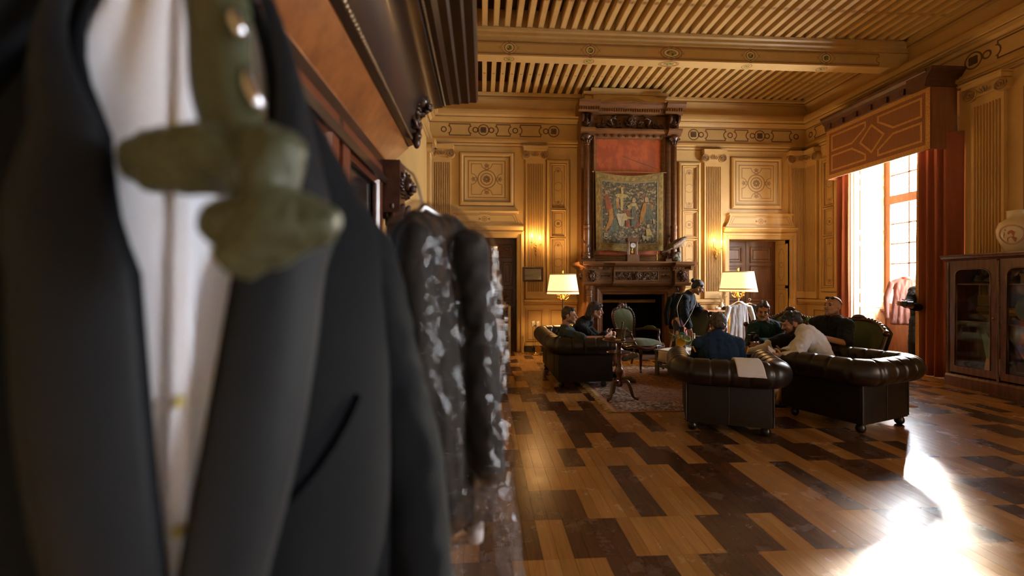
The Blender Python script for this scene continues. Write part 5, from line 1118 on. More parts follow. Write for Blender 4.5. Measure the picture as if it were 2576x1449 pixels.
pe = thing('pestle', 'dark pestle standing in the bronze mortar', 'pestle', (1.72, 5.57, .813)); b = MB(); b.tube([(-.01, 0, -.012), (.0, .0, .03), (.012, .006, .12), (.015, .008, .15)], [.018, .013, .012, .015], 10); b.ball((.016, .008, .155), .016, 10, 6); b.build('shaft', mat('dark_iron', (.05, .035, .025), .35, .7), pe, smooth=True)
ys = thing('brass_bar', 'small yellow brass bar lying on the tripod table', 'bar', (1.655, 5.50, .757), .2); MB().box((0, 0, .007), (.075, .02, .013)).build('bar', gilt, ys, bevel=.005)
# ================================================================== coffee table and what stands on it
greyw = mat('weathered_wood', (.20, .155, .10), .5, col2=(.12, .09, .06), nscale=5, stretch=(1, 8, 1))
CTL = Vector((2.72, 7.04, 0)); E1 = Vector((.5, -.866, 0)); E2 = Vector((.866, .5, 0)); CTc = CTL + E1 * .5 + E2 * .36 + Vector((0, 0, .012)); ctr = math.atan2(E1.y, E1.x)
ct = thing('coffee_table', 'low grey wooden coffee table with shelf behind the middle armchair', 'table', CTc, ctr)
MB().box((0, 0, .395), (1.04, .76, .03)).build('table_top', greyw, ct, bevel=.006); MB().box((0, 0, .14), (.94, .66, .02)).build('shelf_board', greyw, ct)
MB().box((0, 0, .35), (.96, .68, .06)).build('apron', greyw, ct)
for x in (-.48, .48):
    for y in (-.34, .34): MB().box((x, y, .19), (.05, .05, .38)).build('leg', greyw, ct)
lace = mat('lace', (.72, .64, .54), .9); lc = thing('lace_cloth', 'cream lace runner hanging over the coffee table corner', 'cloth', CTc + Vector((0, 0, .41)), ctr); b = MB()
def lcf(i, j):
    x = lerp(-.44, -.08, i); y = lerp(-.54, .2, j); z = .004
    if y < -.375: z = .004 - (-.375 - y) ; y = -.385 - .012 * math.sin(x * 30) * (-.375 - y) * 6 if z < -.02 else -.385
    return (x + .02 * math.sin(j * 9), y, z)
b.grid(lcf, 30, 26); b.build('lace', lace, lc, smooth=True, solid=.003)
b = MB()
for k in range(22):
    x = lerp(-.44, -.08, (k + .5) / 22); b.prism(arc(x, -.165, .010, 180, 360, 6), -.002, .002, lambda u, v, h: (u, -.388 + h, v))
b.build('scallop', lace, lc)['kind'] = 'stuff'
def onT(px, py, z=.414): p = atZ(px, py, z); return p
vs = thing('flower_vase', 'squat green glass vase of flowers on the coffee table', 'vase', Vector((2.99, 6.72, .424))); b = MB(); b.lathe([(.065, 0), (.075, .006), (.078, .05), (.075, .10), (.070, .12), (.066, .12), (.068, .01), (.001, .008)], n=20); b.build('vase', mat('green_glass', (.30, .34, .20), .12, trans=.45), vs, smooth=True)
b = MB()
for k in range(14): a = k * 2.4; r = .05 + .06 * ((k * .618) % 1); b.tube([(.02 * math.cos(a), .02 * math.sin(a), .02), (r * .6 * math.cos(a), r * .6 * math.sin(a), .13), (r * 1.2 * math.cos(a), r * 1.2 * math.sin(a), .17 + .05 * ((k * .37) % 1))], .004, 5)
b.build('stem', mat('stem_green', (.10, .16, .05), .6), vs)
yel = mat('yellow_bloom', (.80, .46, .02), .5); pal = mat('pale_green_bloom', (.50, .52, .25), .5, col2=(.25, .36, .10), nscale=40, contrast=(.45, .55)); lf = mat('leaf_green', (.08, .14, .04), .5)
def cup(M, c, r, mt, nm):
    b = MB(); b.grid(lambda i, j: Vector(c) + M @ Vector((r * j * math.cos(i * 2 * PI) * (1 + .12 * math.cos(2 * PI * i)), r * j * math.sin(i * 2 * PI), .30 * r * j * j + .006 * math.sin(i * 6 * PI) * j)), 20, 6, cu=True); b.build(nm, mt, vs, smooth=True, solid=.003)
cup(Matrix.Rotation(math.radians(68), 3, 'X'), (-.055, -.09, .155), .073, yel, 'bloom')
for c, r, ax, an, mt in (((.06, -.05, .20), .06, 'X', 50, pal), ((.09, -.03, .15), .055, 'X', 75, pal), ((0, .02, .23), .05, 'Y', 25, pal), ((-.07, .03, .22), .045, 'Y', -35, lf), ((.03, .06, .25), .05, 'X', -40, lf), ((-.11, -.02, .20), .05, 'Y', -70, lf), ((.0, -.09, .22), .045, 'X', 60, pal), ((.13, .02, .2), .045, 'Y', 60, lf)): cup(Matrix.Rotation(math.radians(an), 3, ax), c, r, mt, 'bloom' if mt is pal else 'leaf')
b = MB()
for k in range(8): a = -.6 - k * .5; b.tube([(0, 0, .15), (.1 * math.cos(a), .1 * math.sin(a), .24), (.19 * math.cos(a), .19 * math.sin(a), .22 + .05 * (k % 3))], [.004, .009, .002], 5, flat=.4)
b.build('blade', mat('blade_grey_green', (.26, .30, .18), .6), vs)
cd = thing('candle', 'white pillar candle on the coffee table by the flowers', 'candle', Vector((3.22, 6.78, .424))); b = MB(); b.lathe([(.021, 0), (.021, .27), (.017, .275)], n=14); b.build('wax', mat('ivory_wax', (.74, .64, .45), .5, sss=.1), cd, smooth=True, ang=40); MB().tube([(0, 0, .275), (0, .002, .29)], .0015, 5).build('wick', black, cd)
bk = thing('black_box', 'black metal-edged box standing on the coffee table end', 'box', Vector((3.50, 6.50, .424)), .3); MB().box((0, 0, .085), (.13, .09, .17)).build('box', mat('black_plastic', (.012, .012, .013), .3), bk, bevel=.006); MB().box((0, 0, .172), (.134, .094, .006)).build('rim', mat('steel', (.5, .5, .5), .3, 1), bk)
# ================================================================== Victorian seats in green velvet
velvet = mat('green_velvet', (.105, .125, .060), .8, sheen=.8, col2=(.075, .092, .042), nscale=5); carv = mat('carved_mahogany', (.085, .030, .015), .28, col2=(.05, .017, .009), nscale=12)
def beads(b, pts, r, step=2):
    for k in range(0, len(pts), step): b.ball(pts[k], (r * 1.2, r, r * 1.2), 7, 5)
def cabriole(b, x, y, h, ox, oy, r=.026):
    pts = curve([(x, y, h), (x + .035 * ox, y + .035 * oy, h - .08), (x + .02 * ox, y + .02 * oy, h * .45), (x - .01 * ox, y - .01 * oy, .08), (x + .03 * ox, y + .03 * oy, .015)], 5); b.tube(pts, [lerp(r * 1.25, r * .55, i / (len(pts) - 1)) for i in range(len(pts))], 8); b.ball((x + .035 * ox, y + .035 * oy, .018), .018, 8, 6)
def fauteuil(label, loc, rz, group):
    S = thing('salon_armchair', label, 'armchair', loc, rz, group)
    # balloon back outline in the plane x,z leaning back
    lean = lambda x, z: (x, -.27 - (z - .45) * .22, z)
    outl = curve([(-.19, 0, .50), (-.20, 0, .60), (-.245, 0, .74), (-.26, 0, .88), (-.20, 0, .985), (-.09, 0, 1.02), (0, 0, 1.05), (.09, 0, 1.02), (.20, 0, .985), (.26, 0, .88), (.245, 0, .74), (.20, 0, .60), (.19, 0, .50)], 6)
    pts = [lean(p.x, p.z) for p in outl]; b = MB(); b.tube(pts + [lean(0, .485)], .024, 8, closed=True); 
    beads(b, [(p[0] * 1.0, p[1] + .022, p[2]) for p in pts], .012, 2)
    c = lean(0, 1.06); b.ball((c[0], c[1] + .02, c[2]), (.045, .03, .05), 10, 8)
    for s in (-1, 1):
        mm = lambda u, v, h: (s * u, c[1] + .02 + h, v); scroll(b, mm, .075, 1.045, .035, 0, 1, 0, .012); scroll(b, mm, .15, 1.015, .028, 0, -1, 0, .010); scroll(b, mm, .215, .975, .022, 0, 1, 0, .009)
        leaf(b, mm, .02, 1.08, .4, .08, .015, 0)
    b.build('back_frame', carv, S, smooth=True)
    outl = outl + [Vector((lerp(.19, -.19, k / 8), 0, .50)) for k in range(1, 9)]; n = len(outl); cx, cz = 0, .76; b = MB()
    def bp(i, j):
        k = i * (n - 1); k0 = int(k); k1 = min(k0 + 1, n - 1); p = outl[k0].lerp(outl[k1], k - k0); x = cx + (p.x - cx) * j * .93; z = cz + (p.z - cz) * j * .94; q = lean(x, z); return (q[0], q[1] + .05 * (1 - j ** 3), q[2])
    b.grid(bp, n, 9)
    def bq(i, j): p = bp(i, j); return (p[0], 2 * lean(0, p[2])[1] - p[1] - .01 + .03 * (1 - j ** 3), p[2])
    b.grid(bq, n, 9); b.build('back_cushion', velvet, S, smooth=True)
    b = MB(); ol = curve([(-.22, -.28, 0), (-.30, .0, 0), (-.31, .22, 0), (-.18, .33, 0), (0, .36, 0), (.18, .33, 0), (.31, .22, 0), (.30, .0, 0), (.22, -.28, 0)], 6); m2 = len(ol)
    b.grid(lambda i, j: ((lambda p: (p.x * j, p.y * j if True else 0, .43 + .085 * (1 - j ** 4)))(ol[min(int(i * m2), m2 - 1)])), m2, 9, cu=True); b.build('seat_cushion', velvet, S, smooth=True)
    b = MB(); b.tube([(p.x, p.y, .405 - .02 * math.cos(6 * math.atan2(p.y, p.x))) for p in ol], .03, 8, closed=True); b.tube([(p.x * .98, p.y * .98, .43) for p in ol], .015, 6, closed=True)
    scroll(b, lambda u, v, h: (u, .385 + h, v), -.03, .40, .03, 0, 1, 0, .01); scroll(b, lambda u, v, h: (u, .385 + h, v), .03, .40, .03, 0, -1, PI, .01); b.build('seat_rail', carv, S, smooth=True)
    for sx in (-1, 1):
        b = MB(); cabriole(b, sx * .26, .25, .40, sx * .7, .7); b.build('leg', carv, S, smooth=True)
        b = MB(); b.tube(curve([(sx * .20, -.26, .40), (sx * .22, -.32, .2), (sx * .23, -.38, .01)], 5), .02, 8); b.build('leg', carv, S, smooth=True)
        b = MB(); b.tube(curve([(sx * .225, -.30, .63), (sx * .30, -.16, .655), (sx * .335, .0, .665), (sx * .345, .10, .655), (sx * .35, .13, .61), (sx * .315, .14, .53), (sx * .29, .2, .42)], 6), .019, 8); b.ball((sx * .35, .12, .65), .024, 8, 6); b.build('arm', carv, S, smooth=True)
        b = MB(); b.tube([(sx * .29, -.15, .675), (sx * .315, -.09, .69), (sx * .335, .0, .695), (sx * .343, .06, .68)], [.014, .028, .028, .014], 10); b.build('arm_pad', velvet, S, smooth=True)
    return S
GV = 'green velvet salon armchairs'
fauteuil('green velvet balloon-back armchair before the fireplace opening', (2.66, 7.60, .012), math.radians(-180 + 30), GV)
fauteuil('green velvet balloon-back armchair behind the bending woman', (4.10, 8.22, 0), math.radians(-50), GV)
# sofa
SV = thing('salon_sofa', 'green velvet carved sofa seating a bald man behind the right armchair', 'sofa', (4.30, 5.76, .012), math.radians(123.6), None)
sw = .77
def crest(u): return .93 + .14 * math.exp(-((u - .52) / .20) ** 2) + .07 * math.exp(-((u + .55) / .24) ** 2) + .02 * math.cos(u * 6) + (.06 * max(0, abs(u) - .8) / .2 if abs(u) > .8 else 0)
def sofaback(u, t):
    x = sw * u; z = lerp(.46, crest(u), t); wing = max(0, abs(u) - .72) / .28; y = -.33 - .12 * t + wing ** 1.5 * .42; return Vector((x * (1 - .04 * wing + .10 * t * wing), y, z - wing ** 2 * .16 * t))
b = MB(); b.grid(lambda i, j: tuple(sofaback(i * 2 - 1, j) + Vector((0, .035 * math.sin(PI * j), 0))), 50, 10); b.grid(lambda i, j: tuple(sofaback(i * 2 - 1, j) + Vector((0, -.05, 0)) if abs(i * 2 - 1) < .8 else sofaback(i * 2 - 1, j) + Vector((.05 * (1 if i > .5 else -1), -.03, 0))), 50, 10); b.build('back_cushion', velvet, SV, smooth=True)
b = MB(); cp = [tuple(sofaback(-1 + 2 * k / 90, 1.0)) for k in range(91)]; b.tube(cp, .024, 8); beads(b, [(p[0], p[1], p[2] + .02) for p in cp], .014, 2)
for u in (.52, -.55): p = sofaback(u, 1.0); b.ball((p.x, p.y, p.z + .03), (.07, .03, .035), 10, 6)
for s in (-1, 1): b.tube([tuple(sofaback(s, 1 - k / 10) + Vector((0, .01, 0))) for k in range(11)], .026, 8); p = sofaback(s, 1.0); b.ball((p.x, p.y + .02, p.z), .04, 10, 8)
b.build('crest_rail', carv, SV, smooth=True)
b = MB(); b.grid(lambda i, j: (lerp(-.72, .72, i), lerp(-.36, .40 - .05 * math.cos(i * 2 * PI), j), .44 + .05 * (1 - (2 * j - 1) ** 4) * (1 - (2 * i - 1) ** 8)), 24, 12); b.b2((-.72, -.36, .32), (.72, .34, .44)); b.build('seat_cushion', velvet, SV, smooth=True, ang=50)
b = MB(); b.tube([(lerp(-.74, .74, k / 30), .39 - .05 * math.cos(k / 30 * 2 * PI), .35 + .015 * math.cos(k / 30 * 6 * PI)) for k in range(31)], .032, 8); b.build('seat_rail', carv, SV, smooth=True)
for sx in (-1, 1):
    b = MB(); cabriole(b, sx * .66, .32, .34, sx * .7, .7, .03); b.build('leg', carv, SV, smooth=True); b = MB(); b.tube([(sx * .66, -.33, .36), (sx * .68, -.42, .01)], .022, 8); b.build('leg', carv, SV, smooth=True)
# ================================================================== curtains and pelmet
redc = mat('red_curtain', (.34, .105, .055), .85, sheen=.5, col2=(.25, .075, .038), nscale=3, stretch=(1, 1, .1)); trimg = mat('gold_braid', (.50, .26, .07), .7, col2=(.38, .17, .04), nscale=60, contrast=(.45, .55))
def curtain(label, y0, y1, x, folds, edge):
    C = thing('curtain', label, 'curtain', (x, (y0 + y1) / 2, 0), 0, 'red window curtains'); b = MB()
    wv = lambda t: .045 * math.sin(t * folds * 2 * PI) + .02 * math.sin(t * folds * 4.3 * PI + 1)
    f = lambda t, j: (x + wv(t) * (1 - .35 * j) * (1 if edge < 0 else 1 - math.exp(-(t / .08) ** 2)) + (0 if edge < 0 else .15 * math.exp(-(t / .08) ** 2)), lerp(y0, y1, t) + .012 * math.sin(t * 20 + j * 3), lerp(.015, 3.75, j))
    b.grid(f, folds * 14, 14); b.build('cloth', redc, C, smooth=True, world=True, solid=.006)
    b = MB(); a0, a1 = (.0, .10) if edge < 0 else (.90, 1.0); b.grid(lambda i, j: (f(lerp(a0, a1, i), j)[0] - .008, f(lerp(a0, a1, i), j)[1], f(lerp(a0, a1, i), j)[2]), 8, 14); b.build('braid', trimg, C, smooth=True, world=True)
    b = MB(); b.grid(lambda i, j: (f(i, 0)[0] - .004, f(i, 0)[1], lerp(.004, .02, j)), folds * 14, 2); b.build('hem_lining', mat('pale_lining', (.62, .5, .36), .8), C, world=True)
curtain('red curtain with gold braid at the far side of the window', 8.33, 8.60, 7.02, 2, -1)
curtain('red curtain with gold braid beside the display cabinet', 6.36, 6.95, 7.04, 4, 1)
PXm = 6.75; PY = (6.46, 8.55); pm = thing('pelmet', 'boxed red pelmet with gold braid diamond pattern over the window', 'pelmet', (6.95, 7.5, 3.5)); plm = mat('pelmet_cloth', (.25, .105, .045), .85, sheen=.4, col2=(.20, .08, .034), nscale=8, stretch=(8, 8, .3), coords='World')
b = MB(); b.b2((PXm, PY[0], 3.50), (PXm + .02, PY[1], 4.47)); b.b2((PXm, PY[0], 3.50), (XR - .02, PY[0] + .02, 4.47)); b.b2((PXm, PY[1] - .02, 3.50), (XR - .02, PY[1], 4.47)); b.build('cloth', plm, pm, world=True)
mp_ = lambda u, v, h: (PXm - h, u, v); yc = (PY[0] + PY[1]) / 2
b = MB(); b.ribbon([(PY[0] + .04, 3.54), (PY[1] - .04, 3.54), (PY[1] - .04, 4.42), (PY[0] + .04, 4.42)], .075, .004, mp_, True); b.build('edge_braid', trimg, pm, world=True)
for sy in (-1, 1):
    for sz in (-1, 1):
        q = lambda u, v: (yc + sy * u, 3.985 + sz * v); b = MB(); b.ribbon([q(.13, .33), q(.90, .33), q(.90, .05), q(.42, .05), q(.13, .24)], .035, .004, mp_, True); b.build('pattern_braid', trimg, pm, world=True)
b = MB(); b.ribbon([(yc, 4.22), (yc + .24, 3.985), (yc, 3.75), (yc - .24, 3.985)], .035, .004, mp_, True); b.build('pattern_braid', trimg, pm, world=True)
cornw = mat('pelmet_wood', (.10, .038, .018), .4, col2=(.06, .022, .011), nscale=8, coords='World')
b = MB(); cpr = [(-.44, 4.44), (.0, 4.44), (.015, 4.47), (.03, 4.56), (.06, 4.58), (.075, 4.62), (.11, 4.66), (.12, 4.70), (-.44, 4.71)]; b.mould(PY[0] - .02, PY[1] + .02, cpr, mp_)
b.mould(PXm - .1, XR, [(-.3, 4.44), (.0, 4.44), (.03, 4.56), (.075, 4.62), (.11, 4.66), (.12, 4.70), (-.3, 4.71)], lambda u, v, h: (u, PY[0] - h, v)); b.build('carved_cornice', cornw, pm, world=True)
for k in range(7): u = lerp(PY[0] + .12, PY[1] - .12, k / 6); b = MB(); b.prism([(u - .035, 4.47), (u + .035, 4.47), (u + .045, 4.56), (u - .045, 4.56)], .0, .055, mp_); b.build('bracket', cornw, pm, world=True)
# ================================================================== display cabinet
cab = mat('cabinet_mahogany', (.13, .045, .020), .25, col2=(.08, .027, .012), nscale=4, stretch=(6, 6, 1), coat=.4, coords='World')
CB = thing('display_cabinet', 'dark mahogany glazed display cabinet with arched doors beside the curtain', 'cabinet', (6.95, 5.2, 0)); XC = 6.72; CY = (4.05, 6.19); mcb = lambda u, v, h: (XC - h, u, v)
b = MB(); b.b2((XC - .03, CY[0], 0), (XR, CY[1] + .0, .14)); b.mould(CY[0], CY[1], [(-.2, .14), (.03, .14), (.02, .17), (0, .18), (-.2, .18)], mcb); b.build('plinth', cab, CB, world=True)
b = MB(); b.b2((XC, CY[0], 1.78), (XR, CY[1], 1.83)); b.mould(CY[0] - .03, CY[1] + .04, [(-.3, 1.78), (.0, 1.78), (.02, 1.80), (.05, 1.81), (.06, 1.84), (-.3, 1.845)], mcb); b.b2((XC - .06, CY[0] - .03, 1.845), (XR, CY[1] + .05, 1.865)); b.build('top', cab, CB, world=True)
b = MB(); b.b2((XC, CY[1] - .05, .14), (XR, CY[1], 1.78)); b.build('end_panel', cab, CB, world=True); b = MB(); b.b2((XC, CY[0], .14), (XR, CY[0] + .05, 1.78)); b.build('end_panel', cab, CB, world=True)
MB().b2((XR - .04, CY[0], .14), (XR - .01, CY[1], 1.78)).build('back_mirror', mat('old_mirror', (.55, .5, .42), .12, 1.0), CB, world=True)
for z in (.22, .92, 1.44): MB().b2((XC + .03, CY[0] + .05, z), (XR - .04, CY[1] - .05, z + .018)).build('shelf_board', cab, CB, world=True)
for u0, u1 in ((5.54, 6.14), (4.82, 5.50), (4.10, 4.78)):
    b = MB(); st = .075; r = .10; z0, z1 = .20, 1.78; pz0, pz1 = .30, 1.66; a0, a1 = u0 + st, u1 - st
    inner = [(a1, pz0), (a1, pz1 - r)] + [(a1 - r + r * math.cos(math.radians(a)), pz1 - r + r * math.sin(math.radians(a))) for a in range(10, 91, 16)] + [(a0 + r - r * math.sin(math.radians(a)), pz1 - r + r * math.cos(math.radians(a))) for a in range(0, 91, 15)] + [(a0, pz1 - r), (a0, pz0)]
    outer = []
    for u, v in inner:
        outer.append((u1 if u > (u0 + u1) / 2 else u0, z1 if v > pz1 - r + .001 else (z0 if v < pz0 + .01 else v)))
    n = len(inner); V = [mcb(u, v, .012) for u, v in inner] + [mcb(u, v, .012) for u, v in outer] + [mcb(u, v, -.02) for u, v in inner] + [mcb(u, v, -.02) for u, v in outer]; F = []
    for i in range(n):
        j = (i + 1) % n; F += [(i, j, n + j, n + i), (2 * n + i, 2 * n + j, j, i), (n + i, n + j, 3 * n + j, 3 * n + i)]
    b.add(V, F); dr = b.build('door', cab, CB, world=True)
    b = MB(); b.tube([mcb(u, v, .012) for u, v in inner], .009, 6, closed=True); k = b.build('bead_moulding', cab, dr, smooth=True); 
    b = MB(); b.prism(inner, -.006, -.003, mcb); b.build('pane', glass, dr)
    MB().ball(mcb(u0 + .035, 1.0, .02), .014, 8, 6).build('knob', brass, dr)
b = MB()
for u in (6.165, 5.52, 4.80, 4.07): b.b2((XC - .02, u - .02, .14), (XC + .02, u + .02, 1.78))
for u in (6.165, 5.52, 4.80, 4.07): MB().tube([(XC - .02, u, .18), (XC - .02, u, 1.76)], .014, 8).build('stile', cab, CB, world=True)
zsh = (.238, .938, 1.458); gl2 = mat('dark_glazed', (.015, .014, .016), .12)
for k, (y, lab) in enumerate(((5.94, 'black teardrop bottle at left on the cabinet top shelf'), (5.80, 'black teardrop bottle at right on the cabinet top shelf'))):
    t = thing('decanter', lab, 'bottle', (6.93, y, zsh[2]), 0, 'black decanters in the cabinet'); b = MB(); b.lathe([(.05, 0), (.085, .02), (.09, .05), (.06, .10), (.02, .15), (.012, .18), (.018, .185)], n=18); b.build('body', gl2, t, smooth=True); b = MB(); b.ball((0, 0, .195), .016, 8, 6); b.build('stopper', gl2, t, smooth=True)
def simple(nm, lab, cat, loc, prof, m, n=20, part='body'):
    t = thing(nm, lab, cat, loc); b = MB(); b.lathe(prof, n=n); b.build(part, m, t, smooth=True, ang=40); return t
tq = mat('turquoise_reflection', (.40, .58, .50), .5);  # turquoise sheet is put in for a bright reflection inside the cabinet
t = thing('reflection_sheet', 'pale turquoise sheet standing in for a reflection in the cabinet', 'paper', (6.95, 5.85, zsh[0])); b = MB(); b.prism([(-.20, .0), (-.02, .0), (.16, .62), (.10, .60)], -.004, .004, lambda u, v, h: (h + .12 * v, u, v + .004)); b.build('sheet', tq, t)
t = thing('folded_paper', 'crumpled tan paper bag at the cabinet bottom', 'paper', (6.92, 5.72, zsh[0])); b = MB(); b.box((0, 0, .10), (.12, .22, .2), taper=.8); b.build('bag', mat('kraft_paper', (.55, .33, .18), .7, bump=.4, bscale=14), t, bevel=.01)
simple('pottery_bowl', 'wide tan pottery bowl on the cabinet middle shelf', 'bowl', (6.95, 5.72, zsh[1]), [(.05, 0), (.07, .01), (.15, .08), (.16, .09), (.15, .09), (.06, .02), (.001, .015)], mat('tan_pottery', (.42, .24, .12), .4))
simple('dark_bowl', 'dark bowl at the left of the cabinet bottom shelf', 'bowl', (6.9, 5.98, zsh[0]), [(.06, 0), (.08, .01), (.11, .10), (.10, .10), (.06, .02), (.001, .015)], gl2)
for y, z, lab in ((5.30, zsh[1], 'mirror reflection painted as a turquoise dish behind the right cabinet door'), ):
    t = thing('reflection_disc', lab, 'reflection_disc', (6.98, y, z)); b = MB(); b.lathe([(.001, 0), (.16, .012), (.20, .035), (.21, .04)], (0, 0, .21), 24, axis=(-1, 0, .25)); b.build('plate', mat('dull_turquoise_reflection', (.28, .40, .38), .25), t, smooth=True, solid=.008)  # turquoise plate shape added as a painted mirror reflection
simple('green_jar', 'mossy green lidded jar on the right cabinet bottom shelf', 'jar', (6.93, 5.25, zsh[0]), [(.08, 0), (.11, .05), (.12, .14), (.08, .2), (.06, .21), (.03, .24), (.01, .25)], mat('moss_glaze', (.16, .16, .06), .4))
t = thing('tan_box', 'tan lidded box on the right cabinet top shelf', 'box', (6.95, 5.22, zsh[2])); MB().box((0, 0, .06), (.2, .34, .12)).build('box', mat('tan_card', (.45, .33, .18), .6), t, bevel=.008); MB().box((0, 0, .115), (.21, .35, .03)).build('lid', mat('tan_card', (.45, .33, .18), .6), t, bevel=.004)
# porcelain jar on top
jr = thing('porcelain_jar', 'large cream porcelain jar with red figure painting on the cabinet', 'jar', (6.95, 5.48, 1.866)); b = MB(); b.lathe([(.12, 0), (.13, .01), (.16, .08), (.205, .20), (.215, .30), (.19, .39), (.13, .435), (.115, .45), (.115, .53), (.125, .54), (.105, .54), (.10, .45)], n=40); b.build('body', mat('cream_porcelain', (.70, .58, .40), .22, coat=.5), jr, smooth=True)
redg = mat('iron_red_glaze', (.42, .14, .06), .3)
def onjar(a, z, r=None):
    P = [(0, .13), (.08, .16), (.20, .205), (.30, .215), (.39, .19)]
    for k in range(4):
        if z <= P[k + 1][0]: rr = lerp(P[k][1], P[k + 1][1], (z - P[k][0]) / (P[k + 1][0] - P[k][0])); break
    else: rr = .19
    an = math.radians(198) + a; return ((rr + .002) * math.cos(an), (rr + .002) * math.sin(an), z)
b = MB(); b.tube([onjar(.62 * math.cos(2 * PI * k / 28), .22 + .125 * math.sin(2 * PI * k / 28)) for k in range(28)], .0035, 5, closed=True); b.tube([onjar(.55 * math.cos(2 * PI * k / 28), .22 + .11 * math.sin(2 * PI * k / 28)) for k in range(28)], .002, 5, closed=True); b.build('painted_ring', redg, jr)
b = MB()
for poly in ([(-.25, .13), (.2, .13), (.28, .17), (.1, .20), (-.2, .18)], [(-.12, .18), (.12, .19), (.2, .25), (.05, .28), (-.15, .25)], [(-.3, .28), (-.22, .31), (.05, .27), (.0, .25)], [(-.38, .2), (-.3, .27), (-.26, .24), (-.33, .18)]): b.add([onjar(a, z) for a, z in poly], [tuple(range(len(poly)))])
b.build('painted_figure', redg, jr)
# ================================================================== people
skinm = mat('skin', (.50, .27, .17), .5, col2=(.44, .22, .13), nscale=10, sss=.08); skin_d = mat('skin_tan', (.40, .21, .125), .5, col2=(.34, .17, .10), nscale=10, sss=.08)
eyem = mat('eye_dark', (.02, .014, .010), .25)
def hairmat(n, c): return mat(n, c, .45, col2=tuple(x * .45 for x in c), nscale=30, stretch=(3, 3, 1), bump=.6, bscale=90)
def camv(x, y, z): return (_R * x + Vector((0, 0, y)) + _F * z).normalized()     # right, up, away
def handparts(P, w, d, pn, curl, s=1.0, thumb=1):
    d = d.normalized(); pn = (pn - d * pn.dot(d)).normalized(); sd = d.cross(pn).normalized() * thumb
    M = Matrix((sd, d, pn)).transposed()
    P.append(('e', w + d * .045 * s, (.038 * s, .052 * s, .015 * s), M)); P.append(('c', w, .026 * s, w + d * .05 * s, .028 * s))
    for k, L in ((-1.5, .85), (-.5, 1.0), (.5, 1.05), (1.5, .95)):
        q = w + d * (.085 - .004 * abs(k)) * s + sd * (.0185 * k * s); a = 0.0
        for j, l in enumerate((.040, .028, .022)):
            a += curl * (.6, .9, .7)[j]; v = d * math.cos(a) + pn * math.sin(a) + sd * (.05 * k); e = q + v * (l * L * s); P.append(('c', q, (.0098 - .001 * j) * s, e, (.0088 - .001 * j) * s)); q = e
    q = w + d * .022 * s + sd * .030 * s; e = q + (d * .55 + sd * .75 + pn * .3).normalized() * .045 * s; P.append(('c', q, .014 * s, e, .011 * s)); e2 = e + (d * .85 + sd * .2 + pn * .4).normalized() * .032 * s; P.append(('c', e, .011 * s, e2, .009 * s))
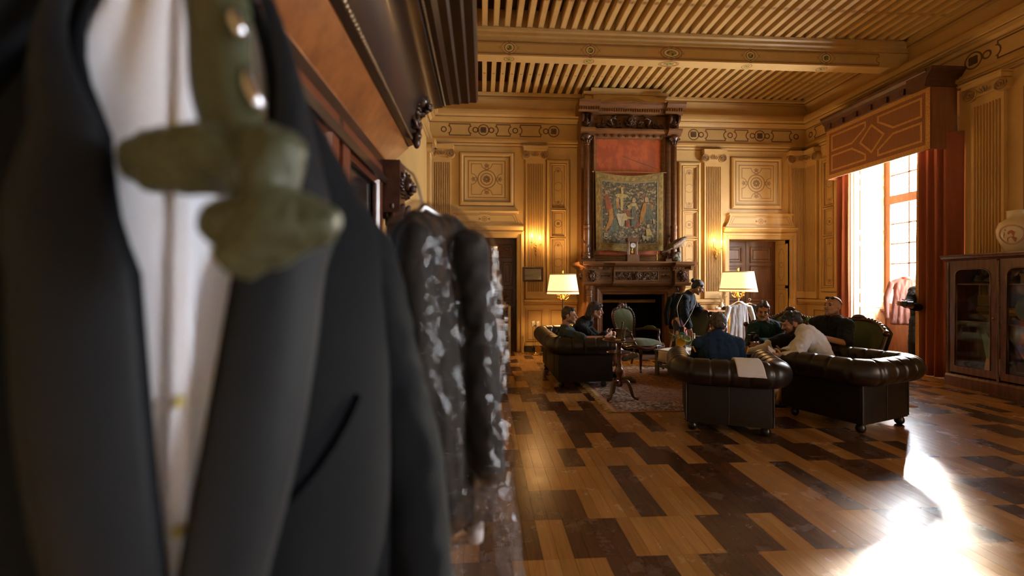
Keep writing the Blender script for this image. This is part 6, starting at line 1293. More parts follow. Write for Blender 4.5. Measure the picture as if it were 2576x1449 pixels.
def person(label, J, look, up=(0, 1, 0), skin=None, hs=1.0, hands=None, voxel=.0068, tilt=None):
    """J: joint -> (px, py, depth) or Vector. Returns root and geometry helpers."""
    K = {k: (atD(*v) if not isinstance(v, Vector) else v) for k, v in J.items()}
    base = (K['hipL'] + K['hipR']) / 2; base.z = 0.012
    root = thing('person', label, 'person', base)
    skin = skin or skinm; P = []; c = K['head']; f = camv(*look); u = camv(*up); u = (u - f * u.dot(f)).normalized(); r = f.cross(u).normalized()
    A = lambda x, y, z: c + (r * x + f * y + u * z) * hs
    M = Matrix((r, f, u)).transposed(); S = lambda *t: tuple(q * hs for q in t)
    P += [('e', A(0, -.014, .018), S(.074, .096, .090), M), ('e', A(0, .028, -.035), S(.058, .062, .086), M), ('c', A(0, .064, -.098), .026 * hs, A(0, .055, -.085), .03 * hs),
          ('c', A(.048, .0, -.062), .030 * hs, A(.012, .062, -.096), .022 * hs), ('c', A(-.048, .0, -.062), .030 * hs, A(-.012, .062, -.096), .022 * hs),
          ('c', A(0, .086, .012), .010 * hs, A(0, .110, -.026), .0135 * hs), ('c', A(-.03, .074, .024), .014 * hs, A(.03, .074, .024), .014 * hs), ('e', A(.034, .062, -.03), S(.026, .026, .028), M), ('e', A(-.034, .062, -.03), S(.026, .026, .028), M),
          ('e', A(0, .084, -.062), S(.022, .014, .010), M), ('e', A(.077, -.008, -.012), S(.011, .021, .031), M), ('e', A(-.077, -.008, -.012), S(.011, .021, .031), M)]
    nk = K['neck']; P.append(('c', nk, .058, A(0, -.025, -.055), .052))
    sl, sr, hl, hr_ = K['shL'], K['shR'], K['hipL'], K['hipR']; sc = (sl + sr) / 2; hc = (hl + hr_) / 2; lat = (sr - sl).normalized()
    ch = K.get('chest', sc.lerp(hc, .28)); wa = K.get('waist', sc.lerp(hc, .68)); o = lat * .075
    def torso(e, cut=False):
        T = [('c', sl, .058 + e, sr, .058 + e), ('c', nk, .055 + e * .5, sl.lerp(sc, .25), .055 + e), ('c', nk, .055 + e * .5, sr.lerp(sc, .25), .055 + e), ('c', sc, .085 + e, ch, .10 + e)]
        for s in (-1, 1): T += [('c', sc + o * s * 1.15, .085 + e, ch + o * s, .102 + e), ('c', ch + o * s, .102 + e, wa + o * s * .85, .092 + e), ('c', wa + o * s * .85, .092 + e, (hc if not cut else wa.lerp(hc, .25)) + o * s * .95, (.102 if not cut else .09) + e)]
        return T
    def arm(s, e, t1=1.0, loose=0.0):
        a, b2, w2 = K['sh' + s], K['el' + s], K['wr' + s]; T = [('c', a, .058 + e, b2 if t1 >= .5 else a.lerp(b2, t1 * 2), (.043 + e + loose) if t1 >= .5 else .050 + e + loose)]
        if t1 > .5: x = (t1 - .5) * 2; T.append(('c', b2, .043 + e + loose, b2.lerp(w2, x), lerp(.043, .030, x) + e + loose))
        return T
    def leg(s, e, t1=1.0, loose=0.0):
        a, b2, w2 = K['hip' + s], K['kn' + s], K['an' + s]; T = [('c', a, .098 + e, b2 if t1 >= .5 else a.lerp(b2, t1 * 2), .064 + e + loose if t1 >= .5 else .075 + e + loose)]
        if t1 > .5: x = (t1 - .5) * 2; T += [('c', b2, .064 + e + loose, b2.lerp(w2, min(.35, x)), .058 + e + loose)]; T += [('c', b2.lerp(w2, .35), .058 + e + loose, b2.lerp(w2, x), lerp(.058, .038, x) + e + loose)] if x > .35 else []
        return T
    P += torso(0) + arm('L', 0) + arm('R', 0)
    for s in 'LR':
        if 'kn' + s in K:
            P += leg(s, 0); an = K['an' + s]; toe = K.get('toe' + s)
            if toe: P += [('c', an, .036, an.lerp(toe, .0) + Vector((0, 0, -.03)), .034), ('c', an + Vector((0, 0, -.03)), .034, toe, .026)]
    for s, dirv, pn, curl, th in (hands or ()): handparts(P, K['wr' + s], camv(*dirv), camv(*pn), curl, 1.0, th)
    body = blob('body', P, skin, root, voxel, 3)
    for s in (-1, 1):
        b = MB(); b.ball(A(s * .031, .083, .002), S(.013, .007, .0065), 8, 6, M); b.build('eye', eyem, root, smooth=True, world=True)
    return root, K, dict(A=A, M=M, S=S, torso=torso, arm=arm, leg=leg, f=f, u=u, r=r, hs=hs)
def brows(root, G, m, s2=1.0):
    A, S, M = G['A'], G['S'], G['M']
    for s in (-1, 1): b = MB(); b.tube([A(s * .014, .090, .022), A(s * .032, .088, .028), A(s * .05, .076, .022)], [.004, .0045 * s2, .003], 6); b.build('eyebrow', m, root, smooth=True, world=True)
def hair(root, G, m, style):
    A, S, M = G['A'], G['S'], G['M']; P = []
    if style in ('short', 'slick', 'curly'):
        P = [('e', A(0, -.030, .042), S(.080, .092, .078), M), ('e', A(0, -.062, .0), S(.070, .055, .075), M)]
        if style == 'slick': P += [('c', A(-.03, .045, .085), .024, A(-.02, -.05, .10), .03), ('c', A(.03, .045, .085), .024, A(.02, -.05, .10), .03)]
        if style == 'short': P += [('c', A(-.035, .055, .072), .020, A(-.02, -.03, .105), .03), ('c', A(.035, .055, .072), .020, A(.02, -.03, .105), .03)]
        if style == 'curly':
            rr = random.Random(5)
            for k in range(26): a = rr.random() * 2 * PI; t = rr.random() * .9; P.append(('e', A(.074 * math.sin(t * 1.5) * math.cos(a), -.02 + .092 * math.sin(t * 1.5) * math.sin(a), .03 + .085 * math.cos(t * 1.3)), S(.024, .024, .024), M))
        for s in (-1, 1): P.append(('c', A(s * .070, .016, .03), .013, A(s * .072, .012, -.005), .009))
    if style in ('bun', 'bunlow'):
        P = [('e', A(0, -.026, .034), S(.082, .098, .084), M), ('e', A(0, -.06, -.005), S(.074, .055, .080), M)]
        q = (0, -.135, .045) if style == 'bun' else (-.01, -.135, -.045)
        P += [('e', A(*q), S(.040, .036, .036), M), ('c', A(0, -.08, .03 if style == 'bun' else -.02), .04, A(*q), .026)]
        for s in (-1, 1): P.append(('c', A(s * .066, .03, .045), .016, A(s * .074, -.03, .0), .016))
    if style == 'long':
        P = [('e', A(0, -.024, .036), S(.086, .104, .084), M)]
        for s in (-1, 1): P += [('c', A(s * .06, .035, .062), .024, A(s * .072, -.035, -.01), .028), ('c', A(s * .07, -.04, 0), .032, A(s * .062, -.065, -.10), .036), ('c', A(s * .06, -.065, -.10), .034, A(s * .05, -.05, -.16), .018)]
        P += [('c', A(0, -.08, 0), .055, A(0, -.09, -.11), .05), ('c', A(0, -.09, -.11), .05, A(0, -.08, -.17), .02), ('c', A(-.04, .06, .075), .022, A(.04, .06, .075), .022)]
    return blob('hair', P, m, root, .006, 2, .004, 45)
def shoe(root, an, toe, m, nm='shoe', clog=False):
    d = (toe - an); d.normalize(); h = an - d * .045 + Vector((0, 0, -.045)) if abs(d.z) < .5 else an
    P = [('c', an + Vector((0, 0, -.055)) * 1.0 - d * .03, .040, toe, .034), ('c', an + Vector((0, 0, -.05)), .042, toe.lerp(an, .35) + Vector((0, 0, .008)), .036)]
    if not clog: P.append(('c', an + Vector((0, 0, -.05)), .042, an + Vector((0, 0, -.005)), .044))
    return blob(nm, P, m, root, .006, 3)
V3 = Vector
# ---- man in the grey-green T-shirt
ptx = lambda px, py, d: atD(px, py, d)
R1, K, G = person('man in grey-green T-shirt leaning on the near sofa arm', dict(head=(1433, 793, 6.5), neck=(1421, 822, 6.55), shR=(1421, 838, 6.36), shL=(1434, 834, 6.74), elR=(1470, 853, 6.27), wrR=(1522, 850, 6.29), elL=(1480, 868, 6.8), wrL=(1520, 870, 6.75),
    chest=(1421, 855, 6.56), waist=(1421, 880, 6.6), hipR=(1424, 905, 6.52), hipL=(1426, 903, 6.74), knR=(1534, 866, 6.52), knL=(1540, 878, 6.74), anR=(1575, 893, 6.62), anL=(1566, 944, 6.70), toeR=(1602, 893, 6.58), toeL=(1596, 957, 6.66)),
    (.96, -.05, -.30), hands=[('R', (1, -.02, -.0), (0, -.5, 0.8), .35, 1)])
tee = mat('grey_green_jersey', (.050, .066, .060), .85, col2=(.038, .05, .046), nscale=20)
blob('t_shirt', G['torso'](.014) + G['arm']('R', .016, .44, .008) + G['arm']('L', .016, .44, .008), tee, R1, .008, 4, .005, 16)
blob('shorts', G['leg']('R', .014, .46, .012) + G['leg']('L', .014, .46, .012) + [('c', K['hipR'], .115, K['hipL'], .115)], mat('dark_shorts', (.03, .03, .035), .85), R1, .009, 4, .004)
hb = hairmat('brown_hair', (.075, .045, .026)); hair(R1, G, hb, 'slick'); brows(R1, G, hb)
A, S = G['A'], G['S']; blob('stubble', [('c', A(.046, .004, -.064), .0305, A(.012, .062, -.097), .024), ('c', A(-.046, .004, -.064), .0305, A(-.012, .062, -.097), .024), ('c', A(-.02, .088, -.050), .007, A(.02, .088, -.050), .007)], mat('stubble_brown', (.22, .11, .065), .7), R1, .006, 2)
b = MB(); w0 = K['wrR'].lerp(K['elR'], .08); b.tube([w0 + (K['elR'] - K['wrR']).normalized() * .012, w0 - (K['elR'] - K['wrR']).normalized() * .012], .036, 14); wt_ = b.build('watch_strap', black, R1, smooth=True, ang=40, world=True)
clg = mat('taupe_suede', (.17, .13, .09), .9); shoe(R1, K['anR'], K['toeR'], clg, 'clog', True); shoe(R1, K['anL'], K['toeL'], clg, 'clog', True)
# ---- person in the black hoodie
blk = mat('black_fleece', (.009, .009, .010), .9, sheen=.15)
R2, K, G = person('person with shoulder-length brown hair in black hoodie on sofa', dict(head=(1499, 779, 6.75), neck=(1478, 806, 6.85), shR=(1458, 822, 6.7), shL=(1470, 818, 7.02), elR=(1500, 858, 6.66), wrR=(1522, 842, 6.62), elL=(1508, 856, 6.98), wrL=(1530, 838, 6.8),
    chest=(1452, 848, 6.9), waist=(1438, 872, 6.98), hipR=(1430, 896, 6.95), hipL=(1434, 894, 7.17), knR=(1518, 880, 6.98), knL=(1524, 880, 7.18), anR=(1530, 940, 7.05), anL=(1532, 936, 7.2), toeR=(1560, 945, 7.0), toeL=(1562, 940, 7.15)),
    (.93, -.22, -.28), hands=[('R', (.9, .15, .1), (0, .2, 1), 1.1, 1), ('L', (.9, .0, -.4), (0, -.1, -1), 1.1, -1)])
blob('hoodie', G['torso'](.022) + G['arm']('R', .018, .97, .008) + G['arm']('L', .018, .97, .008) + [('c', K['neck'] + V3((-.05, 0, -.0)), .07, K['neck'] + V3((-.10, 0, -.04)), .075), ('c', K['neck'] + V3((.02, 0, -.02)), .07, K['neck'], .072)], blk, R2, .008, 4, .006, 14)
blob('trousers', G['leg']('R', .014, .98, .008) + G['leg']('L', .014, .98, .008) + [('c', K['hipR'], .115, K['hipL'], .115)], mat('charcoal_denim', (.02, .02, .024), .85), R2, .010, 4, .004)
hb2 = hairmat('dark_brown_hair', (.055, .033, .020)); hair(R2, G, hb2, 'long'); brows(R2, G, hb2)
for s in 'RL': shoe(R2, K['an' + s], K['toe' + s], black)
# ---- woman bending over the flowers
nvy = mat('navy_knit', (.012, .017, .026), .9, sheen=.3, col2=(.009, .012, .019), nscale=20)
R3, K, G = person('woman with dark bun in navy sweater and bright patterned trousers bending', dict(head=(1757, 722, 7.85), neck=(1734, 738, 7.95), shR=(1722, 752, 7.78), shL=(1737, 748, 8.13), elR=(1722, 792, 7.66), wrR=(1733, 822, 7.6), elL=(1752, 786, 8.1), wrL=(1761, 778, 8.0),
    chest=(1724, 768, 8.0), waist=(1716, 784, 8.08), hipR=(1709, 812, 8.02), hipL=(1716, 810, 8.26), knR=(1716, 862, 7.98), knL=(1726, 860, 8.24), anR=(1708, 914, 8.05), anL=(1716, 907, 8.3), toeR=(1728, 921, 7.98), toeL=(1737, 914, 8.2)),
    (.80, -.58, -.18), up=(.45, .85, 0), hands=[('R', (.25, -.95, 0), (.4, 0, .9), .35, -1), ('L', (.9, -.05, -.3), (0, -1, 0), .5, 1)], skin=skin_d)
blob('sweater', G['torso'](.024, True) + G['arm']('R', .016, .95, .014) + G['arm']('L', .016, .95, .014), nvy, R3, .008, 4, .006, 13)
flor = bpy.data.materials.new('painted_print'); flor.use_nodes = True; _n = flor.node_tree; _N = _n.nodes; _v = _N.new('ShaderNodeTexVoronoi'); _v.inputs['Scale'].default_value = 20; _tc = _N.new('ShaderNodeTexCoord'); _mp = _N.new('ShaderNodeMapping'); _mp.inputs['Scale'].default_value = (1, 1, .5)
_n.links.new(_tc.outputs['Object'], _mp.inputs[0]); _n.links.new(_mp.outputs[0], _v.inputs['Vector']); _r = _N.new('ShaderNodeValToRGB'); _r.color_ramp.interpolation = 'CONSTANT'; _e = _r.color_ramp.elements; _e[0].color = (.03, .03, .05, 1); _e[1].position = .8; _e[1].color = (.06, .28, .48, 1)
for _p, _c in ((.20, (.65, .12, .02, 1)), (.42, (.03, .025, .03, 1)), (.52, (.62, .20, .10, 1)), (.70, (.12, .05, .16, 1)), (.90, (.75, .48, .28, 1))): _q = _e.new(_p); _q.color = _c
_s = _N.new('ShaderNodeSeparateColor'); _n.links.new(_v.outputs['Color'], _s.inputs[0]); _n.links.new(_s.outputs[0], _r.inputs[0]); _n.links.new(_r.outputs[0], _N['Principled BSDF'].inputs['Base Color']); _N['Principled BSDF'].inputs['Roughness'].default_value = .8
blob('trousers', G['leg']('R', .016, .97, .022) + G['leg']('L', .016, .97, .022) + [('c', K['hipR'], .125, K['hipL'], .125)], flor, R3, .009, 4, .007, 10, fdir=(1, 1, .3))
hb3 = hairmat('black_brown_hair', (.028, .020, .015)); hair(R3, G, hb3, 'bun'); brows(R3, G, hb3)
for s in 'RL': shoe(R3, K['an' + s], K['toe' + s], black)
# phone on its cord
ph = thing('phone', 'black phone hanging on a white cord at the bending woman', 'phone', atD(1715, 833, 7.5)); MB().box((0, 0, 0), (.075, .010, .15)).build('body', black, ph, bevel=.006)
b = MB(); b.tube(curve([atD(1711, 822, 7.5), atD(1706, 795, 7.55), atD(1704, 770, 7.62), atD(1716, 742, 7.70)], 6), .004, 6); b.build('cord', mat('white_cord', (.6, .56, .5), .7), ph, world=True); b = MB(); b.tube(curve([atD(1719, 822, 7.5), atD(1733, 800, 7.58), atD(1748, 768, 7.66), atD(1751, 752, 7.74)], 6), .004, 6); b.build('cord', mat('white_cord', (.6, .56, .5), .7), ph, world=True)
# ---- navy hoodie seen from behind
nvh = mat('navy_fleece', (.013, .030, .072), .9, sheen=.3, col2=(.010, .022, .055), nscale=12)
R4, K, G = person('person with low hair bun in navy hoodie seated in the middle armchair', dict(head=(1805, 814, 4.95), neck=(1804, 842, 4.88), shL=(1762, 866, 4.92), shR=(1852, 866, 4.86), elL=(1750, 925, 4.98), elR=(1862, 925, 4.92), wrL=(1765, 935, 5.18), wrR=(1850, 935, 5.14),
    chest=(1806, 893, 4.86), waist=(1806, 928, 4.83), hipL=(1785, 960, 4.84), hipR=(1830, 962, 4.80), knL=(1795, 945, 5.26), knR=(1848, 946, 5.22), anL=(1798, 1015, 5.30), anR=(1846, 1016, 5.28), toeL=(1802, 1012, 5.46), toeR=(1850, 1012, 5.44)),
    (.10, -.25, .95), hands=[('L', (.3, 0, .9), (0, -1, 0), .6, 1), ('R', (-.3, 0, .9), (0, -1, 0), .6, -1)])
blob('hoodie', G['torso'](.028) + G['arm']('L', .020, .95, .014) + G['arm']('R', .020, .95, .014) + [('c', K['neck'] + camv(-1, 0, 0) * .07 + V3((0, 0, -.01)), .045, K['neck'] + camv(1, 0, 0) * .07 + V3((0, 0, -.01)), .045), ('c', K['neck'] + camv(0, 0, -1) * .05 + V3((0, 0, -.05)), .05, K['neck'] + camv(0, 0, -1) * .06 + V3((.0, 0, -.10)), .025)], nvh, R4, .008, 4, .006, 11)
for px, py, m, s in ((1754, 868, 'orange_stripe', -1), (1862, 866, 'orange_stripe', 1)):
    q = K['shL' if s < 0 else 'shR'].lerp(K['elL' if s < 0 else 'elR'], .18) + camv(s, 0, -.55) * .079; MB().box((0, 0, 0), (.012, .05, .07), M=Matrix.Rotation(-YAW + .6 * s, 3, 'Z') @ Matrix.Rotation(.5 * s, 3, 'Y')).build('sleeve_flash', mat('orange_flash', (.62, .27, .06), .8), R4); o = R4.children[-1]; o.matrix_parent_inverse = pinv(R4); o.location = q
blob('trousers', G['leg']('R', .014, .98, .008) + G['leg']('L', .014, .98, .008) + [('c', K['hipR'], .115, K['hipL'], .115)], mat('charcoal_denim', (.02, .02, .024), .85), R4, .010, 4, .004)
hb4 = hairmat('greyish_brown_hair', (.075, .055, .042)); hair(R4, G, hb4, 'bunlow')
for s in 'RL': shoe(R4, K['an' + s], K['toe' + s], black)
sg = thing('sunglasses', 'black sunglasses pushed up on the hair of navy-hoodie person', 'sunglasses', K['head'] + V3((0, 0, .1))); A = G['A']; b = MB()
b.tube(curve([A(-.090, -.03, .005), A(-.096, .01, .065), A(-.082, .035, .118), A(0, .045, .132), A(.082, .035, .118), A(.096, .01, .065), A(.090, -.03, .005)], 6), .006, 6); b.build('frame', black, sg, world=True)
for s in (-1, 1): MB().ball(A(s * .045, .046, .122), (.036, .012, .022), 10, 6, G['M']).build('lens', black, sg, smooth=True, world=True)
# ---- teal hoodie, moustache
R5, K, G = person('man with moustache in dark teal hoodie holding a camera', dict(head=(1919, 782, 6.15), neck=(1927, 812, 6.25), shR=(1897, 826, 6.22), shL=(1957, 824, 6.30), elR=(1888, 868, 6.1), elL=(1965, 868, 6.15), wrR=(1893, 862, 5.85), wrL=(1905, 862, 5.86),
    chest=(1930, 850, 6.3), waist=(1934, 880, 6.36), hipR=(1922, 902, 6.34), hipL=(1952, 902, 6.38), knR=(1896, 896, 5.95), knL=(1938, 896, 5.95), anR=(1890, 965, 5.95), anL=(1935, 965, 5.98), toeR=(1880, 975, 5.82), toeL=(1928, 975, 5.84)),
    (-.42, -.28, -.86), up=(.08, 1, 0), hands=[('R', (-.3, -.2, -.9), (1, 0, 0), .8, 1), ('L', (-.6, -.1, -.7), (-.6, -.6, 0), .8, -1)])
teal = mat('teal_fleece', (.012, .040, .044), .9, sheen=.4, col2=(.008, .026, .03), nscale=10)
blob('hoodie', G['torso'](.026) + G['arm']('R', .020, .93, .014) + G['arm']('L', .020, .93, .014) + [('c', K['neck'] + V3((-.05, -.05, -.01)), .05, K['neck'] + V3((.06, .03, .0)), .06), ('c', K['neck'] + V3((.03, .05, .0)), .06, K['neck'] + V3((-.04, .05, -.01)), .055)], teal, R5, .008, 4, .006, 13)
blob('trousers', G['leg']('R', .014, .98, .008) + G['leg']('L', .014, .98, .008) + [('c', K['hipR'], .115, K['hipL'], .115)], mat('black_cotton', (.014, .013, .014), .85), R5, .010, 4, .004)
hair(R5, G, hb, 'slick'); brows(R5, G, hb); A = G['A']; b = MB(); b.tube([A(-.026, .086, -.056), A(-.012, .098, -.046), A(0, .1, -.045), A(.012, .098, -.046), A(.026, .086, -.056)], [.003, .006, .006, .006, .003], 6); b.build('moustache', hb, R5, smooth=True, world=True)
for s in 'RL': shoe(R5, K['an' + s], K['toe' + s], black)
cm = thing('camera_gear', 'black camera held by the teal-hoodie man', 'camera', atD(1894, 850, 5.74), -YAW + .3); MB().box((0, 0, 0), (.12, .06, .085)).build('body', black, cm, bevel=.008); b = MB(); b.lathe([(.033, 0), (.035, .02), (.035, .06), (.03, .065)], (0, -.03, 0), 16, axis=(-.4, -.9, 0)); b.build('lens', black, cm, smooth=True, ang=40); MB().box((.0, 0, .055), (.05, .04, .03)).build('finder', black, cm, bevel=.006)
# ---- man in the white shirt
R6, K, G = person('bearded man in white shirt bent over his phone in the right armchair', dict(head=(1990, 812, 5.22), neck=(2017, 830, 5.16), shL=(2026, 846, 4.98), shR=(2036, 838, 5.32), elL=(2003, 897, 4.93), wrL=(1966, 895, 5.0), elR=(1990, 885, 5.34), wrR=(1968, 888, 5.16),
    chest=(2048, 862, 5.13), waist=(2068, 895, 5.08), hipL=(2068, 930, 4.98), hipR=(2078, 922, 5.22), knL=(1988, 930, 5.20), knR=(2000, 922, 5.42), anL=(1962, 1003, 5.36), anR=(1985, 990, 5.55), toeL=(1944, 1012, 5.36), toeR=(1968, 998, 5.52)),
    (-.84, -.42, .22), up=(-.3, .9, 0), hands=[('L', (-.95, .05, .15), (0, .5, .8), .9, -1), ('R', (-.9, .05, -.2), (0, .4, -.8), .9, 1)])
wsh = mat('white_cotton', (.84, .86, .92), .85, col2=(.72, .72, .76), nscale=6, sheen=.2)
blob('shirt', G['torso'](.020) + G['arm']('L', .014, .80, .012) + G['arm']('R', .014, .80, .012) + [('c', K['neck'] + camv(-.6, -.4, 0) * .035, .05, K['neck'] + V3((.0, 0, .015)), .058)], wsh, R6, .008, 3, .007, 11)
blob('trousers', G['leg']('R', .012, .70, .012) + G['leg']('L', .012, .70, .012) + [('c', K['hipR'], .115, K['hipL'], .115)], mat('grey_shorts', (.03, .028, .03), .85), R6, .010, 4, .004)
hb6 = hairmat('black_hair', (.022, .016, .012)); hair(R6, G, hb6, 'curly'); brows(R6, G, hb6, 1.4); A, S = G['A'], G['S']
blob('beard', [('c', A(.052, -.002, -.045), .024, A(.046, .01, -.075), .028), ('c', A(-.052, -.002, -.045), .024, A(-.046, .01, -.075), .028), ('c', A(.044, .012, -.078), .028, A(.010, .066, -.105), .026), ('c', A(-.044, .012, -.078), .028, A(-.010, .066, -.105), .026), ('c', A(-.022, .089, -.048), .008, A(.022, .089, -.048), .008)], hb6, R6, .006, 2, .003, 50)
for s in 'LR':
    an, toe = K['an' + s], K['toe' + s]; d = (toe - an); d.z = 0; d.normalize(); sd = V3((-d.y, d.x, 0)); b = MB(); zz = .012
    base = V3((an.x, an.y, 0)); b.add([base + d * x + sd * y + V3((0, 0, z)) for z in (zz, zz + .022) for x, y in ((-.06, -.04), (.17, -.045), (.20, 0), (.17, .045), (-.06, .04))], [(4, 3, 2, 1, 0), (5, 6, 7, 8, 9)] + [(i, (i + 1) % 5, 5 + (i + 1) % 5, 5 + i) for i in range(5)]); b.build('sandal', black, R6, world=True)
    for x in (.02, .10): b = MB(); b.tube([base + d * x + sd * (.045 * math.cos(t)) + V3((0, 0, .03 + .065 * math.sin(t) * (1 if x < .05 else .75))) for t in [PI * k / 8 for k in range(9)]], .010, 6, flat=.6); b.build('strap', black, R6, smooth=True, world=True)
pn = thing('phone', 'pale phone in the hands of the white-shirted man', 'phone', atD(1944, 884, 5.03)); e = camv(.75, -.5, .2); f2 = camv(.35, .6, -.7); Mp = Matrix((e, f2.cross(e).normalized(), f2)).transposed(); b = MB(); b.box((0, 0, 0), (.15, .075, .009), M=Mp); b.build('body', mat('phone_cream', (.62, .48, .34), .35), pn, bevel=.003)
# ---- bald man in the black T-shirt
R7, K, G = person('bald man in black T-shirt sitting on the green sofa, leg crossed', dict(head=(2095, 769, 5.62), neck=(2099, 800, 5.66), shL=(2128, 818, 5.50), shR=(2046, 814, 5.86), elL=(2127, 864, 5.40), wrL=(2056, 846, 5.30), elR=(2018, 850, 5.78), wrR=(1990, 838, 5.58),
    chest=(2090, 838, 5.68), waist=(2090, 872, 5.70), hipL=(2096, 905, 5.58), hipR=(2066, 905, 5.82), knL=(1998, 893, 5.32), knR=(1990, 850, 5.55), anL=(1975, 985, 5.42), anR=(1932, 868, 5.42), toeL=(1950, 990, 5.40), toeR=(1882, 882, 5.42)),
    (-.93, .06, -.30), up=(.10, 1, 0), hands=[('R', (-.8, -.45, -.2), (0, -.9, .2), .5, 1), ('L', (-.8, .35, -.1), (0, .2, .9), .9, -1)], hs=1.04)
blt = mat('black_jersey', (.012, .014, .016), .85, sheen=.25, col2=(.009, .010, .012), nscale=10)
blob('t_shirt', G['torso'](.026) + G['arm']('L', .018, .42, .014) + G['arm']('R', .018, .42, .014), blt, R7, .008, 4, .007, 11)
blob('trousers', G['leg']('R', .014, .93, .012) + G['leg']('L', .014, .93, .012) + [('c', K['hipR'], .12, K['hipL'], .12)], mat('black_cotton', (.014, .013, .014), .85), R7, .009, 4, .006, 12)
A, S, M = G['A'], G['S'], G['M']; blob('stubble', [('c', A(.048, .002, -.062), .0305, A(.012, .063, -.097), .025), ('c', A(-.048, .002, -.062), .0305, A(-.012, .063, -.097), .025), ('c', A(-.022, .089, -.050), .008, A(.022, .089, -.050), .008)], mat('stubble_grey', (.22, .13, .09), .7), R7, .006, 2); brows(R7, G, hb)
wsn = mat('white_leather', (.80, .77, .72), .5); an, toe = K['anR'], K['toeR']; dn = camv(-.1, -1, 0)
blob('sneaker', [('c', an + dn * .035 + camv(1, 0, 0) * .02, .046, toe + dn * .005, .036), ('c', an + dn * .01, .044, toe.lerp(an, .5) + dn * .01, .040), ('c', an + dn * .0, .045, an - dn * .02, .044)], wsn, R7, .006, 3)
b = MB(); b.tube([an + dn * .07 + camv(1, 0, 0) * .06, an.lerp(toe, .5) + dn * .058, toe + dn * .036 + camv(-1, 0, 0) * .03], [.03, .028, .024], 8, flat=.5); b.build('sole', wsn, R7, smooth=True, world=True)
for k in range(5): q = an.lerp(toe, .18 + .09 * k) - dn * (.030 - .006 * k); MB().tube([q + camv(0, 0, -1) * .03 + dn * .006, q - dn * .006, q + camv(0, 0, 1) * .03 + dn * .006], .004, 5).build('lace', wsn, R7, world=True)
shoe(R7, K['anL'], K['toeL'], wsn, 'sneaker')
sg2 = thing('sunglasses', 'dark glasses resting on the bald head', 'sunglasses', K['head'] + V3((0, 0, .1))); b = MB()
b.tube([A(-.082, -.045, .02), A(-.079, .02, .068), A(-.06, .05, .088)], .004, 6); b.tube([A(.082, -.045, .02), A(.079, .02, .068), A(.06, .05, .088)], .004, 6); b.tube([A(-.06, .05, .088), A(0, .058, .098), A(.06, .05, .088)], .005, 6); b.build('frame', black, sg2, world=True)
for s in (-1, 1): MB().ball(A(s * .032, .055, .090), (.028, .010, .018), 10, 6, M).build('lens', black, sg2, smooth=True, world=True)
bt = thing('bottle', 'small brown bottle with green cap held by the bald man', 'bottle', atD(2031, 838, 5.26)); b = MB(); b.lathe([(.028, 0), (.03, .01), (.03, .09), (.012, .125), (.012, .15)], n=14); b.build('glass', mat('brown_glass', (.07, .02, .02), .12), bt, smooth=True); b = MB(); b.lathe([(.0145, .148), (.0145, .178), (.012, .18)], n=12); b.build('cap', mat('green_cap', (.05, .35, .06), .4), bt)
# ---- photographer half hidden behind the curtain
R8, K, G = person('person in black holding a camera, mostly hidden by the near curtain', dict(head=(2322, 690, 7.55), neck=(2322, 716, 7.6), shL=(2300, 732, 7.5), shR=(2340, 734, 7.7), elL=(2289, 762, 7.4), wrL=(2279, 766, 7.25), elR=(2338, 775, 7.5), wrR=(2293, 772, 7.25),
    chest=(2319, 755, 7.62), waist=(2318, 785, 7.65), hipL=(2309, 808, 7.6), hipR=(2333, 810, 7.75), knL=(2302, 862, 7.5), knR=(2333, 865, 7.7), anL=(2300, 918, 7.62), anR=(2333, 918, 7.72), toeL=(2284, 924, 7.5), toeR=(2318, 924, 7.6)),
    (-.8, -.2, -.5), hands=[('L', (-.8, .1, -.3), (.5, 0, .8), .8, -1), ('R', (-.95, 0, -.1), (0, 1, 0), .6, 1)])
blob('jumper', G['torso'](.022) + G['arm']('L', .016, .95, .01) + G['arm']('R', .016, .95, .01), blk, R8, .009, 4, .005, 13); blob('trousers', G['leg']('R', .014, .98, .01) + G['leg']('L', .014, .98, .01) + [('c', K['hipR'], .115, K['hipL'], .115)], mat('black_cotton', (.014, .013, .014), .85), R8, .010, 4, .005)
hair(R8, G, hb6, 'short'); brows(R8, G, hb6)
for s in 'RL': shoe(R8, K['an' + s], K['toe' + s], black)
cm = thing('camera_gear', 'black camera held out beside the near curtain', 'camera', atD(2277, 764, 7.20), .6); MB().box((0, 0, 0), (.13, .06, .09)).build('body', black, cm, bevel=.008); b = MB(); b.lathe([(.035, 0), (.037, .02), (.037, .07), (.03, .075)], (0, -.03, 0), 16, axis=(0, -1, 0)); b.build('lens', black, cm, smooth=True, ang=40)
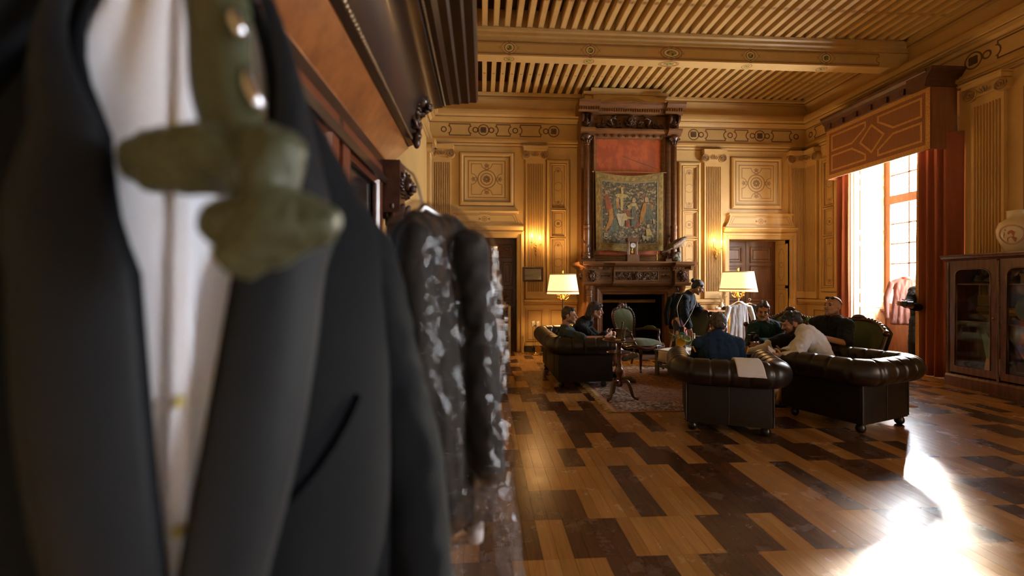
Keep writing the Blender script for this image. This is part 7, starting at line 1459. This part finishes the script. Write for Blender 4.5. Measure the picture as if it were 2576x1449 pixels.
# ================================================================== garments hung about the room
steel = mat('steel', (.5, .5, .5), .3, 1)
def hung(name, label, px, py, d, w, h, m, cat, sleeve=True, thick=.03, hook=True, yaw=0.0, group=None, collar=None):
    """a garment on a hanger; px,py is the base of the neck"""
    o = atD(px, py, d); T = thing(name, label, cat, o, -YAW + yaw, group); P = []; hw = w / 2
    for k in range(13): x = lerp(-hw * .85, hw * .85, k / 12); P.append(('c', (x * .55, 0, -.03), thick, (x, .008 * (k % 3 - 1), -h), thick * (1.0 + .12 * (k % 2))))
    P += [('c', (-.05, 0, 0), thick, (-hw * .9, 0, -.07), thick), ('c', (.05, 0, 0), thick, (hw * .9, 0, -.07), thick), ('e', (0, 0, -h * .3), (hw * .8, thick * 1.1, h * .3))]
    if sleeve:
        for s in (-1, 1): P += [('c', (s * hw * .9, 0, -.075), .045, (s * (hw + .05), .0, -.33), .042), ('c', (s * (hw + .05), 0, -.33), .042, (s * (hw + .045), -.02, -h * .88), .034)]
    blob('cloth', P, m, T, .008, 4, .004, 9, world=False, fdir=(1.6, 1, .5))
    if collar: b = MB(); b.tube([(.055 * math.cos(a), -.045 * math.sin(a), .012 + .012 * math.sin(a)) for a in [2 * PI * k / 16 for k in range(16)]], .016, 8, closed=True, flat=1.5); b.build('collar', collar, T, smooth=True)
    b = MB(); b.tube([(-hw * .8, 0, -.03), (-.03, 0, .03), (0, 0, .04), (.03, 0, .03), (hw * .8, 0, -.03)], .009, 8)
    if hook: b.tube([(0, 0, .035), (0, 0, .09)] + [(.02 * math.cos(a) - .0, 0, .11 + .02 * math.sin(a)) for a in [math.radians(q) for q in (-60, -20, 20, 60, 100, 140, 180, 200)]], .003, 6)
    b.build('hanger', steel, T, smooth=True)
    return T
hs_ = hung('hanging_shirt', 'white buttoned shirt hanging from the right lamp bracket', 1860, 764, 8.46, .44, .76, mat('white_cotton', (.80, .80, .84), .85), 'shirt', collar=mat('white_cotton', (.80, .80, .84), .85))
for k in range(6): MB().ball((-.005 - .004 * k, -.044 - .002 * k, -.10 - .105 * k), (.005, .003, .005), 8, 5).build('button', black, hs_)
MB().b2((-.022, -.0435, -.66), (.018, -.041, -.03)).build('placket', mat('white_cotton', (.80, .80, .84), .85), hs_)
hung('hanging_jacket', 'dark navy jacket hanging behind the white shirt', 1886, 768, 8.62, .42, .72, mat('navy_wool', (.012, .014, .022), .85), 'jacket', yaw=-.5)
hung('hanging_jacket', 'dusty pink jacket hanging against the window', 2278, 702, 8.12, .44, .78, mat('pink_wool', (.36, .17, .14), .85, col2=(.28, .13, .11), nscale=8), 'jacket', yaw=-.5, thick=.04, collar=mat('coral_lining', (.55, .14, .10), .8))
hung('hanging_coat', 'dark coat hanging on the right side of the fireplace', 1704, 742, 8.62, .30, .62, mat('dark_coat', (.010, .013, .014), .85), 'coat', yaw=-.2)
for k, (p0, p1) in enumerate((((1703, 800, 8.66), (1676, 893, 8.45)), ((1708, 835, 8.62), (1692, 893, 8.42)))):
    q0, q1 = atD(*p0), atD(*p1); q1.z = 0.0; T = thing('wooden_pole', ('long pale wooden pole leaning beside the fireplace opening', 'short pale wooden pole leaning behind the bending woman')[k], 'pole', q1, 0, 'poles leaning at the fireplace'); MB().tube([q1 + Vector((0, 0, .008)), q1.lerp(q0, .5), q0], .014, 8).build('pole', mat('pale_pole', (.30, .17, .07), .5), T, smooth=True, world=True, ang=40)
# ================================================================== the wardrobe at the left
wd_ = mat('wardrobe_walnut', (.028, .012, .007), .30, col2=(.016, .007, .004), nscale=5, stretch=(6, 1, 1), coat=.3, coords='World'); burl = mat('burl_veneer', (.36, .125, .030), .32, col2=(.20, .06, .014), nscale=9, coords='World', coat=.3)
carvd = mat('wardrobe_carving', (.085, .036, .022), .28, col2=(.04, .017, .011), nscale=20, coords='World')
WB = thing('wardrobe', 'massive dark carved wardrobe with projecting cornice at the left', 'wardrobe', (-.8, 1.48, 0)); WY0, WY1 = .66, 2.30; XF = -.46
b = MB(); b.b2((XL + .01, WY0, 0), (XF - .03, WY1, 2.05)); b.build('carcass', wd_, WB, world=True)
mwf = lambda u, v, h: (XF + h, u, v)
b = MB(); b.b2((XF - .03, WY0, 0), (XF + .04, WY1 + .03, .16)); b.build('plinth', wd_, WB, world=True)
wr_ = mat('red_stile', (.16, .045, .022), .3, coat=.4)
for y0, y1 in ((.72, 1.46), (1.50, 2.08)):
    b = MB(); b.frame(y0, y1, .18, 1.98, [(0, -.03), (0, .01), (.07, .012), (.085, -.006), (.10, -.012)], mwf, fill=False); dr = b.build('door', wr_, WB, world=True)
    b = MB(); b.prism([(y0 + .09, .27), (y1 - .09, .27), (y1 - .09, 1.89), (y0 + .09, 1.89)], -.03, -.014, mwf); b.build('mirror_panel', mat('dim_mirror', (.42, .50, .58), .14, 1.0), dr)
    b = MB(); b.tube([mwf(y0 + .09 if False else u, v, -.004) for u, v in ((y0 + .1, .28), (y1 - .1, .28), (y1 - .1, 1.88), (y0 + .1, 1.88))], .010, 6, closed=True); b.build('bead', carvd, dr)
for y in (2.18, .69):
    b = MB(); b.lathe([(.06, .16), (.06, .24), (.05, .26), (.042, .30), (.038, 1.72), (.046, 1.73), (.046, 1.76), (.04, 1.77)], (XF + .045, y, 0), 18); b.build('column', wd_, WB, smooth=True, ang=35, world=True)
    b = MB(); b.box((XF + .03, y, 1.90), (.10, .14, .24)); lion(b, (XF + .085, y, 1.91), .075, (1, -.3, 0)); lion(b, (XF + .03, y + .075, 1.91), .065, (0, 1, 0))
    for k in range(8): a = 2 * PI * k / 8; b.tube([(XF + .045 + .04 * math.cos(a), y + .04 * math.sin(a), 1.76), (XF + .045 + .055 * math.cos(a), y + .055 * math.sin(a), 1.80), (XF + .045 + .07 * math.cos(a), y + .07 * math.sin(a), 1.82)], [.014, .018, .008], 6)
    b.build('capital', carvd, WB, smooth=True, ang=60, world=True)
wprof = [(-.46, 1.97), (-.44, 1.98), (-.44, 2.00), (-.46, 2.01), (-.46, 2.046)]
wp = {'frieze': [(-.465, 2.03), (-.46, 2.046), (-.385, 2.150), (-.385, 2.16), (-.5, 2.16)], 'bead_band': [(-.5, 2.16), (-.38, 2.16), (-.362, 2.175), (-.36, 2.195), (-.5, 2.20)],
      'cove': [(-.5, 2.20), (-.358, 2.20), (-.35, 2.24), (-.335, 2.30), (-.31, 2.35), (-.275, 2.395), (-.235, 2.42), (-.225, 2.425), (-.5, 2.43)], 'corona': [(-.5, 2.42), (-.225, 2.425), (-.215, 2.45), (-.185, 2.455), (-.165, 2.475), (-.135, 2.48), (-.125, 2.50), (-.085, 2.505), (-.075, 2.525), (-.04, 2.53), (-.03, 2.55), (-.03, 2.80), (-.5, 2.82)],
      'lower_moulding': [(-.5, 1.90), (-.44, 1.905), (-.43, 1.93), (-.45, 1.95), (-.455, 2.03), (-.5, 2.03)]}
for nm, pr in wp.items():
    n = len(pr); b = MB(); V = []
    for st in range(3):
        for x, z in pr:
            e = x - XF
            V.append(((x, WY0 - .2, z), (x, WY1 + max(e, -.03) , z), (XL + .01, WY1 + max(e, -.03), z))[st])
    b.add(V, [(s * n + i, s * n + (i + 1) % n, (s + 1) * n + (i + 1) % n, (s + 1) * n + i) for s in (0, 1) for i in range(n)] + [tuple(range(n)), tuple(range(2 * n, 3 * n))]); b.build(nm, burl if nm == 'frieze' else wd_, WB, world=True, smooth=nm in ('cove',), ang=40)
b = MB()
for k in range(90): y = lerp(.5, WY1 + .1, k / 89); b.ball((-.362, y, 2.185), (.010, .008, .010), 6, 4)
b.build('pearl_row', mat('gilt_bead', (.20, .12, .05), .35, .5), WB, world=True)['kind'] = 'stuff'
b = MB()
for k in range(110): y = lerp(.5, WY1 + .23, k / 109); b.ball((-.212, y, 2.438), (.007, .007, .010), 6, 4)
b.build('pearl_row', mat('gilt_bead', (.20, .12, .05), .35, .5), WB, world=True)['kind'] = 'stuff'
b = MB(); lion(b, (-.325, 2.33, 2.37), .085, (1, -.25, -.25))
for k in range(12): a = k * 2.4; b.ball((-.345 + .015 * math.cos(a), 2.33 + .045 * math.sin(a), 2.20 + .022 * k), (.022, .024, .022), 8, 6)
for s in (-1, 1): scroll(b, lambda u, v, h: (-.30 + h, 2.33 + s * u, v), .06, 2.42, .03, 0, 1, 0, .013); scroll(b, lambda u, v, h: (-.335 + h, 2.33 + s * u, v), .045, 2.26, .028, 0, -1, 0, .012)
b.ball((-.335, 2.33, 2.17), (.02, .02, .035), 8, 6)
b.build('corner_mask', carvd, WB, smooth=True, world=True)
# ================================================================== rail carrying the nearest suit
rl = thing('clothes_rail', 'steel clothes rail on the wall above the nearest suit', 'rail', (XL, .5, 1.9)); b = MB(); b.tube([(XL + .002, .50, 1.93), (-.05, .50, 1.93)], .012, 10); b.build('rail', steel, rl, smooth=True, world=True); MB().lathe([(.035, 0), (.035, .008)], (XL + .001, .50, 1.93), 14, axis=(1, 0, 0)).build('flange', steel, rl, world=True)
# ---- nearest suit: jacket, shirt, bow tie
TH = math.radians(30); PC = _C + _R * -.375 + _F * .53; PC.z = 0; EX = _R * math.cos(TH) + _F * math.sin(TH); EY = _F * math.cos(TH) - _R * math.sin(TH)
def LJ(x, y, z): return PC + EX * x + EY * y + Vector((0, 0, z))
suitm = mat('navy_suiting', (.0048, .0060, .0085), .85, sheen=.03, spec=.2, col2=(.004, .005, .007), nscale=30, bump=.15, bscale=400); satin = mat('satin_lapel', (.0065, .008, .011), .6, spec=.25)
ja = thing('suit_jacket', 'blurred navy suit jacket hanging closest to the viewer', 'jacket', (PC.x, PC.y, .78))
def bodyR(z):
    t = max(0, (z - 1.50) / .30); return lerp(.225, .06, t), lerp(.115, .06, t)
def bpt(ang, z, g=0.0):
    a, bb = bodyR(z); return LJ((a + g) * math.cos(ang), (bb + g) * math.sin(ang) + .01 * math.sin(z * 9), z)
def tab(z, T):
    for k in range(len(T) - 1):
        if z <= T[k + 1][0]: return lerp(T[k][1], T[k + 1][1], max(0, (z - T[k][0]) / (T[k + 1][0] - T[k][0])))
    return T[-1][1]
def gapR(z): return tab(z, ((.78, -.12), (1.18, .01), (1.46, .20), (1.62, .50), (1.80, 1.0)))
def gapL(z): return tab(z, ((.78, -.05), (1.18, .02), (1.46, .12), (1.60, .32), (1.72, .85), (1.80, 1.1)))
b = MB(); NZ = 40
def jf(i, j):
    z = lerp(.78, 1.80, j); a0 = -PI / 2 + max(gapR(z), -.05); a1 = 1.5 * PI - gapL(z); return bpt(lerp(a0, a1, i), z, .004 * math.sin(i * 40) * (1 - j))
b.grid(jf, 64, NZ); b.build('body', suitm, ja, smooth=True, world=True, solid=.006)
for s, gp in ((1, gapR), (-1, gapL)):
    b = MB()
    def lf_(i, j):
        z = lerp(1.02, 1.78, j); w2 = .078 * math.sin(PI * min(1, .12 + j * .8)) ** .7; a = gp(z); a0 = -PI / 2 + s * a; aw = w2 / .2; return bpt(a0 + s * aw * i, z, .014 + .012 * math.sin(PI * i))
    b.grid(lf_, 10, 30); b.build('lapel', satin, ja, smooth=True, world=True, solid=.004)
    sh = LJ(s * .185, .02, 1.48); P = [('c', sh, .062, LJ(s * .262, .03, 1.18), .058), ('c', LJ(s * .262, .03, 1.18), .058, LJ(s * .285, -.02, .86), .048), ('c', LJ(s * .11, .02, 1.62), .03, sh, .062)]
    if s < 0: P += [('c', LJ(-.09, .02, 1.76), .05, LJ(-.25, .02, 1.66), .07), ('c', LJ(-.25, .02, 1.66), .07, LJ(-.262, .03, 1.30), .062)]
    blob('sleeve', P, suitm, ja, .009, 4, .004, 14)
b = MB(); b.tube([bpt(-PI / 2 + .36 + .10 * k, 1.215 + .013 * k + .0015 * k * k, .002) for k in range(6)], .005, 6); b.build('breast_pocket', mat('pocket_edge', (.002, .002, .003), .95, spec=0), ja, smooth=True, world=True)
b = MB(); b.tube([LJ(-.17, .01, 1.56), LJ(0, .01, 1.74), LJ(.17, .01, 1.56)], .014, 8); b.tube([LJ(0, .01, 1.74), LJ(0, .01, 1.93)], .004, 6); b.build('hanger', mat('hanger_wood', (.22, .10, .04), .4), ja, smooth=True, world=True)
st_ = thing('dress_shirt', 'white dress shirt worn inside the nearest suit jacket', 'shirt', (PC.x, PC.y, .86)); shw = mat('dress_white', (.84, .87, .93), .8)
b = MB(); b.grid(lambda i, j: (lambda z: bpt(-PI / 2 + lerp(-1.2, 1.2, i), z, -.012 + .004 * math.sin(i * 22 + j * 6)))(lerp(.88, 1.84, j)), 40, 30); b.build('front', shw, st_, smooth=True, world=True, solid=.003)
b = MB(); b.grid(lambda i, j: (lambda z: bpt(-PI / 2 + lerp(-.03, .06, i), z, -.004))(lerp(.88, 1.82, j)), 4, 20); b.build('placket', shw, st_, smooth=True, world=True, solid=.004)
for s in (-1, 1):
    b = MB(); b.add([LJ(s * .008, -.075, 1.80), LJ(s * .06, -.045, 1.87), LJ(s * .07, -.02, 1.90), LJ(s * .085, -.05, 1.82), LJ(s * .045, -.095, 1.76)], [(0, 1, 2, 3, 4)]); b.build('collar_wing', shw, st_, world=True, solid=.004)
for k in range(3): MB().ball(bpt(-PI / 2 + .01, 1.10 + .12 * k, .0), .006, 8, 6).build('stud', mat('yellow_stud', (.55, .48, .18), .4), st_, smooth=True, world=True)
bw_ = thing('bow_tie', 'blurred olive green bow tie hung over the nearest suit', 'bow tie', atD(650, 440, .385)); olv = mat('olive_satin', (.068, .078, .036), .5, sheen=.2, col2=(.040, .047, .022), nscale=14)
Dq = lambda px, py, d: atD(px, py, d)
blob('wing', [('c', Dq(650, 440, .375), .022, Dq(560, 400, .378), .026), ('c', Dq(560, 395, .378), .026, Dq(420, 395, .395), .024), ('c', Dq(580, 430, .378), .018, Dq(400, 430, .395), .018), ('c', Dq(420, 395, .395), .022, Dq(350, 405, .41), .018)], olv, bw_, .004, 3, .004, 30)
blob('wing', [('c', Dq(670, 470, .370), .018, Dq(700, 570, .36), .026), ('c', Dq(700, 570, .36), .024, Dq(800, 570, .36), .014), ('c', Dq(690, 560, .36), .022, Dq(610, 640, .36), .020), ('c', Dq(700, 600, .36), .020, Dq(600, 660, .365), .012), ('c', Dq(680, 500, .365), .016, Dq(825, 560, .365), .010), ('c', Dq(690, 540, .36), .02, Dq(570, 560, .365), .018)], olv, bw_, .004, 3, .004, 34)
blob('knot', [('c', Dq(690, 390, .37), .024, Dq(680, 480, .368), .022), ('c', Dq(720, 400, .372), .014, Dq(710, 480, .37), .014)], olv, bw_, .004, 3, .003, 40)
b = MB(); b.grid(lambda i, j: Dq(lerp(440, 600, i) + 90 * j ** 1.2 + 12 * math.sin(j * 7), lerp(-90, 400, j), .395 - .015 * math.sin(PI * i) - .02 * j), 8, 24); b.build('band', olv, bw_, smooth=True, world=True, solid=.003)
for p0, p1 in (((585, 20), (608, 90)), ((612, 170), (655, 275))): b = MB(); b.tube([Dq(p0[0], p0[1], .376), Dq((p0[0] + p1[0]) / 2 - 4, (p0[1] + p1[1]) / 2, .374), Dq(p1[0], p1[1], .372)], [.004, .006, .004], 8); b.build('clip', mat('bright_steel', (.8, .8, .82), .2, 1), bw_, smooth=True, world=True)
# ---- bagged jacket on the wardrobe corner
bj = thing('bagged_jacket', 'black jacket in a clear plastic cover hanging from the wardrobe', 'jacket', atD(1120, 900, 1.12)); bkm = mat('black_suiting', (.008, .008, .009), .7, sheen=.3)
core = [('c', Dq(1048, 560, 1.06), .028, Dq(1110, 585, 1.12), .05), ('c', Dq(1110, 590, 1.12), .05, Dq(1178, 628, 1.16), .045), ('c', Dq(1050, 610, 1.05), .06, Dq(1085, 900, 1.04), .08), ('c', Dq(1085, 900, 1.04), .08, Dq(1100, 1255, 1.02), .085), ('c', Dq(1130, 640, 1.16), .075, Dq(1140, 900, 1.14), .085), ('c', Dq(1140, 900, 1.14), .085, Dq(1168, 1250, 1.10), .08), ('c', Dq(1040, 600, 1.0), .04, Dq(1060, 1260, .98), .06)]
blob('jacket', core, bkm, bj, .007, 3, .006, 12, fdir=(1, 1, .4))
slv = [('c', Dq(1178, 628, 1.10), .047, Dq(1204, 860, 1.05), .048), ('c', Dq(1204, 860, 1.05), .048, Dq(1228, 1175, 1.0), .036)]
blob('sleeve', slv, bkm, bj, .007, 3, .005, 14)
b = MB(); b.tube([Dq(1065, 1338, 1.0), Dq(1130, 1336, 1.02), Dq(1185, 1334, 1.06)], .010, 8); b.tube([Dq(1196, 1320, 1.03), Dq(1198, 1360, 1.03)], [.020, .016], 10); b.build('shirt_tail', shw, bj, smooth=True, world=True)
b = MB(); b.tube([Dq(1015, 575, 1.02), Dq(1065, 520, 1.06), Dq(1160, 580, 1.14)], .010, 8); b.tube([Dq(1065, 520, 1.06), Dq(1052, 470, 1.10), Dq(1040, 440, 1.15), Dq(1010, 415, 1.3)], .003, 6); b.build('hanger', steel, bj, smooth=True, world=True)
plast = bpy.data.materials.new('clear_plastic'); plast.use_nodes = True; _n = plast.node_tree; _N = _n.nodes; _n.nodes.remove(_N['Principled BSDF']); _t = _N.new('ShaderNodeBsdfTransparent'); _t.inputs[0].default_value = (.93, .90, .88, 1); _g = _N.new('ShaderNodeBsdfGlossy'); _g.inputs['Roughness'].default_value = .05; _d = _N.new('ShaderNodeBsdfDiffuse'); _d.inputs[0].default_value = (.55, .5, .48, 1)
_lw = _N.new('ShaderNodeLayerWeight'); _lw.inputs[0].default_value = .35; _x = _N.new('ShaderNodeMixShader'); _x2 = _N.new('ShaderNodeMixShader'); _x2.inputs[0].default_value = .008
_tc = _N.new('ShaderNodeTexCoord'); _mp = _N.new('ShaderNodeMapping'); _mp.inputs['Scale'].default_value = (1, 1, .45); _nz = _N.new('ShaderNodeTexNoise'); _nz.inputs['Scale'].default_value = 15; _nz.inputs['Detail'].default_value = 6; _bp = _N.new('ShaderNodeBump'); _bp.inputs['Strength'].default_value = .75; _bp.inputs['Distance'].default_value = .02
_L = _n.links; _L.new(_tc.outputs['Object'], _mp.inputs[0]); _L.new(_mp.outputs[0], _nz.inputs['Vector']); _L.new(_nz.outputs[0], _bp.inputs['Height']); _L.new(_bp.outputs[0], _g.inputs['Normal']); _L.new(_bp.outputs[0], _lw.inputs['Normal'])
_mr = _N.new('ShaderNodeMapRange'); _mr.inputs[1].default_value = .12; _mr.inputs[3].default_value = .012; _mr.inputs[4].default_value = .55; _L.new(_lw.outputs['Facing'], _mr.inputs[0])
_L.new(_t.outputs[0], _x2.inputs[1]); _L.new(_d.outputs[0], _x2.inputs[2]); _L.new(_mr.outputs[0], _x.inputs[0]); _L.new(_x2.outputs[0], _x.inputs[1]); _L.new(_g.outputs[0], _x.inputs[2]); _L.new(_x.outputs[0], _N['Material Output'].inputs[0])
cov = [(k, p, r + .016, q, r2 + .018) for k, p, r, q, r2 in core + slv] + [('c', Dq(1050, 525, 1.07), .02, Dq(1170, 578, 1.12), .012), ('c', Dq(1090, 545, 1.1), .03, Dq(1165, 590, 1.13), .02)]
blob('plastic_cover', cov, plast, bj, .007, 2, .008, 20, fdir=(1, 1, .5))
plast2 = plast.copy(); plast2.name = 'clouded_plastic'
for nd in plast2.node_tree.nodes:
    if nd.type == 'MIX_SHADER' and not nd.inputs[0].is_linked: nd.inputs[0].default_value = .10
blob('cover_skirt', [('c', Dq(1085, 1345, 1.0), .07, Dq(1100, 1520, .98), .09), ('c', Dq(1170, 1340, 1.04), .07, Dq(1205, 1520, 1.0), .08), ('c', Dq(1238, 1230, .99), .045, Dq(1266, 1500, .96), .045)], plast2, bj, .007, 2, .008, 22, fdir=(1, 1, .5))
bpy.data.scenes.remove(_tmp)
